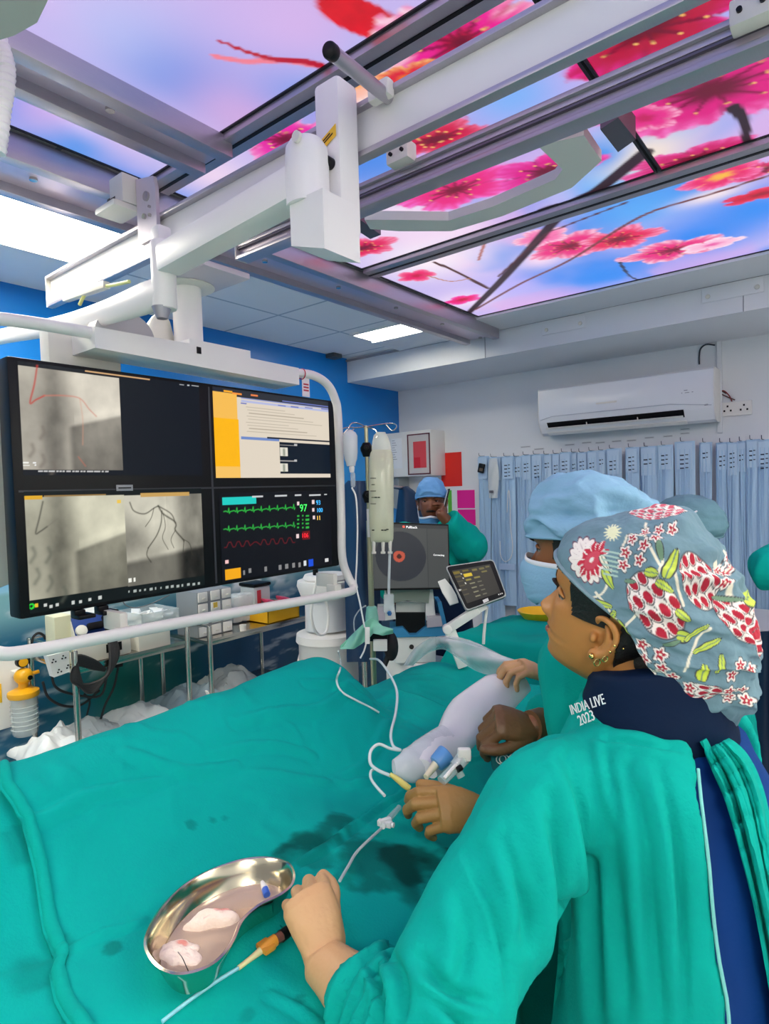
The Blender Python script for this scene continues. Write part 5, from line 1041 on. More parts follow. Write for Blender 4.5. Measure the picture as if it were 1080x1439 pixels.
ORD = ['first', 'second', 'third', 'fourth', 'fifth', 'sixth', 'seventh', 'eighth', 'ninth', 'tenth', 'eleventh', 'twelfth', 'thirteenth', 'fourteenth', 'fifteenth', 'sixteenth', 'seventeenth', 'eighteenth', 'nineteenth', 'twentieth', 'twenty-first', 'twenty-second', 'twenty-third', 'last']
for i, (xl, xr, yt, yb) in enumerate(PX_):
    off = .045+.012*(i % 3); a, b = bk(xl, yt, off), bk(xr, yt, off); zt_ = a[2]-.01; zb_ = bk((xl+xr)/2, yb, off)[2]; w2 = (b[0]-a[0])/2*1.12; cx = (a[0]+b[0])/2
    lab = f'slim blue catheter pouch on the back wall, {ORD[i]} from the left in the row' if i else 'pale blue catheter pouch at the left end of the row, with the black gadget'
    if i == len(PX_)-1: lab = 'blue catheter pouch at the right edge of the photo, last in the row'
    pch = thing('catheter_pouch', (cx, YB-off, zb_), lab, 'pouch', 'catheter pouches hanging along the back wall')
    nu, nv = 36, 9; V = []; s1_, s2_ = rnd.random()*9, rnd.random()*9; tw = rnd.uniform(-.008, .008)
    for u in range(nu):
        t = u/(nu-1); z = zt_+(zb_-zt_)*t
        for v in range(nv): s_ = v/(nv-1)*2-1; V.append((cx+s_*w2*(1+.06*math.sin(t*7+s1_))+tw*t, YB-off+.006*math.sin(s_*3+t*5+s2_)-.010*(1-s_*s_)-.012*math.sin(t*2.5+s1_)*t, z))
    mb = MB(); mb.sheet(V, nu, nv, .006); mb.build('film', m_pf, pch, smooth=60)
    mb = MB()
    for q_ in (-.55, 0, .5)[:2+i % 2]: mb.tube([(cx+w2*q_+.004*math.sin(t*6+s2_), YB-off-.018-.010*math.sin(t*2.5+s1_)*t, zt_-.05+(zb_-zt_+.08)*t) for t in np.linspace(0, 1, 14)], .0045, 6)
    mb.build('coiled_tube', mat('pouch_inner_tube', '#a9cbe8', .3), pch)
    mb = MB(); mb.box((cx-w2*.8, YB-off-.021, zt_-.16-.05*rnd.random()), (cx+w2*.8, YB-off-.0165, zt_-.012)); lbo = mb.build('label', m_pl, pch)
    mb = MB()
    for k in range(2+i % 3):
        zz = zt_-.075-.028*k-.02*(i % 2); mb.box((cx-w2*.5, YB-off-.0222, zz), (cx-w2*.05, YB-off-.021, zz+.008)); mb.box((cx+w2*.1, YB-off-.0222, zz+.004), (cx+w2*.4, YB-off-.021, zz+.010))
    mb.build('handwritten_code', m_ink, lbo)
    mb = MB(); mb.tube(cr([(cx-w2*.3, YB-.001, zt_+.004), (cx-w2*.3, YB-off-.03, zt_+.002), (cx-w2*.3, YB-off-.045, zt_+.008), (cx-w2*.3, YB-off-.048, zt_+.026)], 4), .0022, 6); mb.build('hook', m_hk, pch)
for i, (x, y) in enumerate(((738, 628), (757, 631), (800, 625), (824, 622), (843, 622), (866, 620), (887, 619), (912, 615), (938, 613), (962, 609), (962, 603))):
    a = bk(x-7, y+1.5, .002); b = bk(x+7, y-1.5, .002); mb = MB(); mb.box((a[0], YB-.003, (a[2]+b[2])/2-.007), (b[0], YB-.0006, (a[2]+b[2])/2+.007)); o = mb.build('hook_label', mat('hook_label_paper', '#d5d7db', .7)); tag(o, f'small grey size label on the wall above the pouches, {ORD[i]} from left' if i < 10 else 'small grey size label stacked above another, highest over the pouches', 'wall label', 'size labels above the pouch hooks'); mk = MB(); mk.box((a[0]+.006, YB-.0036, (a[2]+b[2])/2-.002), (b[0]-.006, YB-.003, (a[2]+b[2])/2+.002)); mk.build('print', mat('grey_print'), o)
gd = thing('door_buzzer', bk(676, 657, .08), 'small black gadget hanging at the top left of the pouches', 'gadget'); k = bk(676, 658, .085); mb = MB(); mb.obox(k, (1, 0, -.25), (0, 1, 0), (.25, 0, 1), (.026, .012, .038), .008); mb.build('case', m_black, gd); mb = MB(); mb.obox(k+np.array((.004, -.0125, -.012)), (1, 0, -.25), (0, 1, 0), (.25, 0, 1), (.016, .0008, .012)); mb.build('screen', mat('amber_glass', '#6a5a48', .2), gd)
# loose catheter packs in front of the first pouches
lc = thing('catheter_set', bk(692, 670, .10), 'clear bag with a dark connector and long lead, hanging over the first pouches', 'catheter set')
mb = MB(); nu, nv = 20, 9; V = []
for u in range(nu):
    for v in range(nv): t, s_ = u/(nu-1), v/(nv-1)*2-1; c = bk(693, 644+56*t, .10); V.append(c+np.array((s_*(.032+.015*math.sin(t*3)), -.015*(1-s_*s_)+.004*math.sin(t*9+s_*4), 0)))
mb.sheet(V, nu, nv, .004); mb.build('bag', m_milky, lc, smooth=60)
mb = MB(); mb.obox(bk(690, 691, .125), (1, 0, 0), (0, 1, 0), (0, 0, 1), (.015, .008, .010), .003); mb.build('connector', m_alud, lc)
mb = MB(); mb.tube(cr([bk(x, y, .11) for x, y in ((690, 694), (690, 740), (690, 790), (693, 806), (703, 822))], 6), .0035, 6); mb.build('lead', mat('slate_lead', '#5a7288', .5), lc)
cs = thing('tube_coil', bk(710, 780, .10), 'clear tube coil in a pouch above the touch screen, left part of the row', 'tube coil'); mb = MB(); mb.tube(cr([bk(x, y, .10) for x, y in ((702, 760), (703, 780), (709, 789), (717, 784), (720, 768), (717, 740), (716, 700), (714, 690), (712, 720))], 8), .003, 6); mb.build('coil', m_white, cs); mb = MB(); mb.box(bk(702, 800, .095), bk(723, 793, .105)); mb.build('tray', m_pp, cs)
# white side table edge and navy gown hanging at the right edge
nu, nv = 24, 20; V = []
for i in range(nu):
    t_ = i/(nu-1)
    for j in range(nv): s_ = j/(nv-1); V.append(dep(1042+8*t_+70*s_, 889-4*s_+260*t_, 2.86-.02*t_+.02*math.sin(s_*9+t_)))
mb = MB(); mb.sheet(V, nu, nv, .012); tag(mb.build('lead_apron', m_navy2, smooth=60), 'navy lead apron hung over the white side table at the right edge', 'lead apron', 'navy lead aprons hanging at the back')
wt_ = thing('side_table', (-.17, 3.3, 0), 'white side table edge at the far right behind the flowered cap', 'table'); a = dep(1040, 868, 3.2); mb = MB(); mb.box((a[0]-.1, a[1]-.3, a[2]-.02), (a[0]+.9, a[1]+.25, a[2]+.01), .006); mb.build('table_top', m_white, wt_)
for dx in (-.06, .86):
    for dy in (-.26, .21): mb = MB(); mb.cyl((a[0]+dx, a[1]+dy, 0), (a[0]+dx, a[1]+dy, a[2]-.02), .018); mb.build('leg', m_steel, wt_)
# ================================================================== people
def Rm(yaw, pitch, roll):
    y, p, r = map(math.radians, (yaw, pitch, roll))
    f = np.array([math.cos(y)*math.cos(p), math.sin(y)*math.cos(p), math.sin(p)]); l0 = np.array([-math.sin(y), math.cos(y), 0]); u0 = np.cross(f, l0)
    l = math.cos(r)*l0+math.sin(r)*u0; return np.array([f, l, np.cross(f, l)])
HZ = [-.112, -.104, -.096, -.086, -.070, -.058, -.050, -.043, -.034, -.02, 0, .018, .030, .045, .06, .08, .1, .115, .124, .128]
HF = [.030, .060, .077, .086, .084, .089, .086, .091, .089, .089, .090, .086, .089, .097, .098, .092, .074, .050, .024, .0]
HB = [.010, .012, .018, .024, .035, .045, .052, .060, .068, .078, .086, .092, .096, .098, .099, .094, .074, .052, .026, .0]
HW = [.018, .030, .040, .049, .057, .0605, .0625, .064, .066, .068, .070, .0715, .073, .0745, .075, .071, .058, .042, .022, .0]
def head_surface(nz=90, nt=96, grow=0.0, nose=1.0):
    zs = np.interp(np.linspace(0, 1, nz), np.linspace(0, 1, len(HZ)), HZ); zs[-1] = .1279; th = np.arange(nt)/nt*2*PI
    F = np.interp(zs, HZ, HF); B = np.interp(zs, HZ, HB); W = np.interp(zs, HZ, HW)
    k = np.ones(3)/3
    for A in (F, B, W): A[1:-1] = np.convolve(A, k, 'same')[1:-1]
    Z, T = np.meshgrid(zs, th, indexing='ij'); c, s = np.cos(T), np.sin(T)
    X = np.where(c > 0, F[:, None]*np.abs(c)**.92, -B[:, None]*np.abs(c)**.92); Y = W[:, None]*np.sign(s)*np.abs(s)**.88
    fr = (c > 0)
    nz_ = np.interp(Z, [-.040, -.034, -.028, -.020, -.012, 0, .018, .032], [0, .010, .021, .028, .024, .014, .006, 0])*nose
    sg = np.interp(Z, [-.034, -.02, 0, .03], [.0145, .0135, .0095, .008])
    X = X+fr*nz_*np.exp(-(Y/sg)**2)+fr*.010*nose*np.exp(-((np.abs(Y)-.014)/.007)**2-((Z+.026)/.008)**2)
    X = X-fr*.011*np.exp(-((np.abs(Y)-.033)/.015)**2-((Z-.020)/.011)**2)
    X = X+fr*.005*np.exp(-(Y/.020)**2)*(np.exp(-((Z+.046)/.006)**2)+np.exp(-((Z+.0585)/.006)**2))-fr*.004*np.exp(-(Y/.024)**2-((Z+.052)/.0028)**2)
    X = X+fr*.004*np.exp(-((np.abs(Y)-.045)/.018)**2-((Z+.005)/.02)**2)+fr*.003*np.exp(-((np.abs(Y)-.032)/.02)**2-((Z-.038)/.006)**2)
    V = np.stack([X, Y, Z], 2)
    if grow: V = V*(1+grow/.09)
    return V.reshape(-1, 3), nz, nt
def head_mb(mb, M, c, s=1.0, nose=1.0):
    V, nz, nt = head_surface(nose=nose); F = []
    for i in range(nz-1):
        for j in range(nt): F.append((i*nt+j, i*nt+(j+1) % nt, (i+1)*nt+(j+1) % nt, (i+1)*nt+j))
    F += [tuple(range(nt))[::-1], tuple((nz-1)*nt+j for j in range(nt))]
    mb.add(c+(V*s)@M, F)
    for sd in (-1, 1):                                             # ears: shell, rim, lobe
        def E(p): return c+((np.array(p)+(.010, 0, 0))*s)@M
        y = .069*sd; XO = .010
        rim = [(-.008, y, .006), (-.006, y+.008*sd, .017), (-.016, y+.016*sd, .024), (-.030, y+.021*sd, .020), (-.040, y+.022*sd, .006), (-.038, y+.020*sd, -.012), (-.030, y+.016*sd, -.028), (-.020, y+.010*sd, -.038)]
        mb.tube([E(p) for p in cr(rim, 5)], np.array([.004, .0045, .0050, .0052, .0052, .0050, .0052, .006])*s, 10)
        mb.ball(E((-.014, y+.007*sd, -.040)), np.array((.011, .0065, .012))*s, 12, 8, M)
        mb.tube([E(p) for p in cr([(-.018, y+.008*sd, .012), (-.027, y+.014*sd, .004), (-.028, y+.013*sd, -.012), (-.020, y+.008*sd, -.026)], 5)], np.array([.003, .0042, .0044, .004])*s, 8); mb.ball(E((-.030, y+.006*sd, -.006)), np.array((.010, .006, .026))*s, 12, 8, M)
        mb.ball(E((-.006, y+.006*sd, -.014)), np.array((.0055, .0065, .009))*s, 10, 6, M)
def limb(mb, pts, rs, n=16): mb.tube(cr(pts, 6), rs, n); mb.ball(pts[0], rs[0]*.98, n, 8); mb.ball(pts[-1], rs[-1]*.98, n, 8)
def ring_body(mb, rings, M2, n=40):
    """rings: (centre xyz, a forward, b side, exponent)"""
    f, l = M2; V = []
    for c, a, b, e in rings:
        for j in range(n):
            t = 2*PI*j/n; x, y = math.cos(t), math.sin(t); V.append(np.array(c)+f*a*np.sign(x)*abs(x)**e+l*b*np.sign(y)*abs(y)**e)
    k = len(rings); F = [(i*n+j, i*n+(j+1) % n, (i+1)*n+(j+1) % n, (i+1)*n+j) for i in range(k-1) for j in range(n)]
    F += [tuple(range(n))[::-1], tuple((k-1)*n+j for j in range(n))]
    mb.add(V, F)
def hand_mb(mb, w, f, n, side, curl=(35, 40, 30), sc=1.0, spread=.06, thumb=(40, 15, 10), curls=None, arm=None, cuff=.10, cr_=.031):
    f = np.array(f, float); f /= np.linalg.norm(f); n = np.array(n, float); n = n-f*(n@f); n /= np.linalg.norm(n); l = np.cross(n, f); t = l if side == 'R' else -l
    w = np.array(w, float); L = lambda x, y, z: w+(f*x+t*y+n*z)*sc
    if arm is not None:
        ad = np.array(arm, float)-w; ad /= np.linalg.norm(ad); mb.tube([L(.012, 0, 0), w, w+ad*.03, w+ad*cuff*.6, w+ad*cuff], np.array([.026, .033, .036, cr_*.97, cr_])*sc, 18, flat=(1, .9), up=n)
    mb.tube([L(-.02, 0, 0), L(0, 0, 0), L(.02, .003, .001), L(.05, .003, .003), L(.078, 0, .003), L(.092, -.002, 0)], np.array([.025, .028, .032, .039, .041, .036])*sc, 20, flat=(1, .54), up=n)
    mb.ball(L(.03, .022, -.008), np.array((.030, .018, .015))*sc, 14, 8, np.array([f, t, n]))
    for i, (y, x0, ls, r) in enumerate(((.029, .086, (.043, .026, .022), .0092), (.0095, .090, (.047, .030, .023), .0095), (-.0105, .087, (.043, .028, .022), .0090), (-.029, .080, (.034, .021, .019), .0080))):
        c3 = curls[i] if curls else curl; p = L(x0-.012, y, .002); d0 = f+t*(spread*(1.5-i)/1.5); d0 /= np.linalg.norm(d0); a = 0; pts = [p, L(x0, y, .003)]; q = pts[-1]
        for k in range(3):
            a += math.radians(c3[k]); d = d0*math.cos(a)-n*math.sin(a); q = q+d*ls[k]*sc; pts.append(q)
        P_ = []
        for k in range(len(pts)-1): P_ += [pts[k], pts[k]*.5+pts[k+1]*.5]
        P_.append(pts[-1]); mb.tube(P_, np.array([.0098, .0102, .0104, .0098, .0102, .0094, .0096, .0088, .0078])*(r/.0092)*sc, 12); mb.ball(pts[-1], r*.84*sc, 12, 8)
        mb.ball(pts[1]+n*.001*sc, r*1.15*sc, 10, 6)
    a0, a1, a2 = [math.radians(v) for v in thumb]; p = L(.022, .024, -.006); q = p; pts = [p]
    for k, (ln, ang) in enumerate(((.042, a0), (.032, a0-a1), (.027, a0-a1-a2))):
        d = f*math.cos(ang)+t*math.sin(ang)-n*.25; d /= np.linalg.norm(d); q = q+d*ln*sc; pts.append(q)
    mb.tube(cr(pts, 4), np.array([.015, .013, .0115, .0112, .0095])*sc, 12); mb.ball(pts[-1], .0092*sc, 12, 8)
def wrinkle(V, N, amp, s, seed=0, ridge=True):
    q = V*np.array(s); n = fbm(q, 3, seed)
    h = (1-2*np.abs(n-.5)*2) if ridge else (n-.5)*2
    return V+N*(h[:, None]*amp)
m_teal = mat('teal_gown_cotton', '#04a598', .9, var=.06, vscale=14, bump=.12, bscale=220, spec=.12)
m_drape = m_teal
m_navy = mat('navy_lead_vinyl', '#051c3a', .65, var=.06, spec=.15, bump=.08, bscale=60)
m_royal = mat('royal_blue_apron', '#083a80', .65, var=.05, spec=.15, bump=.06, bscale=60)
m_hair = mat('black_hair', '#0c0908', .55, var=.3, vscale=120, bump=.3, bscale=200)
m_glove = mat('tan_latex_glove', '#a27a42', .5, var=.05, bump=.12, bscale=90)
m_capb = mat('blue_cap_fabric', '#86b4d2', .85, var=.06, vscale=10, bump=.15, bscale=150)
m_mask = mat('blue_surgical_mask', '#8fbede', .8, var=.04, bump=.1, bscale=200)
m_maskw = mat('white_mask_trim', '#e8ecf2', .7)
m_eyew = mat('eye_white', '#a89a8c', .3); m_iris = mat('dark_iris', '#1a0f0a', .15)
def skin(name, colr): return mat(name, colr, .48, var=.07, vscale=20, bump=.05, bscale=160, coat=.05)
def eyes(root, M, c, s, sk, look=0.0):
    for sd in (-1, 1):
        E = lambda x, y, z: c+(np.array((x, y, z))*s)@M
        mb = MB(); mb.ball(E(.0672, .032*sd, .0195), .0118*s, 16, 10); e = mb.build('eye', m_eyew, root, smooth=180)
        mb = MB(); d = M[0]+M[1]*look; d /= np.linalg.norm(d); o_ = E(.0676, .032*sd, .0195); d = d-M[2]*.12; mb.ball(o_+d*.0060*s, .0078*s, 14, 8); mb.build('iris', m_iris, e, smooth=180)
        mb = MB(); pts = [E(.079-.012*t*t, (.032+.017*t)*sd, .0255-.005*t*t) for t in np.linspace(-1, 1, 9)]; mb.tube(pts, [.0015, .0040, .0046, .0040, .0015], 8); mb.build('eyelid', sk, root, smooth=180)
        mb = MB(); pts = [E(.0808-.012*t*t, (.032+.0165*t)*sd, .0222-.004*t*t) for t in np.linspace(-1, 1, 9)]; mb.tube(pts, np.array([.0006, .0011, .0012, .0012, .0008])*s, 6); mb.build('eyelashes', m_hair, root, smooth=180)
        mb = MB(); pts = [E(.0935-.011*t*t-.003*(t > 0)*t, (.034+.020*t)*sd, .040+.003*t-.006*t*t) for t in np.linspace(-1, 1, 9)]; mb.tube(pts, np.array([.0022, .0034, .0036, .003, .0012])*s, 8, flat=(1, .7)); mb.build('eyebrow', m_hair, root, smooth=180)
def hairpiece(root, M, c, s, test, grow=.0045):
    V, nz, nt = head_surface(180, 192, nose=0); A = V*(1+grow/.085); Bv = V*.985; keep = []
    for i in range(nz-1):
        for j in range(nt):
            p = V[[i*nt+j, i*nt+(j+1) % nt, (i+1)*nt+(j+1) % nt, (i+1)*nt+j]].mean(0)
            if test(p): keep.append((i, j))
    ks = set(keep); mb = MB(); F = []; o = len(V)
    for i, j in keep:
        a, b, d, e = i*nt+j, i*nt+(j+1) % nt, (i+1)*nt+(j+1) % nt, (i+1)*nt+j
        F.append((a, b, d, e)); F.append((e+o, d+o, b+o, a+o))
        for (ni, nj), (p, q) in (((i-1, j), (b, a)), ((i+1, j), (e, d)), ((i, (j-1) % nt), (a, e)), ((i, (j+1) % nt), (d, b))):
            if (ni, nj) not in ks: F.append((p, q, q+o, p+o))
    W = np.concatenate([A, Bv]); used = sorted({k for f in F for k in f}); mp = {k: i for i, k in enumerate(used)}
    mb.add(c+(W[used]*s)@M, [tuple(mp[k] for k in f) for f in F]); return mb.build('hair', m_hair, root, smooth=60)
def body_base(mb, hip, M2, h, neck, head_c):
    """torso, legs, feet, neck as overlapping closed shapes; h = stature"""
    f, l = M2; s = h/1.7; hip = np.array(hip, float); neck = np.array(neck, float); Z = np.array([0, 0, 1.])
    def C(t): return hip+(neck-hip)*t
    ring_body(mb, [(C(-.12), .10*s, .14*s, 1), (C(0), .125*s, .17*s, .95), (C(.3), .112*s, .145*s, .95), (C(.65), .12*s, .16*s, .9), (C(.82), .10*s, .165*s, .85), (C(.93), .068*s, .115*s, .9), (C(1.02), .055*s, .065*s, 1)], (f, l), 32)
    d = np.array(head_c)-neck; mb.tube([neck-d*.25, neck+d*.2, neck+d*.75], np.array([.062, .054, .054])*s, 18)
    for sd in (-1, 1):
        a = hip+l*.09*s*sd-Z*.02; k = np.array([a[0], a[1], .5*s])+f*.01; an = np.array([a[0], a[1], .09*s]); limb(mb, [a, k, an], np.array([.085, .055, .042])*s); mb.ball(an+f*.06*s-Z*.045*s, np.array((.13, .045, .045))*s, 14, 8, np.array([f, l, Z]))
def cap_dome(outline, hw, M, c, nphi=60, nt=40, tail=None, ex=.85, rise=0.0):
    """bouffant: outline = list of (forward, up) points from front rim over the crown to the nape; hw = half width"""
    o = cr(outline, 10); cen = (np.array(outline[0])+np.array(outline[-1]))/2; q = np.linspace(0, len(o)-1, nphi); o = np.stack([np.interp(q, np.arange(len(o)), o[:, k]) for k in (0, 1)], 1)
    ch = np.array(outline[-1])-np.array(outline[0]); ch /= np.linalg.norm(ch); nv_ = np.array((ch[1], -ch[0])); nv_ = nv_ if nv_@(o.mean(0)-cen) > 0 else -nv_; lift = nv_*rise; V = []
    for i in range(nphi):
        for t in np.linspace(-1, 1, nt):
            a = t*PI/2; r = abs(math.cos(a))**ex; p = cen+(o[i]-cen)*r+lift*(1-r); V.append((p[0], hw*np.sign(math.sin(a))*abs(math.sin(a))**ex, p[1]))
    return np.array(V), nphi, nt

def creases(V, N, lines):
    """press fold lines (drawn as picture polylines on the visible side) into a cloth surface as real geometry"""
    q = proj(V); vis = ((V-CAM)*N).sum(1) < 0; P2 = q[:, :2]; out = V.copy()
    for px, h, w in lines:
        pl = cr([(*p, 0) for p in px], 6)[:, :2]; bb = (P2[:, 0] > pl[:, 0].min()-60) & (P2[:, 0] < pl[:, 0].max()+60) & (P2[:, 1] > pl[:, 1].min()-60) & (P2[:, 1] < pl[:, 1].max()+60) & vis
        if not bb.any(): continue
        d, t = seg_d(P2[bb], pl); T = np.sin(np.clip(t, .04, .96)*PI)**.6
        side = np.sign(np.interp(P2[bb][:, 1], pl[:, 1][np.argsort(pl[:, 1])], pl[:, 0][np.argsort(pl[:, 1])])-P2[bb][:, 0])
        out[bb] += N[bb]*((-h*np.exp(-(d/w)**2)+h*.75*np.exp(-((d-w*2.0)/(w*1.5))**2)*(side > 0))*T)[:, None]
    return out

m_scrub = mat('dark_blue_trousers', '#16305c', .85, var=.06, bump=.1, bscale=120); m_shoe = mat('grey_clog', '#3a3f46', .5)
def legwear(root, hip, M2, h):
    f, l = M2; s = h/1.7; hip = np.array(hip, float)
    for sd in (-1, 1):
        a = hip+l*.09*s*sd; mb = MB(); mb.tube(cr([a+(0, 0, -.05), np.array([a[0], a[1], .5*s])+f*.01, np.array([a[0], a[1], .12*s])], 8), np.array([.10, .085, .075, .068, .07])*s, 18); mb.build('trouser_leg', m_scrub, root, smooth=180)
        c = np.array([a[0], a[1], 0])+f*.055*s; P_ = []; mb = MB()
        V = [c+f*.145*s*math.copysign(abs(math.cos(t))**.8, math.cos(t))+l*.052*s*math.sin(t) for t in np.linspace(0, 2*PI, 29)[:-1]]; n = len(V); T = []
        for z, k in ((.002, .94), (.012, 1.0), (.045, .98), (.075, .86), (.095, .60), (.10, .0)): T += [c+(v-c)*k*np.array((1, 1, 1))+np.array((0, 0, z))-f*.02*(1-k) for v in V]
        mb.add(T, [(i*n+j, i*n+(j+1) % n, (i+1)*n+(j+1) % n, (i+1)*n+j) for i in range(5) for j in range(n)]+[tuple(range(n))[::-1]]); mb.build('shoe', m_shoe, root, smooth=50)
# ------------------------------------------------------------------ woman in the flowered cap
HM = Rm(185.5, 16.2, -5.6); HC = np.array((-.325, .985, 1.466)); S = 1.0
def sag(px, lat=0.0):
    """picture point -> (forward, up) in the head's own side plane at lateral offset lat"""
    d = ray(*px); n = HM[1]; t = (HC+n*lat-CAM)@n/(d@n); p = CAM+d*t-HC; return np.array([p@HM[0], p@HM[2]])
W_HIP = np.array((-.235, 1.0, .90)); W_NECK = np.array((-.268, .99, 1.325)); f2 = np.array((math.cos(math.radians(186)), math.sin(math.radians(186)), 0)); l2 = np.cross((0, 0, 1), f2)
wl = [dep(752, 1130, .90), dep(612, 1500, .69), dep(456, 1352, .86)]
wr = [W_NECK-l2*.165+(0, 0, -.055), np.array((-.44, 1.17, 1.06)), dep(742, 1268, .97)]
wm_ = thing('person', (W_HIP[0], W_HIP[1], 0), 'person in a grey flowered cap and green gown, foreground, seen in left profile', 'person', 'medical staff around the table')
m_sk = skin('warm_brown_skin', '#ba7d40')
mb = MB(); head_mb(mb, HM, HC, S); body_base(mb, W_HIP, (f2, l2), 1.60, W_NECK, HC)
for a, sd in ((wl, 1), (wr, -1)): limb(mb, a, [.047, .036, .022]); limb(mb, [W_NECK+l2*.06*sd+(0, 0, -.07), (W_NECK+l2*.10*sd+(0, 0, -.06)+a[0])/2, a[0]], [.062, .056, .048])
hl_f, hl_n = dep(436, 1258, .92)-dep(462, 1352, .86), UP*.75-FW*.55
hl_f = hl_f/np.linalg.norm(hl_f)
V, F = remesh(mb, .0027, 1); N = vnormals(V, F); soft(V, F, 'body', m_sk, wm_)
legwear(wm_, W_HIP, (f2, l2), 1.60)
def glove(root, w, f, n, side, name='glove', m=m_glove, **k):
    mb = MB(); hand_mb(mb, w, f, n, side, **k); V, F = remesh(mb, .0019, 3); N = vnormals(V, F); V = wrinkle(V, N, .0005, (90, 90, 90), 3); return soft(V, F, name, m, root)
m_glove2 = mat('pale_latex_glove', '#cfa274', .5, var=.05, bump=.12, bscale=90)
gl = glove(wm_, wl[2], hl_f, hl_n, 'L', m=m_glove2, sc=.98, arm=wl[1], cuff=.14, cr_=.046, curls=[(48, 88, 50), (52, 92, 50), (56, 92, 50), (60, 90, 50)], thumb=(12, -6, 34), spread=.10); gl['label'] = 'tan glove on the hand beside the steel dish'
gr = glove(wm_, wr[2], dep(582, 1238, 1.0)-wr[2], UP-FW*.4, 'R', m=m_glove2, sc=.92, arm=wr[1], curl=(20, 30, 25)); gr['label'] = 'tan glove with only the fingertips showing past the sleeve'
GW_CR = [([(795, 1065), (822, 1150), (838, 1300), (842, 1450)], .010, 9), ([(880, 1080), (905, 1180), (916, 1320), (930, 1450)], .008, 9), ([(925, 1075), (948, 1180), (958, 1300), (962, 1450)], .007, 7), ([(770, 1120), (790, 1260), (775, 1400)], .010, 10), ([(850, 1040), (858, 1090), (872, 1150)], .005, 6), ([(830, 1036), (880, 1042), (960, 1055)], .004, 4), ([(860, 1200), (872, 1330), (880, 1440)], .007, 10)]
SL_CR = [([(652, 1200), (682, 1262), (702, 1330), (716, 1410)], .004, 4), ([(545, 1335), (566, 1385), (560, 1445)], .010, 7), ([(518, 1352), (540, 1400), (530, 1445)], .009, 6), ([(592, 1345), (625, 1388), (690, 1412)], .010, 9), ([(640, 1250), (655, 1320), (640, 1400)], .006, 10), ([(600, 1400), (640, 1430), (660, 1450)], .008, 8), ([(705, 1180), (735, 1260), (738, 1330)], .008, 9)]
# gown
mb = MB(); n = 66; V = []; th0, th1 = math.radians(-150), math.radians(133)
lev = [(1.318, .108, .112, .0), (1.306, .115, .135, .0), (1.288, .125, .172, 0), (1.255, .138, .198, 0), (1.22, .142, .205, 0), (1.12, .145, .208, .0), (.98, .155, .215, 0), (.80, .18, .24, 0), (.60, .20, .26, 0), (.42, .21, .27, 0)]
zz = np.linspace(1.318, .42, 46); La = np.array(lev)[::-1]
def ring_pt(z, t, k=1.0):
    a = np.interp(z, La[:, 0], La[:, 1]); b = np.interp(z, La[:, 0], La[:, 2]); c = np.array([np.interp(z, [.9, 1.325], [W_HIP[0], W_NECK[0]])+.01, .992, z]); x, y = math.cos(t), math.sin(t)
    return c+(f2*a*np.sign(x)*abs(x)**.9+l2*b*np.sign(y)*abs(y)**.9)*k
def edge_t(z):
    T = np.radians(np.arange(60, 170, 1.0)); q = proj(np.array([ring_pt(z, t) for t in T])); e = np.interp(q[:, 1], [1000, 1055, 1120, 1200, 1300, 1380, 1439, 1800], [955, 965, 979, 983, 990, 1002, 1012, 1050]); return float(T[np.argmin(np.abs(q[:, 0]-e))])
ET = np.convolve(np.pad([edge_t(z) for z in zz], 3, 'edge'), np.ones(7)/7, 'valid')
for z in zz:
    a = np.interp(z, La[:, 0], La[:, 1]); b = np.interp(z, La[:, 0], La[:, 2]); c = np.array([np.interp(z, [.9, 1.325], [W_HIP[0], W_NECK[0]])+.01, .992, z])
    for j in range(n):
        t = th0+(np.interp(-z, -zz, ET)-th0)*j/(n-1); x, y = math.cos(t), math.sin(t); V.append(c+f2*a*np.sign(x)*abs(x)**.9+l2*b*np.sign(y)*abs(y)**.9)
mb.sheet(V, len(zz), n, .014)
SLP = cr([dep(840, 1085, .92), dep(800, 1108, .895), dep(765, 1142, .86), dep(714, 1222, .815), dep(664, 1318, .77), dep(628, 1420, .72), dep(608, 1490, .695), dep(556, 1440, .755), dep(508, 1400, .81)], 8)
mb.tube(SLP, [.062, .074, .078, .074, .070, .072, .074, .064, .054], 40)
V, F = remesh(mb, .0052, 9); N = vnormals(V, F)
d, tt = np.full(len(V), 9.), np.zeros(len(V))
for i_ in range(len(SLP)):
    dd = np.linalg.norm(V-SLP[i_], axis=1); m_ = dd < d; d[m_] = dd[m_]; tt[m_] = i_/(len(SLP)-1)
arm_ = (d < .10)*sstep(.62, .78, tt)
V = wrinkle(V, N, .007, (7, 7, 3.0), 5); V = wrinkle(V, N, .005, (19, 19, 6), 11); V = V+N*(arm_*.0055*np.sin(tt*120+fbm(V*9, 2, 3)*7))[:, None]
V = creases(V, vnormals(V, F), [(a, h*1.6, w) for a, h, w in GW_CR+SL_CR]); gw = soft(V, F, 'gown', m_teal, wm_)
def sleeve_part(path, rad, vox, seed, cuff_from, lines=()):
    mb = MB(); P_ = cr(path, 8); mb.tube(P_, rad, 40); V, F = remesh(mb, vox, 3); N = vnormals(V, F)
    d = np.array(path[-1])-np.array(path[-2]); d /= np.linalg.norm(d); along = (V-np.array(path[cuff_from]))@d
    V = wrinkle(V, N, .008, (8, 8, 8), seed); V = wrinkle(V, N, .006, (17, 17, 17), seed+2)
    far = np.linalg.norm(V-np.array(path[0]), axis=1) > np.linalg.norm(np.array(path[cuff_from])-np.array(path[0]))*.8
    V = V+N*(sstep(-.06, .03, along)*far*.0055*np.sin(along*95+fbm(V*9, 2, 3)*7))[:, None]
    V = creases(V, vnormals(V, F), lines); return soft(V, F, 'sleeve', m_teal, wm_)
fo = wl[2]-wl[1]
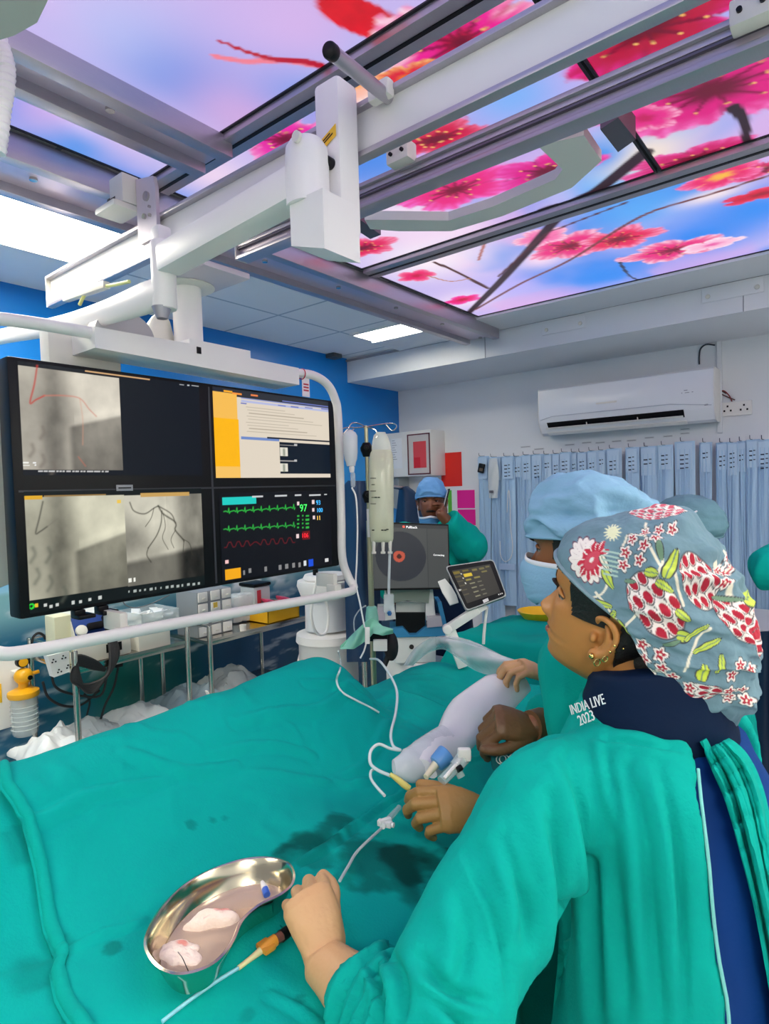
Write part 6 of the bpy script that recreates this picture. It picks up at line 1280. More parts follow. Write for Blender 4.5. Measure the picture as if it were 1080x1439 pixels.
sleeve_part([W_NECK-l2*.13+(0, 0, -.075), wr[0]+(0, 0, -.04), (wr[0]+wr[1])/2, wr[1], wr[1]+(wr[2]-wr[1])*.55], [.085, .088, .08, .07, .062], .007, 37, 3)
hem = MB(); pts = []
for z in np.linspace(1.31, .45, 40):
    t = float(np.interp(-z, -zz, ET))+.01
    a = np.interp(z, La[:, 0], La[:, 1]); b = np.interp(z, La[:, 0], La[:, 2]); c = np.array([np.interp(z, [.9, 1.325], [W_HIP[0], W_NECK[0]])+.01, .992, z]); x, y = math.cos(t), math.sin(t); pts.append(c+(f2*a*np.sign(x)*abs(x)**.9+l2*b*np.sign(y)*abs(y)**.9)*1.035)
pts2 = []
for p in pts:
    k = np.argmin(np.linalg.norm(V-p, axis=1)); d = np.linalg.norm(V-p, axis=1) < .02
    q = proj(V[d]) if d.any() else proj(V[[k]]); W_ = V[d] if d.any() else V[[k]]; pts2.append(W_[np.argmax(q[:, 0])]-FW*.002)
pts2 = np.array(pts2); pts2[1:-1] = (pts2[:-2]+pts2[1:-1]*2+pts2[2:])/4; pts2[1:-1] = (pts2[:-2]+pts2[1:-1]*2+pts2[2:])/4; pts = pts2-FW*.002+RT*.001
hem.tube(pts, .0022, 8); o = hem.build('seam_edge', mat('pale_seam', '#7fd0c8', .7), gw)
nk = MB(); pts = [np.array([W_NECK[0]+.01, .992, 1.318])+f2*.113*math.cos(t)*1+l2*.116*math.sin(t)+np.array((0, 0, .012*math.cos(2*t)-.004)) for t in np.linspace(th0, ET[0], 40)]
nk.tube(pts, .012, 10, flat=(.45, 1.4), up=(0, 0, 1)); nk.build('neck_band', m_teal, gw)
# apron under the open back
mb = MB(); ring_body(mb, [((W_HIP[0]+.012, .992, z), np.interp(z, La[:, 0], La[:, 1])*(.920-.22*float(sstep(1.17, 1.29, z))), np.interp(z, La[:, 0], La[:, 2])*(.920-.30*float(sstep(1.17, 1.29, z))), .9) for z in np.linspace(.48, 1.30, 30)], (f2, l2), 56)
V = mb.verts(); N = V-np.stack([np.full(len(V), W_HIP[0]), np.full(len(V), .992), V[:, 2]], 1); N /= np.linalg.norm(N, axis=1)[:, None]; mb.V = [wrinkle(V, N, .004, (5, 5, 2), 8)]; APV = mb.verts().copy()
mb.build('lead_apron', m_royal, wm_, smooth=180)
# gown flap hanging from the knot on the far side of the back, lying over the apron
nu, nv = 70, 40; V = []; AQ = proj(APV)
def apd(px):
    d = np.hypot(AQ[:, 0]-px[0], AQ[:, 1]-px[1]); k = np.argsort(d)[:14]; return AQ[k, 2].min()
Lp = cr([(*p, 0) for p in ((985, 1042), (1003, 1085), (1022, 1130), (1042, 1200), (1062, 1280), (1078, 1370), (1092, 1470), (1112, 1620), (1130, 1800))], 8); Rp = cr([(*p, 0) for p in ((1006, 1026), (1046, 1058), (1070, 1108), (1085, 1180), (1102, 1280), (1120, 1380), (1135, 1480), (1155, 1630), (1175, 1810))], 8)
for i in range(nu):
    k = i/(nu-1)*(len(Lp)-1); a = np.array([np.interp(k, np.arange(len(Lp)), Lp[:, d]) for d in range(2)]); b = np.array([np.interp(k, np.arange(len(Rp)), Rp[:, d]) for d in range(2)])
    da, db = apd(a)-.010, apd(b)-.006
    for j in range(nv):
        s_ = j/(nv-1); p = a+(b-a)*s_; V.append(dep(p[0], p[1], da+(db-da)*s_-.020*math.sin(s_*PI)-min(1, i/8)*(.010*math.sin(s_*17+i*.05)+.004*math.sin(s_*41))))
mb = MB(); mb.sheet(V, nu, nv, .004); mb.build('gown_flap', m_teal, wm_, smooth=80)
# neck shield with white print
cc = np.array((-.262, .985, 0)); rg = []
for z, r in ((1.285, .118), (1.31, .116), (1.345, .105), (1.375, .099), (1.395, .096), (1.403, .092)): rg.append((cc+np.array((0, 0, z)), r*1.0, r*.93, 1))
mb = MB(); ring_body(mb, rg, (f2, l2), 48); Vn = mb.verts(); tz = sstep(1.33, 1.40, Vn[:, 2]); Vn = Vn.copy(); fwd = (Vn-cc)@f2; Vn[:, 2] += tz*(-.22*fwd+.0); mb.V = [Vn]
col_ = mb.build('neck_shield', m_navy, wm_, smooth=70)
def on_collar(px, r=.1215):
    d = ray(*px); a = d[0]**2+d[1]**2; b = 2*((CAM-cc)[:2]@d[:2]); c = (CAM-cc)[:2]@(CAM-cc)[:2]-r*r; t = (-b-math.sqrt(max(b*b-4*a*c, 0)))/(2*a); return CAM+d*t
m_wt = mat('white_print', '#f2f3f4', .6)
for s_, p, q, sz in (('INDIA LIVE', (807, 1004), (850, 990), .0165), ('2023', (819, 1019), (846, 1008), .0165)):
    a, b = on_collar(p), on_collar(q); u = (b-a); L_ = np.linalg.norm(u); u /= L_; nrm = np.array([*((a+b)/2-cc)[:2], 0]); nrm /= np.linalg.norm(nrm); u = u-nrm*(u@nrm); up_ = np.cross(nrm, u)
    wdt = len(s_)*sz*.58; o = text(s_, sz*1.25, a+nrm*.006, u*1.0, up_, 'printed_text', m_wt, col_)
# hair, eyes, lips, earrings
hairpiece(wm_, HM, HC, S, lambda p: (p[2] > .052+max(0, p[0])*.1 and p[0] < .085) or (p[0] < .040+.30*(p[2]-.0) and p[2] > .005 and p[0] > -.012) or (p[0] < -.030 and p[2] > -.06), .006)
bun = MB(); bun.ball(HC+np.array((-.075, 0, -.045))@HM, (.06, .055, .05), 20, 12, HM); bun.ball(HC+np.array((-.045, 0, -.085))@HM, (.05, .048, .045), 20, 12, HM); bun.build('hair_knot', m_hair, wm_)
eyes(wm_, HM, HC, S, m_sk)
lp = MB()
for z, r in ((-.0465, .0042), (-.058, .005)): lp.tube([HC+np.array((.0925-.020*t*t, .019*t, z))@HM for t in np.linspace(-1, 1, 9)], np.array([.0012, r, r*1.05, r, .0012]), 8)
lp.build('lips', mat('brown_lips', '#8e5040', .4), wm_, smooth=180)
m_gold = mat('gold', '#e8c878', .18, 1.0)
E_ = lambda x, y, z: HC+np.array((x, y, z))@HM
er = MB(); er.ball(E_(-.002, .0825, -.040), .0048, 14, 10); o = er.build('stud_earring', m_gold, wm_)
for (x, y, z, r) in ((-.012, .084, -.046, .006), (-.022, .088, -.034, .0048)):
    er = MB(); er.tube([E_(x+r*math.cos(t)*.6, y+r*.5*math.cos(t), z+r*math.sin(t)) for t in np.linspace(0, 2*PI, 17)[:-1]], .0011, 8, closed=True); er.build('ring_earring', m_gold, wm_)
er = MB()
for p in ((-.027, .093, -.018), (-.031, .094, -.006), (-.040, .07, -.016)): er.ball(E_(*p), .0022, 10, 6)
er.build('tiny_stud', m_gold, wm_)
# flowered bouffant cap
OUT = [(785, 772), (790, 756), (805, 742), (850, 725), (915, 718), (965, 729), (1000, 760), (1025, 810), (1046, 860), (1060, 905), (1062, 950), (1050, 985), (1030, 1000), (1000, 996), (975, 985)]
out = [sag(p) for p in OUT]
V, nph, nt = cap_dome(out, .090, HM, HC, 420, 300, rise=.036)
rimw = np.minimum(np.arange(nph)/14, np.arange(nph)[::-1]/16).clip(0, 1)
P_ = V[:, [0, 2]]; lat = V[:, 1]; ctr = P_.mean(0)
Wn = V-np.array((ctr[0], 0, ctr[1])); Wn /= np.linalg.norm(Wn, axis=1)[:, None]
g = fbm(V*np.array((22, 30, 22)), 4, 3); fold = 1-2*np.abs(fbm(V*np.array((9, 16, 30)), 3, 8)-.5)*2; bk = sstep(.03, -.07, P_[:, 0])
V2 = V+Wn*(((g-.5)*.018+fold*.013*bk)*np.repeat(rimw, nt))[:, None]
Rp_ = [sag(p, .085) for p in ((785, 770), (797, 808), (822, 852), (856, 892), (892, 925), (935, 958), (985, 985))]
def paint_cap(P, lat, V):
    base = srgb(106, 138, 152); C = np.tile(base, (len(P), 1))*(.85+.3*fbm(V*40, 3, 5))[:, None]
    white, red, dk, lime, grn, cream = srgb(240, 232, 226), srgb(176, 24, 52), srgb(58, 62, 70), srgb(196, 214, 84), srgb(110, 142, 116), srgb(232, 226, 206)
    def over(m, col):
        nonlocal C
        C = C+(col-C)*m[:, None]
    def PX(x, y): return sag((x, y), .075)
    def loc(c, ang, sx, sy):
        q = P-PX(*c); a = math.radians(ang); d = PX(c[0]+10, c[1])-PX(*c); e = d/np.linalg.norm(d); k = np.linalg.norm(d)/10; w_ = np.array((e[1], -e[0])) if True else e
        u = q@e/k; v = q@w_/k
        if (PX(c[0], c[1]+10)-PX(*c))@w_ < 0: v = -v
        return (u*math.cos(a)+v*math.sin(a))/sx, (-u*math.sin(a)+v*math.cos(a))/sy
    def leaf(c, ang, L_, w, col=lime):
        u, v = loc(c, ang, L_, w); sh = np.sqrt(np.clip(1-u*u, 0, 1))*(1-.25*u); m = sstep(1.12, .98, np.abs(v)/np.maximum(sh, .02))*(np.abs(u) < 1); over(m, dk); m = sstep(.86, .7, np.abs(v)/np.maximum(sh, .02))*(np.abs(u) < .93); over(m, col); over(m*sstep(.16, .06, np.abs(v)), grn)
    def stem(pts, w=1.6, col=cream):
        pp = cr([PX(*k) for k in pts], 5); k = np.linalg.norm(PX(900, 850)-PX(910, 850))/10; d, _ = seg_d(P, pp); over(sstep(1.5, .7, d/(w*k)), col)
    def daisy(c, r):
        u, v = loc(c, 10, r, r); rr = np.hypot(u, v); th = np.arctan2(v, u); p = .8+.2*np.cos(5*th); over(sstep(1.25, 1.1, rr/p), dk); over(sstep(1.08, .95, rr/p), white); over(sstep(1.0, .8, rr/(.56+.22*np.cos(5*th+.1))), red); over(sstep(.2, .1, rr), cream)
    def scales(c, ang, sx, sy, fill=red, edge=white, n=3.8, rag=0.0):
        u, v = loc(c, ang, sx, sy); r = np.hypot(u, v); m = sstep(1.03, .98, r*(1+rag*np.cos(np.arctan2(v, u)*11))); over(sstep(1.08, 1.02, r), dk); over(m, edge)
        row = np.floor((u+1)*n/2+.12*np.abs(v)); fu = (u+1)*n/2+.12*np.abs(v)-row; cv = v*n*.50+.5*(row % 2); fv = cv-np.floor(cv)-.5
        pet = np.hypot((fu-.45)/.40, fv/.36); over(m*sstep(1.05, .9, pet), fill); ln = np.abs(np.hypot((fu-.3)/.62, fv/.52)-1); over(m*sstep(.11, .04, ln)*.9, dk)
    for s_ in (((880, 880), (905, 850), (930, 800), (925, 770)), ((840, 830), (860, 850), (880, 870)), ((930, 800), (905, 760), (900, 740)), ((960, 850), (945, 800), (950, 780)), ((990, 880), (975, 900), (960, 930)), ((860, 800), (850, 830), (830, 840)), ((1000, 800), (1020, 860), (1040, 900)), ((905, 760), (880, 755), (872, 770)), ((870, 905), (900, 925), (930, 930))): stem(s_)
    # big half lotus at the brow
    u, v = loc((824, 788), 62, 34, 27); r = np.hypot(u, v); th = np.arctan2(v, u); pt = .84+.16*np.abs(np.cos(th*8)); over(sstep(1.06, 1.0, r/pt), srgb(110, 60, 84)); over(sstep(.99, .93, r/pt), white)
    lines = np.abs(np.sin(th*8)); over(sstep(.16, .05, lines)*sstep(.95, .5, r)*sstep(.3, .5, r)*.55, srgb(150, 110, 130))
    u, v = loc((833, 788), 118, 27, 17); r = np.hypot(u, v); th = np.arctan2(v, u); m = sstep(1.0, .94, r*(1+.14*np.cos(th*9))); over(m*sstep(.42, .55, r), srgb(196, 40, 66)); over(m*sstep(.4, .25, np.abs(np.sin(th*7+.6)))*sstep(.55, .68, r), white); over(m*sstep(.32, .28, np.abs(np.hypot(u*1.6, v*1.6)-.55)), srgb(205, 70, 90))
    scales((922, 846), 60, 50, 29); scales((978, 820), 75, 46, 20, n=4); scales((1028, 880), 62, 46, 17, n=4); scales((985, 965), 20, 26, 17, n=3); scales((1062, 930), 80, 30, 12, n=3); scales((905, 728), 8, 60, 9, srgb(210, 90, 110), n=9); scales((985, 748), 30, 22, 10, n=3)
    u, v = loc((845, 858), 40, 11, 8); over(sstep(1.1, .95, np.maximum(np.abs(u), np.abs(v))), red)
    for c, r in (((878, 777), 10), ((876, 793), 10), ((905, 772), 10), ((900, 789), 10), ((886, 761), 9), ((920, 764), 9), ((902, 752), 8), ((921, 751), 8), ((939, 752), 8), ((908, 896), 10), ((910, 913), 10), ((931, 908), 10), ((916, 932), 9), ((933, 924), 10), ((950, 957), 10), ((932, 948), 9), ((945, 940), 10), ((967, 955), 9), ((1030, 935), 9), ((1025, 953), 10), ((1043, 946), 8), ((1019, 972), 10), ((1037, 978), 9), ((1020, 988), 9), ((1040, 992), 9), ((1003, 811), 8), ((1005, 830), 9), ((1012, 818), 7), ((1022, 985), 8)): daisy(c, r)
    for c, a, L_, w, cc_ in (((846, 845), 12, 22, 6, lime), ((866, 865), -55, 16, 6, lime), ((884, 880), 65, 18, 6, lime), ((942, 797), -70, 24, 9, lime), ((935, 825), 40, 14, 6, lime), ((918, 807), 20, 10, 7, lime), ((961, 889), 15, 10, 9, lime), ((983, 935), -70, 13, 9, srgb(205, 220, 70)), ((1005, 930), -75, 18, 5, lime), ((990, 905), -20, 22, 5, lime), ((857, 812), 65, 16, 7, lime), ((850, 790), 60, 12, 5, cream), ((927, 780), 80, 12, 5, grn), ((1040, 870), 55, 22, 5, lime), ((958, 862), 50, 12, 6, lime), ((1050, 890), 60, 14, 6, lime), ((888, 815), 10, 9, 4, grn), ((1012, 850), 30, 16, 4, grn), ((945, 895), -10, 12, 4, grn), ((975, 885), -35, 20, 4, lime)): leaf(c, a, L_, w, cc_)
    for k in range(6): stem([(846+k, 775+6*k), (856, 776+6*k), (868, 778+6*k)], 1.3, srgb(170, 200, 190))
    u, v = loc((854, 751), 0, 15, 12); r = np.hypot(u, v); th = np.arctan2(v, u); over(sstep(1.0, .85, r/(.55+.45*np.cos(th*7)**2)), srgb(236, 238, 200))
    return np.clip(C, 0, 1)
colr = paint_cap(P_, lat, V2)
# the rim follows the edge seen from the side: brow, ear tip, nape
mb = MB(); W = HC+V2@HM; mb.grid(W, nph, nt)
cap = mb.build('surgical_cap', mat('flower_printed_cotton', attr='Col', rough=.85, bump=.12, bscale=160), wm_, smooth=180, color=colr)
so_ = cap.modifiers.new('thickness', 'SOLIDIFY'); so_.thickness = .002; so_.offset = -1
rim = [V2[j] for j in range(nt)]+[V2[(nph-1)*nt+j] for j in range(nt-1, -1, -1)]
mb = MB(); mb.tube(HC+np.array(rim)[::6]@HM, .0035, 8, closed=True); mb.build('cap_rim', mat('cap_rim_cloth', '#7d97a2', .85, var=.2, vscale=60), cap)
# cloth tie of the cap
mb = MB(); mb.tube(cr([dep(968, 985, 1.0), dep(985, 1000, .985), dep(1003, 1003, .97), dep(1012, 1018, .965), (dep(1000, 1032, .96)), dep(985, 1036, .96)], 8), [.006, .008, .008, .009, .008, .007], 10, flat=(1, .6)); mb.build('cap_tie', mat('cap_tie_cloth', '#c9cabb', .85, var=.35, vscale=60), cap)
mb = MB(); mb.tube(cr([dep(940, 1040, .95), dep(968, 1044, .95), dep(985, 1052, .955), dep(992, 1058, .96)], 6), .006, 8, flat=(1.3, .7)); mb.ball(dep(966, 1046, .948), .011, 12, 8); mb.build('gown_tie', m_teal, gw)
# ------------------------------------------------------------------ the other staff
def staff(label, hip, neck, hc, rot, h, yaw2, armL, armR, skin_m, gown=True, gown_m=None, vox=.0045, slr=(.075, .07, .062), sleeves=(.78, .78), apron=None, nose=1.0, skirt=.45, seed=1, hands=(True, True)):
    M_ = Rm(*rot); hc = np.array(hc, float); a = math.radians(yaw2); f, l = np.array((math.cos(a), math.sin(a), 0)), None; l = np.cross((0, 0, 1), f); s = h/1.7
    hip = np.array(hip, float); neck = np.array(neck, float)
    root = thing('person', (hip[0], hip[1], 0), label, 'person', 'medical staff around the table')
    arms = []
    for sd, A in ((1, armL), (-1, armR)):
        sh = neck+l*sd*.178*s-np.array((0, 0, .06*s)); arms.append([sh]+[np.array(p, float) for p in A[:2]])
    mb = MB(); head_mb(mb, M_, hc, s, nose); body_base(mb, hip, (f, l), h, neck, hc)
    for A in arms: limb(mb, A, np.array([.05, .042, .029])*s)
    legwear(root, hip, (f, l), h)
    V, F = remesh(mb, vox, 2); soft(V, F, 'body', skin_m, root)
    if gown:
        mb = MB(); zt = neck[2]-.0
        C = lambda z: np.array([*(hip+(neck-hip)*np.clip((z-hip[2])/(neck[2]-hip[2]), 0, 1))[:2], z])
        rg = []
        for z, aa, bb in ((skirt, .20, .25), (.7, .185, .235), (.9, .165, .215), (1.1, .15, .20), (1.22, .145, .205), (1.30, .125, .20), (1.345, .10, .165), (1.375, .078, .10), (1.39, .068, .078)): z2 = neck[2]+(z-1.37)*(1 if z > 1.1 else 1); rg.append((C(z2), aa*s, bb*s, .9))
        ring_body(mb, rg, (f, l), 36)
        for A, k in zip(arms, sleeves):
            if k <= 0: continue
            sh = A[0]; c = sh*.75+C(sh[2])*.25; pth = [c, sh, (A[0]+A[1])/2, A[1], A[1]+(A[2]-A[1])*k*.5, A[1]+(A[2]-A[1])*k]; mb.tube(cr(pth, 6), np.array([.085, slr[0]*1.15, slr[0], slr[1], slr[2], slr[2]*.95])*s, 22)
        V, F = remesh(mb, .0065, 3); N = vnormals(V, F); V = wrinkle(V, N, .006, (10, 10, 4), seed); V = wrinkle(V, N, .003, (24, 24, 12), seed+3); soft(V, F, 'gown', gown_m or m_teal, root)
    return root, M_, hc, s, arms, (f, l)
def skullcap(root, M_, c, s, outline, hw, m, name='surgical_cap', seed=2, band=True, amp=.010, rise=0.0):
    V, a, b = cap_dome(outline, hw, M_, c, 90, 60, rise=rise); rimw = np.minimum(np.arange(a)/6, np.arange(a)[::-1]/6).clip(0, 1); ctr = V.mean(0); N = V-ctr; N /= np.linalg.norm(N, axis=1)[:, None]
    g = 1-2*np.abs(fbm(V*np.array((10, 14, 22))/s, 3, seed)-.5)*2; V = V+N*((g-.3)*amp*np.repeat(rimw, b))[:, None]
    mb = MB(); mb.grid(c+(V*s)@M_, a, b); o = mb.build(name, m, root, smooth=180); k = o.modifiers.new('thickness', 'SOLIDIFY'); k.thickness = .002; k.offset = -1
    if band:
        rim = [V[j] for j in range(b)]+[V[(a-1)*b+j] for j in range(b-1, -1, -1)]; mb = MB(); mb.tube(c+(np.array(rim)[::2]*s)@M_, .004, 8, closed=True); mb.build('cap_band', m, o, smooth=180)
    return o
def mask(root, M_, c, s, top=.012, bot=-.112, fw=.118, m=None, droop=0.0):
    """pleated face mask over nose and chin"""
    nu, nv = 26, 41; V = []
    for i in range(nu):
        t = i/(nu-1); z = top+(bot-top)*t; fx = np.interp(t, [0, .22, .55, .9, 1], [.104, fw+.006, fw, .098, .080])
        for j in range(nv):
            v = j/(nv-1)*2-1; y = .068*math.sin(v*PI/2*.98); x = fx*math.cos(v*PI/2*.92)**.8*1.0+.012*(1-abs(v)); zz = z-.010*abs(v)*(1 if t < .5 else -2.6*t)+.006*math.exp(-(v/.25)**2)*(1-t); pl = .0022*((t*5.0) % 1.0)
            V.append((x+pl, y*1.06, zz+droop*abs(v)))
    W = c+(np.array(V)*s)@M_; mb = MB(); mb.sheet(W, nu, nv, .0025); o = mb.build('face_mask', m or m_mask, root, smooth=50)
    W2 = W.reshape(nu, nv, 3); mb = MB(); mb.tube(W2[0]+M_[0]*.001, .0045*s, 8, flat=(.5, 1.3), up=M_[2]); mb.build('mask_trim', m_maskw, o)
    for sd, jj in ((1, nv-1), (-1, 0)):
        e = c+(np.array((-.028, .078*sd, .012))*s)@M_
        mb = MB(); mb.tube(cr([W2[1, jj], (W2[1, jj]+e)/2+M_[1]*.006*sd, e, (W2[-2, jj]+e)/2+M_[1]*.006*sd, W2[-2, jj]], 6), .0018, 6); mb.build('ear_loop', m_maskw, o)
    return o
# surgeon beside the woman: blue cap, blue mask
MC = np.array((-.505, 1.318, 1.516))
m_sk2 = skin('brown_skin', '#8a5632')
mw_r, mw_l = dep(752, 1020, 1.30), dep(684, 1146, 1.14)
mn, MM, mc, ms, marms, mf = staff('person in a plain blue cap and blue face mask, standing just behind the flowered cap', (-.33, 1.38, .93), (-.455, 1.345, 1.375), MC, (182.5, 1.0, 1.8), 1.74, 184,
    [dep(850, 1175, 1.12), mw_l], [dep(835, 1010, 1.40), mw_r], m_sk2, slr=(.07, .066, .060), sleeves=(.6, .86), seed=4)
def msag(px):
    d = ray(*px); n = MM[1]; t = ((mc-CAM)@n)/(d@n); p = (CAM+d*t-mc)/ms; return np.array([p@MM[0], p@MM[2]])
skullcap(mn, MM, mc, ms, [msag(p) for p in ((744, 752), (750, 722), (762, 692), (785, 674), (818, 665), (855, 669), (888, 681), (910, 702), (928, 740), (930, 785))], .090, m_capb, amp=.022, rise=.02)
mb = MB(); W = []
for t in np.linspace(-1, 1, 33): W.append(mc+(np.array((.100*math.cos(t*1.5)+.004, .080*math.sin(t*1.5), .066))*ms)@MM)
mb.tube(W, .013, 10, flat=(.25, 1.5), up=MM[2]); mb.build('cap_brim', m_capb, mn, smooth=180)
hairpiece(mn, MM, mc, ms, lambda p: (p[2] > .055 and p[0] < .09) or (p[0] < .028 and p[2] > .0 and abs(p[1]) > .05) or (p[0] < -.03 and p[2] > -.06), .004)
eyes(mn, MM, mc, ms, m_sk2); mask(mn, MM, mc, ms, top=-.004, bot=-.110, fw=.112)
g1 = glove(mn, mw_r, dep(668, 1012, 1.27)-mw_r, UP*.8-FW*.5+RT*.1, 'R', m=mat('brown_latex_glove', '#6e4e30', .5, var=.06, bump=.1, bscale=90), sc=1.04, arm=marms[1][1], cuff=.05, curls=[(62, 42, 26), (66, 45, 30), (70, 50, 30), (72, 50, 30)], thumb=(26, 14, 20)); g1['label'] = 'dark tan glove of the upper hand over the probe'
mb = MB(); d = mw_r-marms[1][1]; d /= np.linalg.norm(d); mb.tube([mw_r-d*.075, mw_r-d*.02, mw_r+d*.015], [.039, .037, .033], 20); mb.build('glove_cuff', MATS['brown_latex_glove'], mn)
g2_ = glove(mn, mw_l, dep(586, 1132, 1.12)-mw_l, UP*.72-FW*.7, 'L', m=m_glove, sc=1.04, arm=marms[0][1], cuff=.16, curls=[(30, 40, 26), (34, 46, 30), (42, 52, 30), (52, 52, 30)], thumb=(22, 8, 6)); g2_['label'] = 'tan glove of the lower hand gripping the valve line'
# third doctor: round back of a grey-blue cap
TC = dep(968, 752, 2.25)
t3w = dep(770, 952, 1.68)
t3, TM, tc, ts, tarms, tf = staff('person in a dark grey-blue cap with white tie, farther back, mostly hidden', (TC[0]+.02, TC[1]+.0, .92), (TC[0]+.0, TC[1]+.0, TC[2]-.15), TC, (150, -6, 0), 1.70, 170,
    [dep(880, 960, 1.75), t3w], [dep(860, 960, 2.2), dep(800, 960, 2.1)], m_sk2, seed=9, sleeves=(.86, .8))
m_capg = mat('grey_blue_cap_fabric', '#5f8796', .85, var=.06, vscale=10, bump=.15, bscale=150)
skullcap(t3, TM, tc, ts, [(.105, .045), (.110, .085), (.085, .128), (.035, .146), (-.03, .145), (-.09, .118), (-.125, .07), (-.132, .02), (-.11, -.015)], .096, m_capg, seed=6)
hairpiece(t3, TM, tc, ts, lambda p: (p[2] > .05 and p[0] < .09) or (p[0] < -.02 and p[2] > -.07), .004)
eyes(t3, TM, tc, ts, m_sk2); mask(t3, TM, tc, ts)
mb = MB(); k = TM; mb.tube([tc+(np.array((.07*math.cos(t), .10*math.sin(t), .035-.02*math.cos(t)))*ts)@TM for t in np.linspace(1.2, 3.6, 20)], .004, 8, flat=(.5, 1)); mb.tube([dep(960, 730, 2.115), dep(970, 723, 2.11), dep(979, 718, 2.105)], .006, 8, flat=(1, .5)); mb.build('white_tie', m_maskw, t3)
g3 = glove(t3, t3w, dep(728, 936, 1.66)-t3w, UP-FW*.2, 'L', m=m_glove2, sc=.95, arm=tarms[0][1], cuff=.06, curls=[(30, 45, 30), (35, 48, 30), (40, 50, 30), (48, 50, 30)], thumb=(30, 20, 20)); g3['label'] = 'tan glove holding the clear sheet'
# man on the phone at the back
BC = dep(606, 706, 3.52); m_sk3 = skin('deep_brown_skin', '#7a4a30')
hb = np.array((-BC[0], -BC[1])); yawb = math.degrees(math.atan2(-BC[1], -BC[0]))-4
bf_ = np.array((math.cos(math.radians(yawb)), math.sin(math.radians(yawb)), 0)); bl_ = np.cross((0, 0, 1), bf_)
bneck = np.array((BC[0], BC[1], BC[2]-.155))-bf_*.03; bhip = np.array((BC[0]-.03, BC[1]+.02, .92)); sb = 1.0
elbow = dep(660, 768, 3.42); wrist = dep(619, 722, 3.33)
b4, BM, bc, bs, barms, bfl = staff('person on a phone at the back in blue cap, lowered mask and teal scrubs', bhip, bneck, BC, (yawb, -6, 0), 1.70, yawb, [elbow, wrist], [bneck-bl_*.25+(0, 0, -.32), bneck-bl_*.2+bf_*.2+(0, 0, -.38)], m_sk3, seed=13, sleeves=(.80, .5), slr=(.085, .095, .075))
skullcap(b4, BM, bc, bs, [(.102, .048), (.106, .08), (.09, .115), (.05, .138), (-.01, .142), (-.07, .13), (-.11, .09), (-.12, .04), (-.10, -.01)], .088, mat('sky_blue_cap_fabric', '#6aa6dc', .85, var=.06, bump=.15, bscale=150), seed=12)
hairpiece(b4, BM, bc, bs, lambda p: (p[2] > .05 and p[0] < .085) or (p[0] < .02 and p[2] > -.01 and abs(p[1]) > .05) or (p[0] < -.03 and p[2] > -.06), .004)
eyes(b4, BM, bc, bs, m_sk3)
mo = MB(); mo.tube([bc+(np.array((.099-.016*t*t, .027*t, -.036-.007*t*t))*bs)@BM for t in np.linspace(-1, 1, 9)], np.array([.002, .005, .0055, .006, .0055, .006, .0055, .005, .002]), 8); mo.build('moustache', m_hair, b4)
mask(b4, BM, bc, bs, top=-.072, bot=-.135, fw=.095, m=mat('blue_lowered_mask', '#5b9ed6', .8, bump=.1, bscale=200))
dhat = bc+(np.array((.02, .085, -.02)))@BM
gh = MB(); hand_mb(gh, wrist, (dhat-wrist), BM[1]*.9-BM[0]*.2, 'L', curls=[(50, 50, 30)]*4, sc=.98, thumb=(25, 15, 15)); V, F = remesh(gh, .0022, 2); o = soft(V, F, 'hand', m_sk3, b4)
ap = MB(); C0 = lambda z: np.array((bhip[0]+(bneck[0]-bhip[0])*np.clip((z-.92)/(bneck[2]-.92), 0, 1), bhip[1]+(bneck[1]-bhip[1])*np.clip((z-.92)/(bneck[2]-.92), 0, 1), z)); ring_body(ap, [(C0(.42), .215, .265, .9), (C0(.7), .205, .25, .9), (C0(.95), .18, .23, .9), (C0(1.15), .165, .215, .9), (C0(bneck[2]-.10), .15, .165, .9), (C0(bneck[2]-.03), .10, .13, .9)], (bfl[0], bfl[1]), 36); ap.build('lead_apron', m_navy, b4, smooth=180)
sp_ = MB(); sh = barms[0][0]; sp_.obox(sh+(0, 0, .052)+bf_*.035, bl_*1.0-np.array((0, 0, .35)), bf_, (0, 0, 1), (.085, .05, .012), .008); st_ = sp_.build('shoulder_strap', m_navy, b4)
sp_ = MB(); sp_.obox(sh+(0, 0, .058)+bf_*.05+bl_*.01, bl_*1.0-np.array((0, 0, .35)), bf_, (0, 0, 1), (.05, .026, .012), .004); sp_.build('salmon_patch', mat('salmon_cloth', '#e08a72', .8), st_)
ph = thing('mobile_phone', dhat, 'dark phone held to the ear of the person at the back', 'phone'); mb = MB(); pa = dep(626, 704, 3.40); mb.obox(pa, UP*1.0+RT*.25, FW, RT, (.07, .036, .0045), .004); mb.build('phone_body', m_black, ph)
mb = MB(); mb.obox(pa-RT*.0052, UP*1.0+RT*.25, FW, RT, (.062, .032, .0006)); mb.build('phone_screen', mat('pale_phone_screen', '#e8eef2', .2), ph)
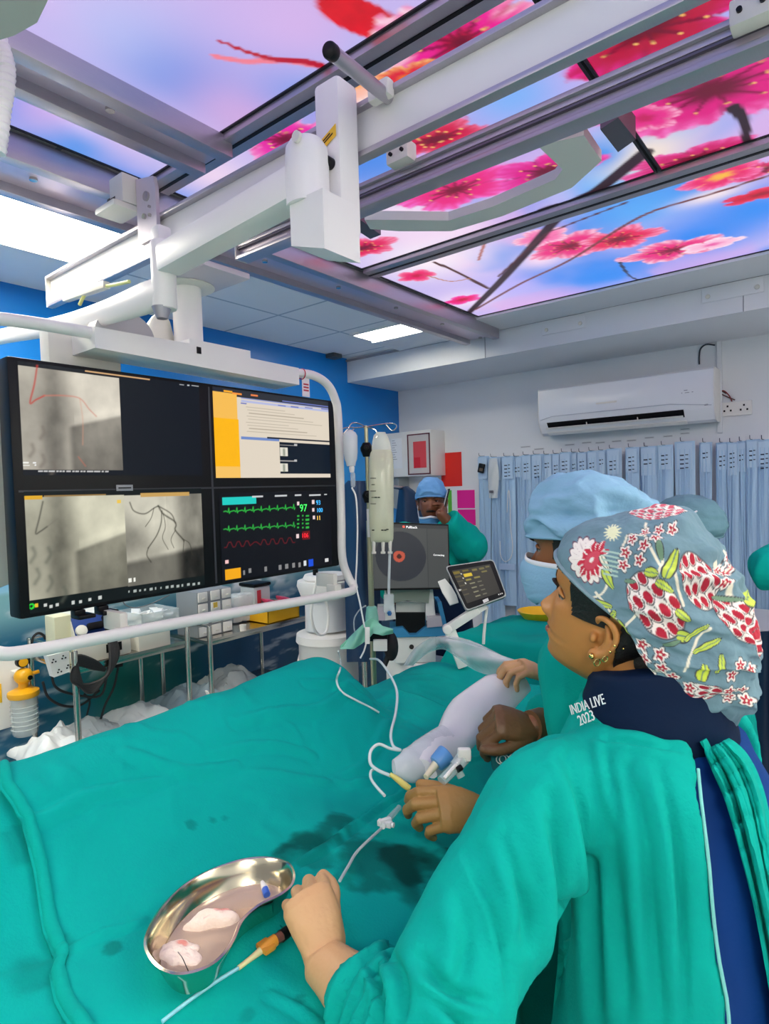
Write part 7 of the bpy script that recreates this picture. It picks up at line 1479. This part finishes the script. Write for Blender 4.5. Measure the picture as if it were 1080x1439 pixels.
# fourth doctor cut off by the right edge: only a raised elbow shows
RC = np.array((.0, 3.15, 1.55)); e5 = dep(1082, 800, 2.55)
r5, RM_, rc, rs, rarms, rf = staff('person beyond the right edge of the photo, only a raised green sleeve showing', (.0, 3.14, .92), (-.01, 3.12, 1.40), RC, (100, 0, 0), 1.70, 100, [e5, e5+RT*.20+FW*.1+np.array((0, 0, .10))], [np.array((.24, 3.17, 1.12)), np.array((.21, 3.37, 1.15))], m_sk2, seed=21, slr=(.082, .090, .075), sleeves=(.7, .8))
skullcap(r5, RM_, rc, rs, [(.102, .048), (.106, .08), (.09, .115), (.05, .138), (-.01, .142), (-.07, .13), (-.11, .09), (-.12, .04), (-.10, -.01)], .088, m_capb, seed=22)
hairpiece(r5, RM_, rc, rs, lambda p: (p[2] > .05 and p[0] < .085) or (p[0] < -.03 and p[2] > -.06), .004); eyes(r5, RM_, rc, rs, m_sk2); mask(r5, RM_, rc, rs)
ap = MB(); C5 = lambda z: np.array((-.005, 3.13, z)); ring_body(ap, [(C5(.42), .215, .265, .9), (C5(.7), .205, .25, .9), (C5(.95), .18, .23, .9), (C5(1.15), .165, .215, .9), (C5(1.30), .15, .165, .9), (C5(1.37), .10, .13, .9)], rf, 36); ap.build('lead_apron', m_navy, r5, smooth=180)
# ================================================================== draped patient table
XA, XB_ = -.54, -1.56
def zbody(x, y):
    """height of the drape over table and patient"""
    x = np.asarray(x, float); y = np.asarray(y, float)
    base = np.interp(x, [-1.62, -1.50, -1.40, -.78, -.60, -.54], [.80, .93, .965, .955, .945, .925])
    hump = .215*np.exp(-((x+1.24)/.20)**2)*(1+.10*sstep(.9, 1.3, y))+.045*np.exp(-((x+.82)/.25)**2)*sstep(1.05, .8, y)
    end = sstep(1.50, 1.22, y+.16*(x+1.25)*-1*0+.30*np.maximum(0, x+1.2)); return base+hump*(.10+.90*end)
def ontop(px, dz=0.0):
    """first hit of the picture ray with the drape height field"""
    d = ray(*px); lo = .3/FPX; last = None
    for t in np.linspace(.45, 2.6, 1200)/FPX:
        p = CAM+d*t
        if p[2] <= float(zbody(np.clip(p[0], XB_, XA), p[1]))+.008+dz: return p
    return p
HEM = np.array([ontop(p) for p in ((-30, 1085), (0, 1112), (30, 1160), (48, 1230), (60, 1310), (76, 1346), (69, 1372), (76, 1410), (92, 1442), (130, 1500))])
CREASE = [([ontop(p)[:2] for p in c], h, w) for c, h, w in (([(36, 1158), (62, 1152), (105, 1128), (140, 1112), (200, 1102), (240, 1092)], .006, .008), ([(78, 1343), (110, 1330), (187, 1302), (204, 1293)], .004, .006), ([(412, 1216), (470, 1180), (530, 1135), (556, 1118), (600, 1085)], .007, .006), ([(330, 1015), (400, 1000), (470, 985), (540, 990)], .006, .010), ([(180, 1060), (260, 1085), (330, 1075)], .005, .010), ([(470, 1090), (520, 1060), (560, 1010)], .005, .010), ([(430, 960), (480, 965), (540, 1005)], .006, .008), ([(300, 1060), (380, 1045), (440, 1060)], .005, .008), ([(380, 1400), (420, 1425), (450, 1445)], .004, .006))]
def drape(name, ux, uy, label, off=0.0, seed=0, zmin=.42, amp=1.0, mtl=None, group='', creases=False, XY=None):
    """ux: x sample positions incl. hanging skirts as (x,z or None)"""
    if XY is not None: x, y = XY; nu = nv = 0
    else: nu, nv = len(ux), len(uy); X, Y = np.meshgrid(ux, uy, indexing='ij'); x, y = X.ravel(), Y.ravel()
    xc = np.clip(x, XB_, XA); z = zbody(xc, y)
    # skirts: excess length hangs down
    over = np.maximum(0, XB_-x)+np.maximum(0, x-XA); z = z-over*.96; xw = np.where(x < XB_, XB_-(XB_-x)*.22, np.where(x > XA, XA+(x-XA)*.05, x))
    q = P3(x*3.2+y*.9, y*2.1-x*.8, seed); f1 = 1-2*np.abs(fbm(q, 3, seed)-.5)*2; f2_ = 1-2*np.abs(fbm(P3(x*2+y*6, y*2-x*5, seed+3), 3, seed+2)-.5)*2
    sk = sstep(0, .12, over); z = z+amp*(.014*(f1-.6)+.010*(f2_-.6)*sstep(.55, .9, f2_))*(1-sk)+off; z = np.maximum(z, zmin); xw = xw+sk*.025*np.sin(y*17+2*np.sin(y*5))*np.sign(XB_+.3-x)*-1
    z = z+.010*np.exp(-((x-(-1.02+.42*(y-.9)))/.012)**2)*sstep(.75, .9, y)*sstep(1.6, 1.3, y)*amp
    if creases:
        P2 = np.stack([x, y], 1)
        for pl_, h_, w_ in CREASE:
            d, t = seg_d(P2, cr([(*p, 0) for p in pl_], 6)[:, :2]); h_ = h_*1.6; z = z+h_*np.exp(-(d/w_)**2)*np.sin(np.clip(t, .03, .97)*PI)**.5-h_*.5*np.exp(-((d-w_*1.8)/w_)**2)
    return np.stack([xw, y, z], 1), nu, nv
ux = np.concatenate([np.linspace(-2.10, XB_-.02, 26), np.linspace(XB_, XA, 190), np.linspace(XA+.02, -.08, 22)]); 
def stain_shade_mat():
    m = mat('stained_shaded_teal_drape', '#04a89e', .9, var=.06, vscale=14, bump=.12, bscale=220, spec=.12, attr='Col'); return m
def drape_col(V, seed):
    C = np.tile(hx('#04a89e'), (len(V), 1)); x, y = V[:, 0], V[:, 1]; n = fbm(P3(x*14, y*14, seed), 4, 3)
    for c, r, k in (((520, 1205), .13, .95), ((572, 1200), .085, 1.0), ((450, 1220), .06, .6), ((600, 1150), .07, .7), ((270, 1208), .013, .5), ((300, 1196), .012, .5), ((318, 1190), .010, .4), ((160, 1366), .020, .65), ((350, 1425), .02, .4), ((420, 1400), .008, .5), ((470, 1360), .006, .5), ((515, 1330), .006, .4), ((530, 1318), .006, .5), ((30, 1290), .03, .35), ((60, 1390), .04, .4)):  # big patches: wet stain plus painted shadow of hands and woman; small spots: stains
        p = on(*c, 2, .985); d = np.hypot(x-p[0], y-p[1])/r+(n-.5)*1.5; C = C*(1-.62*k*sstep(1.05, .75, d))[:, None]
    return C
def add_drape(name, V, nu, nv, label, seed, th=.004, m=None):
    mb = MB(); mb.sheet(V, nu, nv, th); C = drape_col(mb.verts(), seed); o = mb.build(name, m or stain_shade_mat(), None, smooth=180, color=C); return tag(o, label, 'drape', 'green surgical drapes')

# the near hem runs obliquely, as a strip laid over the lower drape
def drape_big():
    nv = 230; nu = len(ux); hy = np.interp(-ux, -HEM[:, 0][np.argsort(HEM[:, 0])][::-1], HEM[:, 1][np.argsort(HEM[:, 0])][::-1]); T = np.linspace(0, 1, nv)
    Y = hy[:, None]+(1.62-hy[:, None])*T[None, :]; X = np.repeat(ux[:, None], nv, 1); return X.ravel(), Y.ravel(), nu, nv
GX, GY, nu, nv = drape_big()
V, _, _ = drape('d', None, None, '', .006, 4, .35, creases=True, XY=(GX, GY))
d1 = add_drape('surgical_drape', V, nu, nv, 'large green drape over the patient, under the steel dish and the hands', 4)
hm = V.reshape(nu, nv, 3)[:, 0]; mb = MB(); mb.tube(hm[6:-8]+np.array((0, .012, .004)), .008, 10, flat=(1.2, .8)); mb.build('hem', m_teal, d1)
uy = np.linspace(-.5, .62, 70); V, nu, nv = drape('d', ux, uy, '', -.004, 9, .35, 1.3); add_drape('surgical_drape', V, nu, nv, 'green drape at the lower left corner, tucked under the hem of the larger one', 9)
ux2 = np.concatenate([np.linspace(-1.95, XB_-.02, 12), np.linspace(XB_, XA, 80), np.linspace(XA+.02, -.18, 14)])
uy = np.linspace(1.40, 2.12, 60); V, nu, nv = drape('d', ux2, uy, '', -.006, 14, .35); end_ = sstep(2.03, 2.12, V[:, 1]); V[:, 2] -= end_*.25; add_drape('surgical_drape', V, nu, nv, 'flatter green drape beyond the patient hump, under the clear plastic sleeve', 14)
# what carries it
tb = thing('operating_table', (-1.0, .9, 0), 'operating table hidden under the green drapes', 'table'); mb = MB(); mb.box((-1.42, -.5, .80), (-.56, 2.0, .87), .01); mb.build('table_top', m_black, tb); mb = MB(); mb.box((-1.15, .5, .05), (-.85, 1.1, .80), .02); mb.box((-1.35, .2, 0), (-.65, 1.5, .06), .02); mb.build('pedestal', m_steel, tb)
# instrument table beyond, also draped
T0 = on(650, 900, 2, .97); xs_ = np.linspace(-1.72, -.55, 60); yv = np.linspace(2.30, 3.10, 50); X, Y = np.meshgrid(xs_, yv, indexing='ij'); x, y = X.ravel(), Y.ravel(); ov = np.maximum.reduce([-1.52-x, x+.75, 2.42-y, y-2.98, np.zeros_like(x)])
z = .985-.9*np.maximum(0, ov)*2.6+.014*(1-2*np.abs(fbm(P3(x*4, y*4, 3), 3, 3)-.5)*2)+.02*np.exp(-((x+1.2)/.2)**2-((y-2.8)/.15)**2); z = np.maximum(z, .45)
mb = MB(); mb.sheet(np.stack([x, y, z], 1), 60, 50, .004); tag(mb.build('table_drape', m_teal, smooth=180), 'green drape over the far instrument table, under the yellow bowl', 'drape', 'green surgical drapes')
it = thing('instrument_table', (-1.13, 2.7, 0), 'instrument table hidden under the far green drape', 'table'); mb = MB(); mb.box((-1.50, 2.44, .93), (-.77, 2.96, .955), .005); mb.build('table_top', m_steel, it)
for dx in (-1.47, -.80):
    for dy in (2.47, 2.93): mb = MB(); mb.cyl((dx, dy, 0), (dx, dy, .93), .014); mb.build('leg', m_steel, it)
yb_ = thing('yellow_bowl', on(752, 868, 2, 1.005), 'bright yellow plastic bowl on the far green drape, by the nose of the capped person', 'bowl'); k = on(757, 868, 2, 1.01); mb = MB(); mb.lathe((k[0], k[1], .995), [(0, .0), (.06, 0), (.075, .012), (.10, .040), (.108, .052), (.104, .054), (.09, .040), (.066, .012), (0, .008)], 32); mb.build('bowl', mat('bright_yellow_plastic', '#f7c40c', .35), yb_)
# ---- kidney dish
KZ = ontop((305, 1310))[2]+.004; KR = KZ+.044
rim_px = [(207, 1330), (212, 1305), (232, 1272), (262, 1243), (300, 1222), (340, 1209), (375, 1206), (400, 1212), (410, 1226), (408, 1243), (392, 1257), (362, 1272), (338, 1294), (325, 1322), (306, 1347), (280, 1362), (248, 1367), (222, 1355)]
rim = np.array([on(x, y, 2, KR) for x, y in rim_px]); rim = cr(rim, 6, closed=True); kc = rim.mean(0); nk_ = len(rim)
kd = thing('kidney_dish', (kc[0], kc[1], KZ), 'steel kidney dish with wet gauze, on the green drape at lower left', 'dish')
def offs(P, d):
    T = np.roll(P, -1, 0)-np.roll(P, 1, 0); N = np.stack([T[:, 1], -T[:, 0]], 1); N /= np.linalg.norm(N, axis=1)[:, None]
    if ((P[:, :2]-kc[:2])*N).sum() < 0: N = -N
    Q = P.copy(); Q[:, :2] += N*d; return Q
lev = [(rim, .004, KR-.002), (rim, .0045, KR+.001), (rim, .001, KR+.002), (rim, -.0015, KR), (rim, -.008, KR-.018), (rim, -.014, KZ+.010), (rim, -.020, KZ+.004)]
V = []
for P, d, z in lev: Q = offs(P, d); Q[:, 2] = z; V.append(Q)
for z in (KZ+.0005,): Q = offs(rim, -.017); Q[:, 2] = z; out1 = Q
Qo = offs(rim, -.005); Qo[:, 2] = KR-.016
rings = [Qo] and [out1, Qo]+V; F = []; VV = np.concatenate([out1, Qo]+V); k = len(V)+2
for i in range(k-1):
    for j in range(nk_): F.append((i*nk_+j, i*nk_+(j+1) % nk_, (i+1)*nk_+(j+1) % nk_, (i+1)*nk_+j))
F += [tuple(range(nk_))[::-1], tuple((k-1)*nk_+j for j in range(nk_))]
mb = MB(); mb.add(VV, F); mb.build('dish_wall', mat('polished_steel', '#cfc4ae', .16, 1.0), kd, smooth=35)
mb = MB(); Q = offs(rim, -.0165); Q[:, 2] = KZ+.009; mb.add(np.concatenate([Q, Q+(0, 0, .001)]), [tuple(range(nk_)), tuple(range(nk_, 2*nk_))]+[(j, (j+1) % nk_, (j+1) % nk_+nk_, j+nk_) for j in range(nk_)]); tag(mb.build('pink_fluid', mat('pinkish_fluid', '#f0d6c2', .08, alpha=.35)), 'thin pinkish fluid lying in the steel kidney dish', 'fluid')
def gauze(px, sx, sy, h, ang, label, seed, red):
    c = on(*px, 2, KZ+.02); n = 40; u = np.linspace(-1, 1, n); U, W_ = np.meshgrid(u, u, indexing='ij'); a, b = U.ravel(), W_.ravel(); r = np.hypot(a, b); k = np.clip(r, 1e-6, None)/np.maximum(np.maximum(np.abs(a), np.abs(b)), 1e-6); a2, b2 = a/k, b/k
    wob = 1+.35*(fbm(P3(np.arctan2(b2, a2)*1.3, 0*a2, seed), 3, seed)-.5)*2; hh = h*np.sqrt(np.clip(1-(a2**2+b2**2), 0, 1))*(.6+.8*fbm(P3(a2*2.5, b2*2.5, seed), 4, seed)); ca, sa = math.cos(ang), math.sin(ang)
    X = c[0]+(a2*sx*ca-b2*sy*sa)*wob; Y = c[1]+(a2*sx*sa+b2*sy*ca)*wob; Z = KZ+.0095+hh; V = np.stack([X, Y, Z], 1); Bm = V.copy(); Bm[:, 2] = KZ+.0085
    F = []
    for i in range(n-1):
        for j in range(n-1): f = (i*n+j, (i+1)*n+j, (i+1)*n+j+1, i*n+j+1); F.append(f); F.append(tuple(q+n*n for q in f[::-1]))
    for i in range(n-1):
        for p, q in ((i, i+1), ((n-1)*n+i+1, (n-1)*n+i), ((i+1)*n, i*n), (i*n+n-1, (i+1)*n+n-1)): F.append((p, q, q+n*n, p+n*n))
    C = np.tile(srgb(246, 226, 212), (2*n*n, 1)); rc = np.hypot(np.tile(a2, 2)-red[0], np.tile(b2, 2)-red[1])/red[2]+(fbm(P3(np.tile(a2, 2)*3, np.tile(b2, 2)*3, seed), 3, seed)-.5); C = C+(srgb(232, 110, 92)-C)*(sstep(1.1, .3, rc)*.75)[:, None]
    mb = MB(); mb.add(np.concatenate([V, Bm]), F); return tag(mb.build('gauze', mat('wet_gauze', attr='Col', rough=.6, bump=.3, bscale=150), smooth=60, color=C), label, 'gauze', 'wet gauze in the steel dish')
gauze((296, 1288), .036, .017, .020, .95, 'crumpled cream gauze swab in the middle of the steel dish', 3, (.5, .3, .5)); gauze((255, 1330), .034, .022, .008, .2, 'flat white gauze at the near end of the steel dish, with a red stain', 8, (-.3, .5, .35))
pl_ = thing('needle_cap', on(372, 1248, 2, KZ+.012), 'small white and blue plug in the far end of the steel dish', 'plug'); a, m_, b = on(368, 1239, 2, KZ+.02), on(372, 1249, 2, KZ+.016), on(375, 1258, 2, KZ+.014); mb = MB(); mb.cyl(m_, a, .006, .003, n=12); mb.build('white_tip', m_white, pl_); mb = MB(); mb.cyl(b, m_, .006, n=12, bev=.001); mb.build('blue_hub', mat('hub_blue', '#2f62c4', .4), pl_)
mb = MB(); mb.tube(cr([on(250, 1338, 2, KZ+.018), on(256, 1346, 2, KZ+.05), on(262, 1359, 2, KR+.006), on(267, 1370, 2, KR-.004)], 5), .0006, 6); tag(mb.build('suture_thread', m_black), 'fine dark thread over the near rim of the steel dish', 'thread')
# ---- catheter with orange hub on the drape
ct = thing('catheter', ontop((385, 1335)), 'pale blue catheter with orange hub lying below the steel dish', 'catheter'); pts = [ontop(p)+(0, 0, .006) for p in ((228, 1442), (265, 1413), (300, 1388), (335, 1366))]
mb = MB(); mb.tube(cr(pts, 6), .0026, 10); mb.build('shaft', mat('pale_blue_catheter', '#8fd6ea', .3), ct); p3 = [pts[-1], ontop((352, 1354))+(0, 0, .007), ontop((368, 1343))+(0, 0, .009)]; mb = MB(); mb.tube(p3, [.0034, .004, .0055], 12); mb.build('strain_relief', mat('cream_relief', '#efe2a8', .4), ct)
p4 = [ontop((366, 1344))+(0, 0, .009), ontop((374, 1339))+(0, 0, .010), ontop((387, 1330))+(0, 0, .010)]; mb = MB(); mb.tube(p4, [.005, .0085, .0085], 14); mb.obox(p4[1], p4[2]-p4[1], (0, 0, 1), np.cross(p4[2]-p4[1], (0, 0, 1)), (.010, .004, .013), .003); mb.build('orange_hub', mat('orange_hub', '#f4a53a', .35), ct)
p5 = [p4[2], ontop((395, 1325))+(0, 0, .010), ontop((404, 1318))+(0, 0, .010)]; mb = MB(); mb.tube(p5, [.0075, .008, .0085], 14); mb.build('clear_valve', mat('smoky_plastic', '#8a5a52', .15, alpha=.75), ct); mb = MB(); mb.tube(p5[1:], [.0088, .0088], 12); mb.build('valve_band', m_black, ct)
# ---- stopcock and line between the two gloves
sk_ = thing('stopcock_line', ontop((541, 1172)), 'clear line with white stopcock running between the two gloved hands', 'tube'); ly = [ontop((478, 1262))+(0, 0, .03), ontop((490, 1232))+(0, 0, .02), ontop((500, 1208))+(0, 0, .012), ontop((515, 1192))+(0, 0, .012), ontop((536, 1178))+(0, 0, .02)]
mb = MB(); mb.tube(cr(ly, 8), .0028, 10); mb.build('line', mat('clear_tube'), sk_); c = ontop((541, 1172))+(0, 0, .022); e = ontop((556, 1160))+(0, 0, .030); u = (e-c)/np.linalg.norm(e-c); w_ = np.cross(u, (0, 0, 1)); mb = MB(); mb.cyl(c-u*.012, c+u*.012, .0065, n=14); mb.obox(c+(0, 0, .006), u+w_*.6, w_-u*.6, (0, 0, 1), (.014, .005, .004), .002); mb.obox(c, w_, u, (0, 0, 1), (.015, .006, .006), .002); mb.cyl(c+w_*.012, c+w_*.020, .005, n=12); mb.build('stopcock', mat('white_clear_plastic', '#eef0f0', .2), sk_); mb = MB(); mb.cyl(c+u*.012, e+u*.02, .007, .006, n=14); mb.build('syringe_neck', m_clear, sk_)
# ---- probe sleeve, blue probe, tubing loops
def at(px, D): return dep(px[0], px[1], D)
def sleeve(cen, wid, dd, thick, name, m, parent=None, nr=18, seed=1):
    """flattened bag through picture points cen with half-widths wid (px) at depths dd"""
    V = []; k = len(cen); cc_ = np.array([at(c, d) for c, d in zip(cen, dd)]); cc_ = cr(cc_, 5); n = len(cc_); W_ = np.interp(np.linspace(0, k-1, n), range(k), wid); D_ = np.interp(np.linspace(0, k-1, n), range(k), dd); T_ = np.interp(np.linspace(0, k-1, n), range(k), thick); G = np.gradient(cc_, axis=0)
    for i in range(n):
        t = G[i]/np.linalg.norm(G[i]); s_ = np.cross(t, UP*.6-FW); s_ /= np.linalg.norm(s_); nn = np.cross(s_, t)
        for j in range(nr): a = 2*PI*j/nr; V.append(cc_[i]+s_*W_[i]*D_[i]/FPX*math.cos(a)*(1+.03*math.sin(i*.6+j*.7))+nn*T_[i]*math.sin(a)*(1+.10*math.sin(i*.9+j*1.1)))
    mb = MB(); F = [(i*nr+j, i*nr+(j+1) % nr, (i+1)*nr+(j+1) % nr, (i+1)*nr+j) for i in range(n-1) for j in range(nr)]+[tuple(range(nr))[::-1], tuple((n-1)*nr+j for j in range(nr))]; mb.add(V, F); return mb.build(name, m, parent, smooth=50)
m_slv = mat('clear_probe_sleeve', '#e9eef4', .15, alpha=.62, bump=.5, bscale=22); m_slw = mat('white_probe_cover', '#f4f5f8', .3, alpha=.80, bump=.25, bscale=18)
ps = thing('probe_sleeve', ontop((620, 1060)), 'clear plastic sleeve over the white and blue probe held above the drape', 'probe cover')
sleeve([(738, 958), (700, 975), (660, 1005), (636, 1040), (612, 1062), (598, 1080)], [14, 30, 32, 26, 24, 18], [1.70, 1.66, 1.56, 1.46, 1.36, 1.30], [.012, .03, .032, .026, .022, .016], 'sleeve', m_slw, ps, seed=2)
sleeve([(632, 1040), (600, 1062), (575, 1076), (553, 1078)], [24, 26, 24, 10], [1.44, 1.36, 1.31, 1.29], [.02, .026, .024, .008], 'clear_end', m_slv, ps)
pr = thing('probe', at((615, 1070), 1.29), 'blue-headed white probe inside the clear sleeve, above the lower glove', 'probe'); mb = MB(); a, b = at((628, 1058), 1.27), at((612, 1074), 1.255); mb.cyl(a, b, .021, .018, n=20, bev=.004); mb.build('blue_head', mat('probe_blue', '#5b97d6', .35), pr); mb = MB(); c_ = at((598, 1092), 1.225); mb.tube(cr([b, (b+c_)/2, c_], 4), [.009, .007, .006], 14); mb.build('white_shaft', mat('cream_shaft', '#ece3c4', .35), pr)
vl = thing('valve_connector', at((640, 1075), 1.2), 'clear Y-shaped valve under the upper glove, above the lower one', 'valve'); mb = MB(); mb.cyl(at((620, 1098), 1.17), at((652, 1066), 1.21), .010, .012, n=16); mb.cyl(at((640, 1078), 1.195), at((655, 1058), 1.21), .014, n=16); mb.cyl(at((641, 1078), 1.195), at((648, 1092), 1.19), .008, n=14); mb.build('valve_body', m_clear, vl); mb = MB(); mb.cyl(at((624, 1094), 1.165), at((650, 1064), 1.20), .004, n=10); mb.build('white_core', m_white, vl); mb = MB(); mb.obox(at((652, 1060), 1.20), RT, UP, FW, (.013, .012, .008), .004); mb.build('white_wing', m_white, vl); mb = MB(); mb.cyl(at((642, 1082), 1.18), at((648, 1078), 1.185), .006, n=10); mb.build('seal', m_black, vl)
mb = MB(); mb.tube(cr([at(p, 1.24) for p in ((548, 1088), (558, 1095), (568, 1103), (575, 1108))], 5), [.004, .006, .007, .006], 12); tag(mb.build('yellow_connector', mat('pale_yellow_connector', '#eadb7c', .4)), 'pale yellow tube connector beside the upper edge of the lower glove', 'connector')
tl = MB(); pts = [at(p, d) for p, d in (((520, 926), 1.95), ((532, 928), 1.86), ((546, 946), 1.78), ((557, 970), 1.70), ((556, 1000), 1.60), ((549, 1030), 1.50), ((552, 1048), 1.44), ((562, 1054), 1.41), ((548, 1052), 1.40), ((532, 1046), 1.39), ((521, 1055), 1.36), ((520, 1072), 1.32), ((530, 1082), 1.29), ((548, 1090), 1.25))]; tl.tube(cr(pts, 8), .0036, 10); tag(tl.build('infusion_tube', mat('white_silicone_tube', '#dcebea', .25)), 'longest white tube, running from the drip stand down to the yellow connector', 'tube')
tl = MB(); tl.tube(cr([at(p, d) for p, d in (((527, 1080), 1.31), ((521, 1084), 1.30), ((521, 1094), 1.27), ((529, 1106), 1.23), ((540, 1118), 1.19))], 8), .003, 10); tag(tl.build('tube_branch', MATS['white_silicone_tube']), 'short white tube branch curling into the lower glove', 'tube')
tl = MB(); tl.tube(cr([at((475, 915), 2.1)]+[ontop(p)+(0, 0, .012) for p in ((478, 930), (478, 945), (473, 962), (480, 978), (500, 990), (520, 1000), (532, 1007))], 8), .003, 10); tag(tl.build('thin_line', MATS['white_silicone_tube']), 'thin white line lying over the top of the patient hump', 'tube')
# ---- clear plastic sheet
ss = thing('plastic_sheet', at((660, 925), 2.1), 'clear plastic sheet gathered from the console to the far glove', 'plastic sheet')
for nm, up_, lo_, da, db in (('sheet_fold', [(566, 935), (582, 912), (604, 897), (622, 896), (660, 906), (700, 920), (745, 935)], [(580, 935), (600, 918), (622, 912), (640, 922), (668, 942), (705, 952), (748, 950)], 2.35, 1.72), ('upper_fold', [(606, 896), (630, 894), (660, 900), (690, 914), (716, 928), (730, 936), (745, 940)], [(612, 900), (632, 902), (660, 912), (690, 928), (714, 940), (730, 944), (745, 946)], 2.30, 1.70)):
    U_, L_ = cr(np.array([(*p, 0) for p in up_]), 6), cr(np.array([(*p, 0) for p in lo_]), 6); n = len(U_); V = []
    for i in range(n):
        D_ = da+(db-da)*i/(n-1)
        for j in range(14): s_ = j/13; p = U_[i]*(1-s_)+L_[i]*s_; V.append(at(p[:2], D_-.03*math.sin(s_*PI)+.012*math.sin(s_*9+i*.5)))
    mb = MB(); mb.sheet(V, n, 14, .003); mb.build(nm, mat('clear_sheet', '#f2f6f8', .15, alpha=.42, bump=.4, bscale=25), ss, smooth=60)
# ring-shaped mark on the drape near the valve, and the dark navy flap with it
rm = MB(); a = at((705, 1063), 1.30)
for (px, py, rx, ry) in ((706, 1067, 9, 7), (721, 1065, 6, 5)):
    rm.tube([at((px+rx*math.cos(t), py+ry*math.sin(t)), 1.27) for t in np.linspace(0, 2*PI, 25)[:-1]], .0012, 6, closed=True)
    rm.tube([at((px+rx*.5*math.cos(t), py+ry*.75*math.sin(t)), 1.27) for t in np.linspace(0, 2*PI, 25)[:-1]], .0012, 6, closed=True)
nf = MB(); nf.prism([at(p, 1.275) for p in ((690, 1062), (735, 1050), (760, 1080), (725, 1092), (692, 1082))], FW*.012); nfo = nf.build('drape_flap', mat('deep_teal_flap', '#0c6f78', .8)); tag(nfo, 'dark teal flap with white ring print below the upper glove', 'cloth'); rm.build('ring_print', m_wt, nfo)
# ================================================================== light
for i, (x0, x1, y0, y1, lab) in enumerate(((.80, 1.35, 1.0, 2.1, 'added fill light ceiling panel on the right side of the room, outside the photo'), (.80, 1.35, -1.6, -.5, 'added fill light ceiling panel to the right behind the photographer'), (-1.6, -.5, -1.9, -1.35, 'added fill light ceiling panel behind the photographer'))): flat_light(x0, x1, y0, y1, lab)  # unseen panels, added to raise the brightness of the room
w = bpy.data.worlds.new('world'); SC.world = w; w.use_nodes = True
bgn = w.node_tree.nodes['Background']; bgn.inputs[0].default_value = (.92, .96, 1.0, 1); bgn.inputs[1].default_value = 0.3
SC.view_settings.view_transform = 'Standard'; SC.view_settings.look = 'None'; SC.view_settings.gamma = 1.0; SC.view_settings.use_curve_mapping = False
SC.view_settings.exposure = 0.3
SC.cycles.use_denoising = True
SC.cycles.max_bounces = 8; SC.cycles.transparent_max_bounces = 16
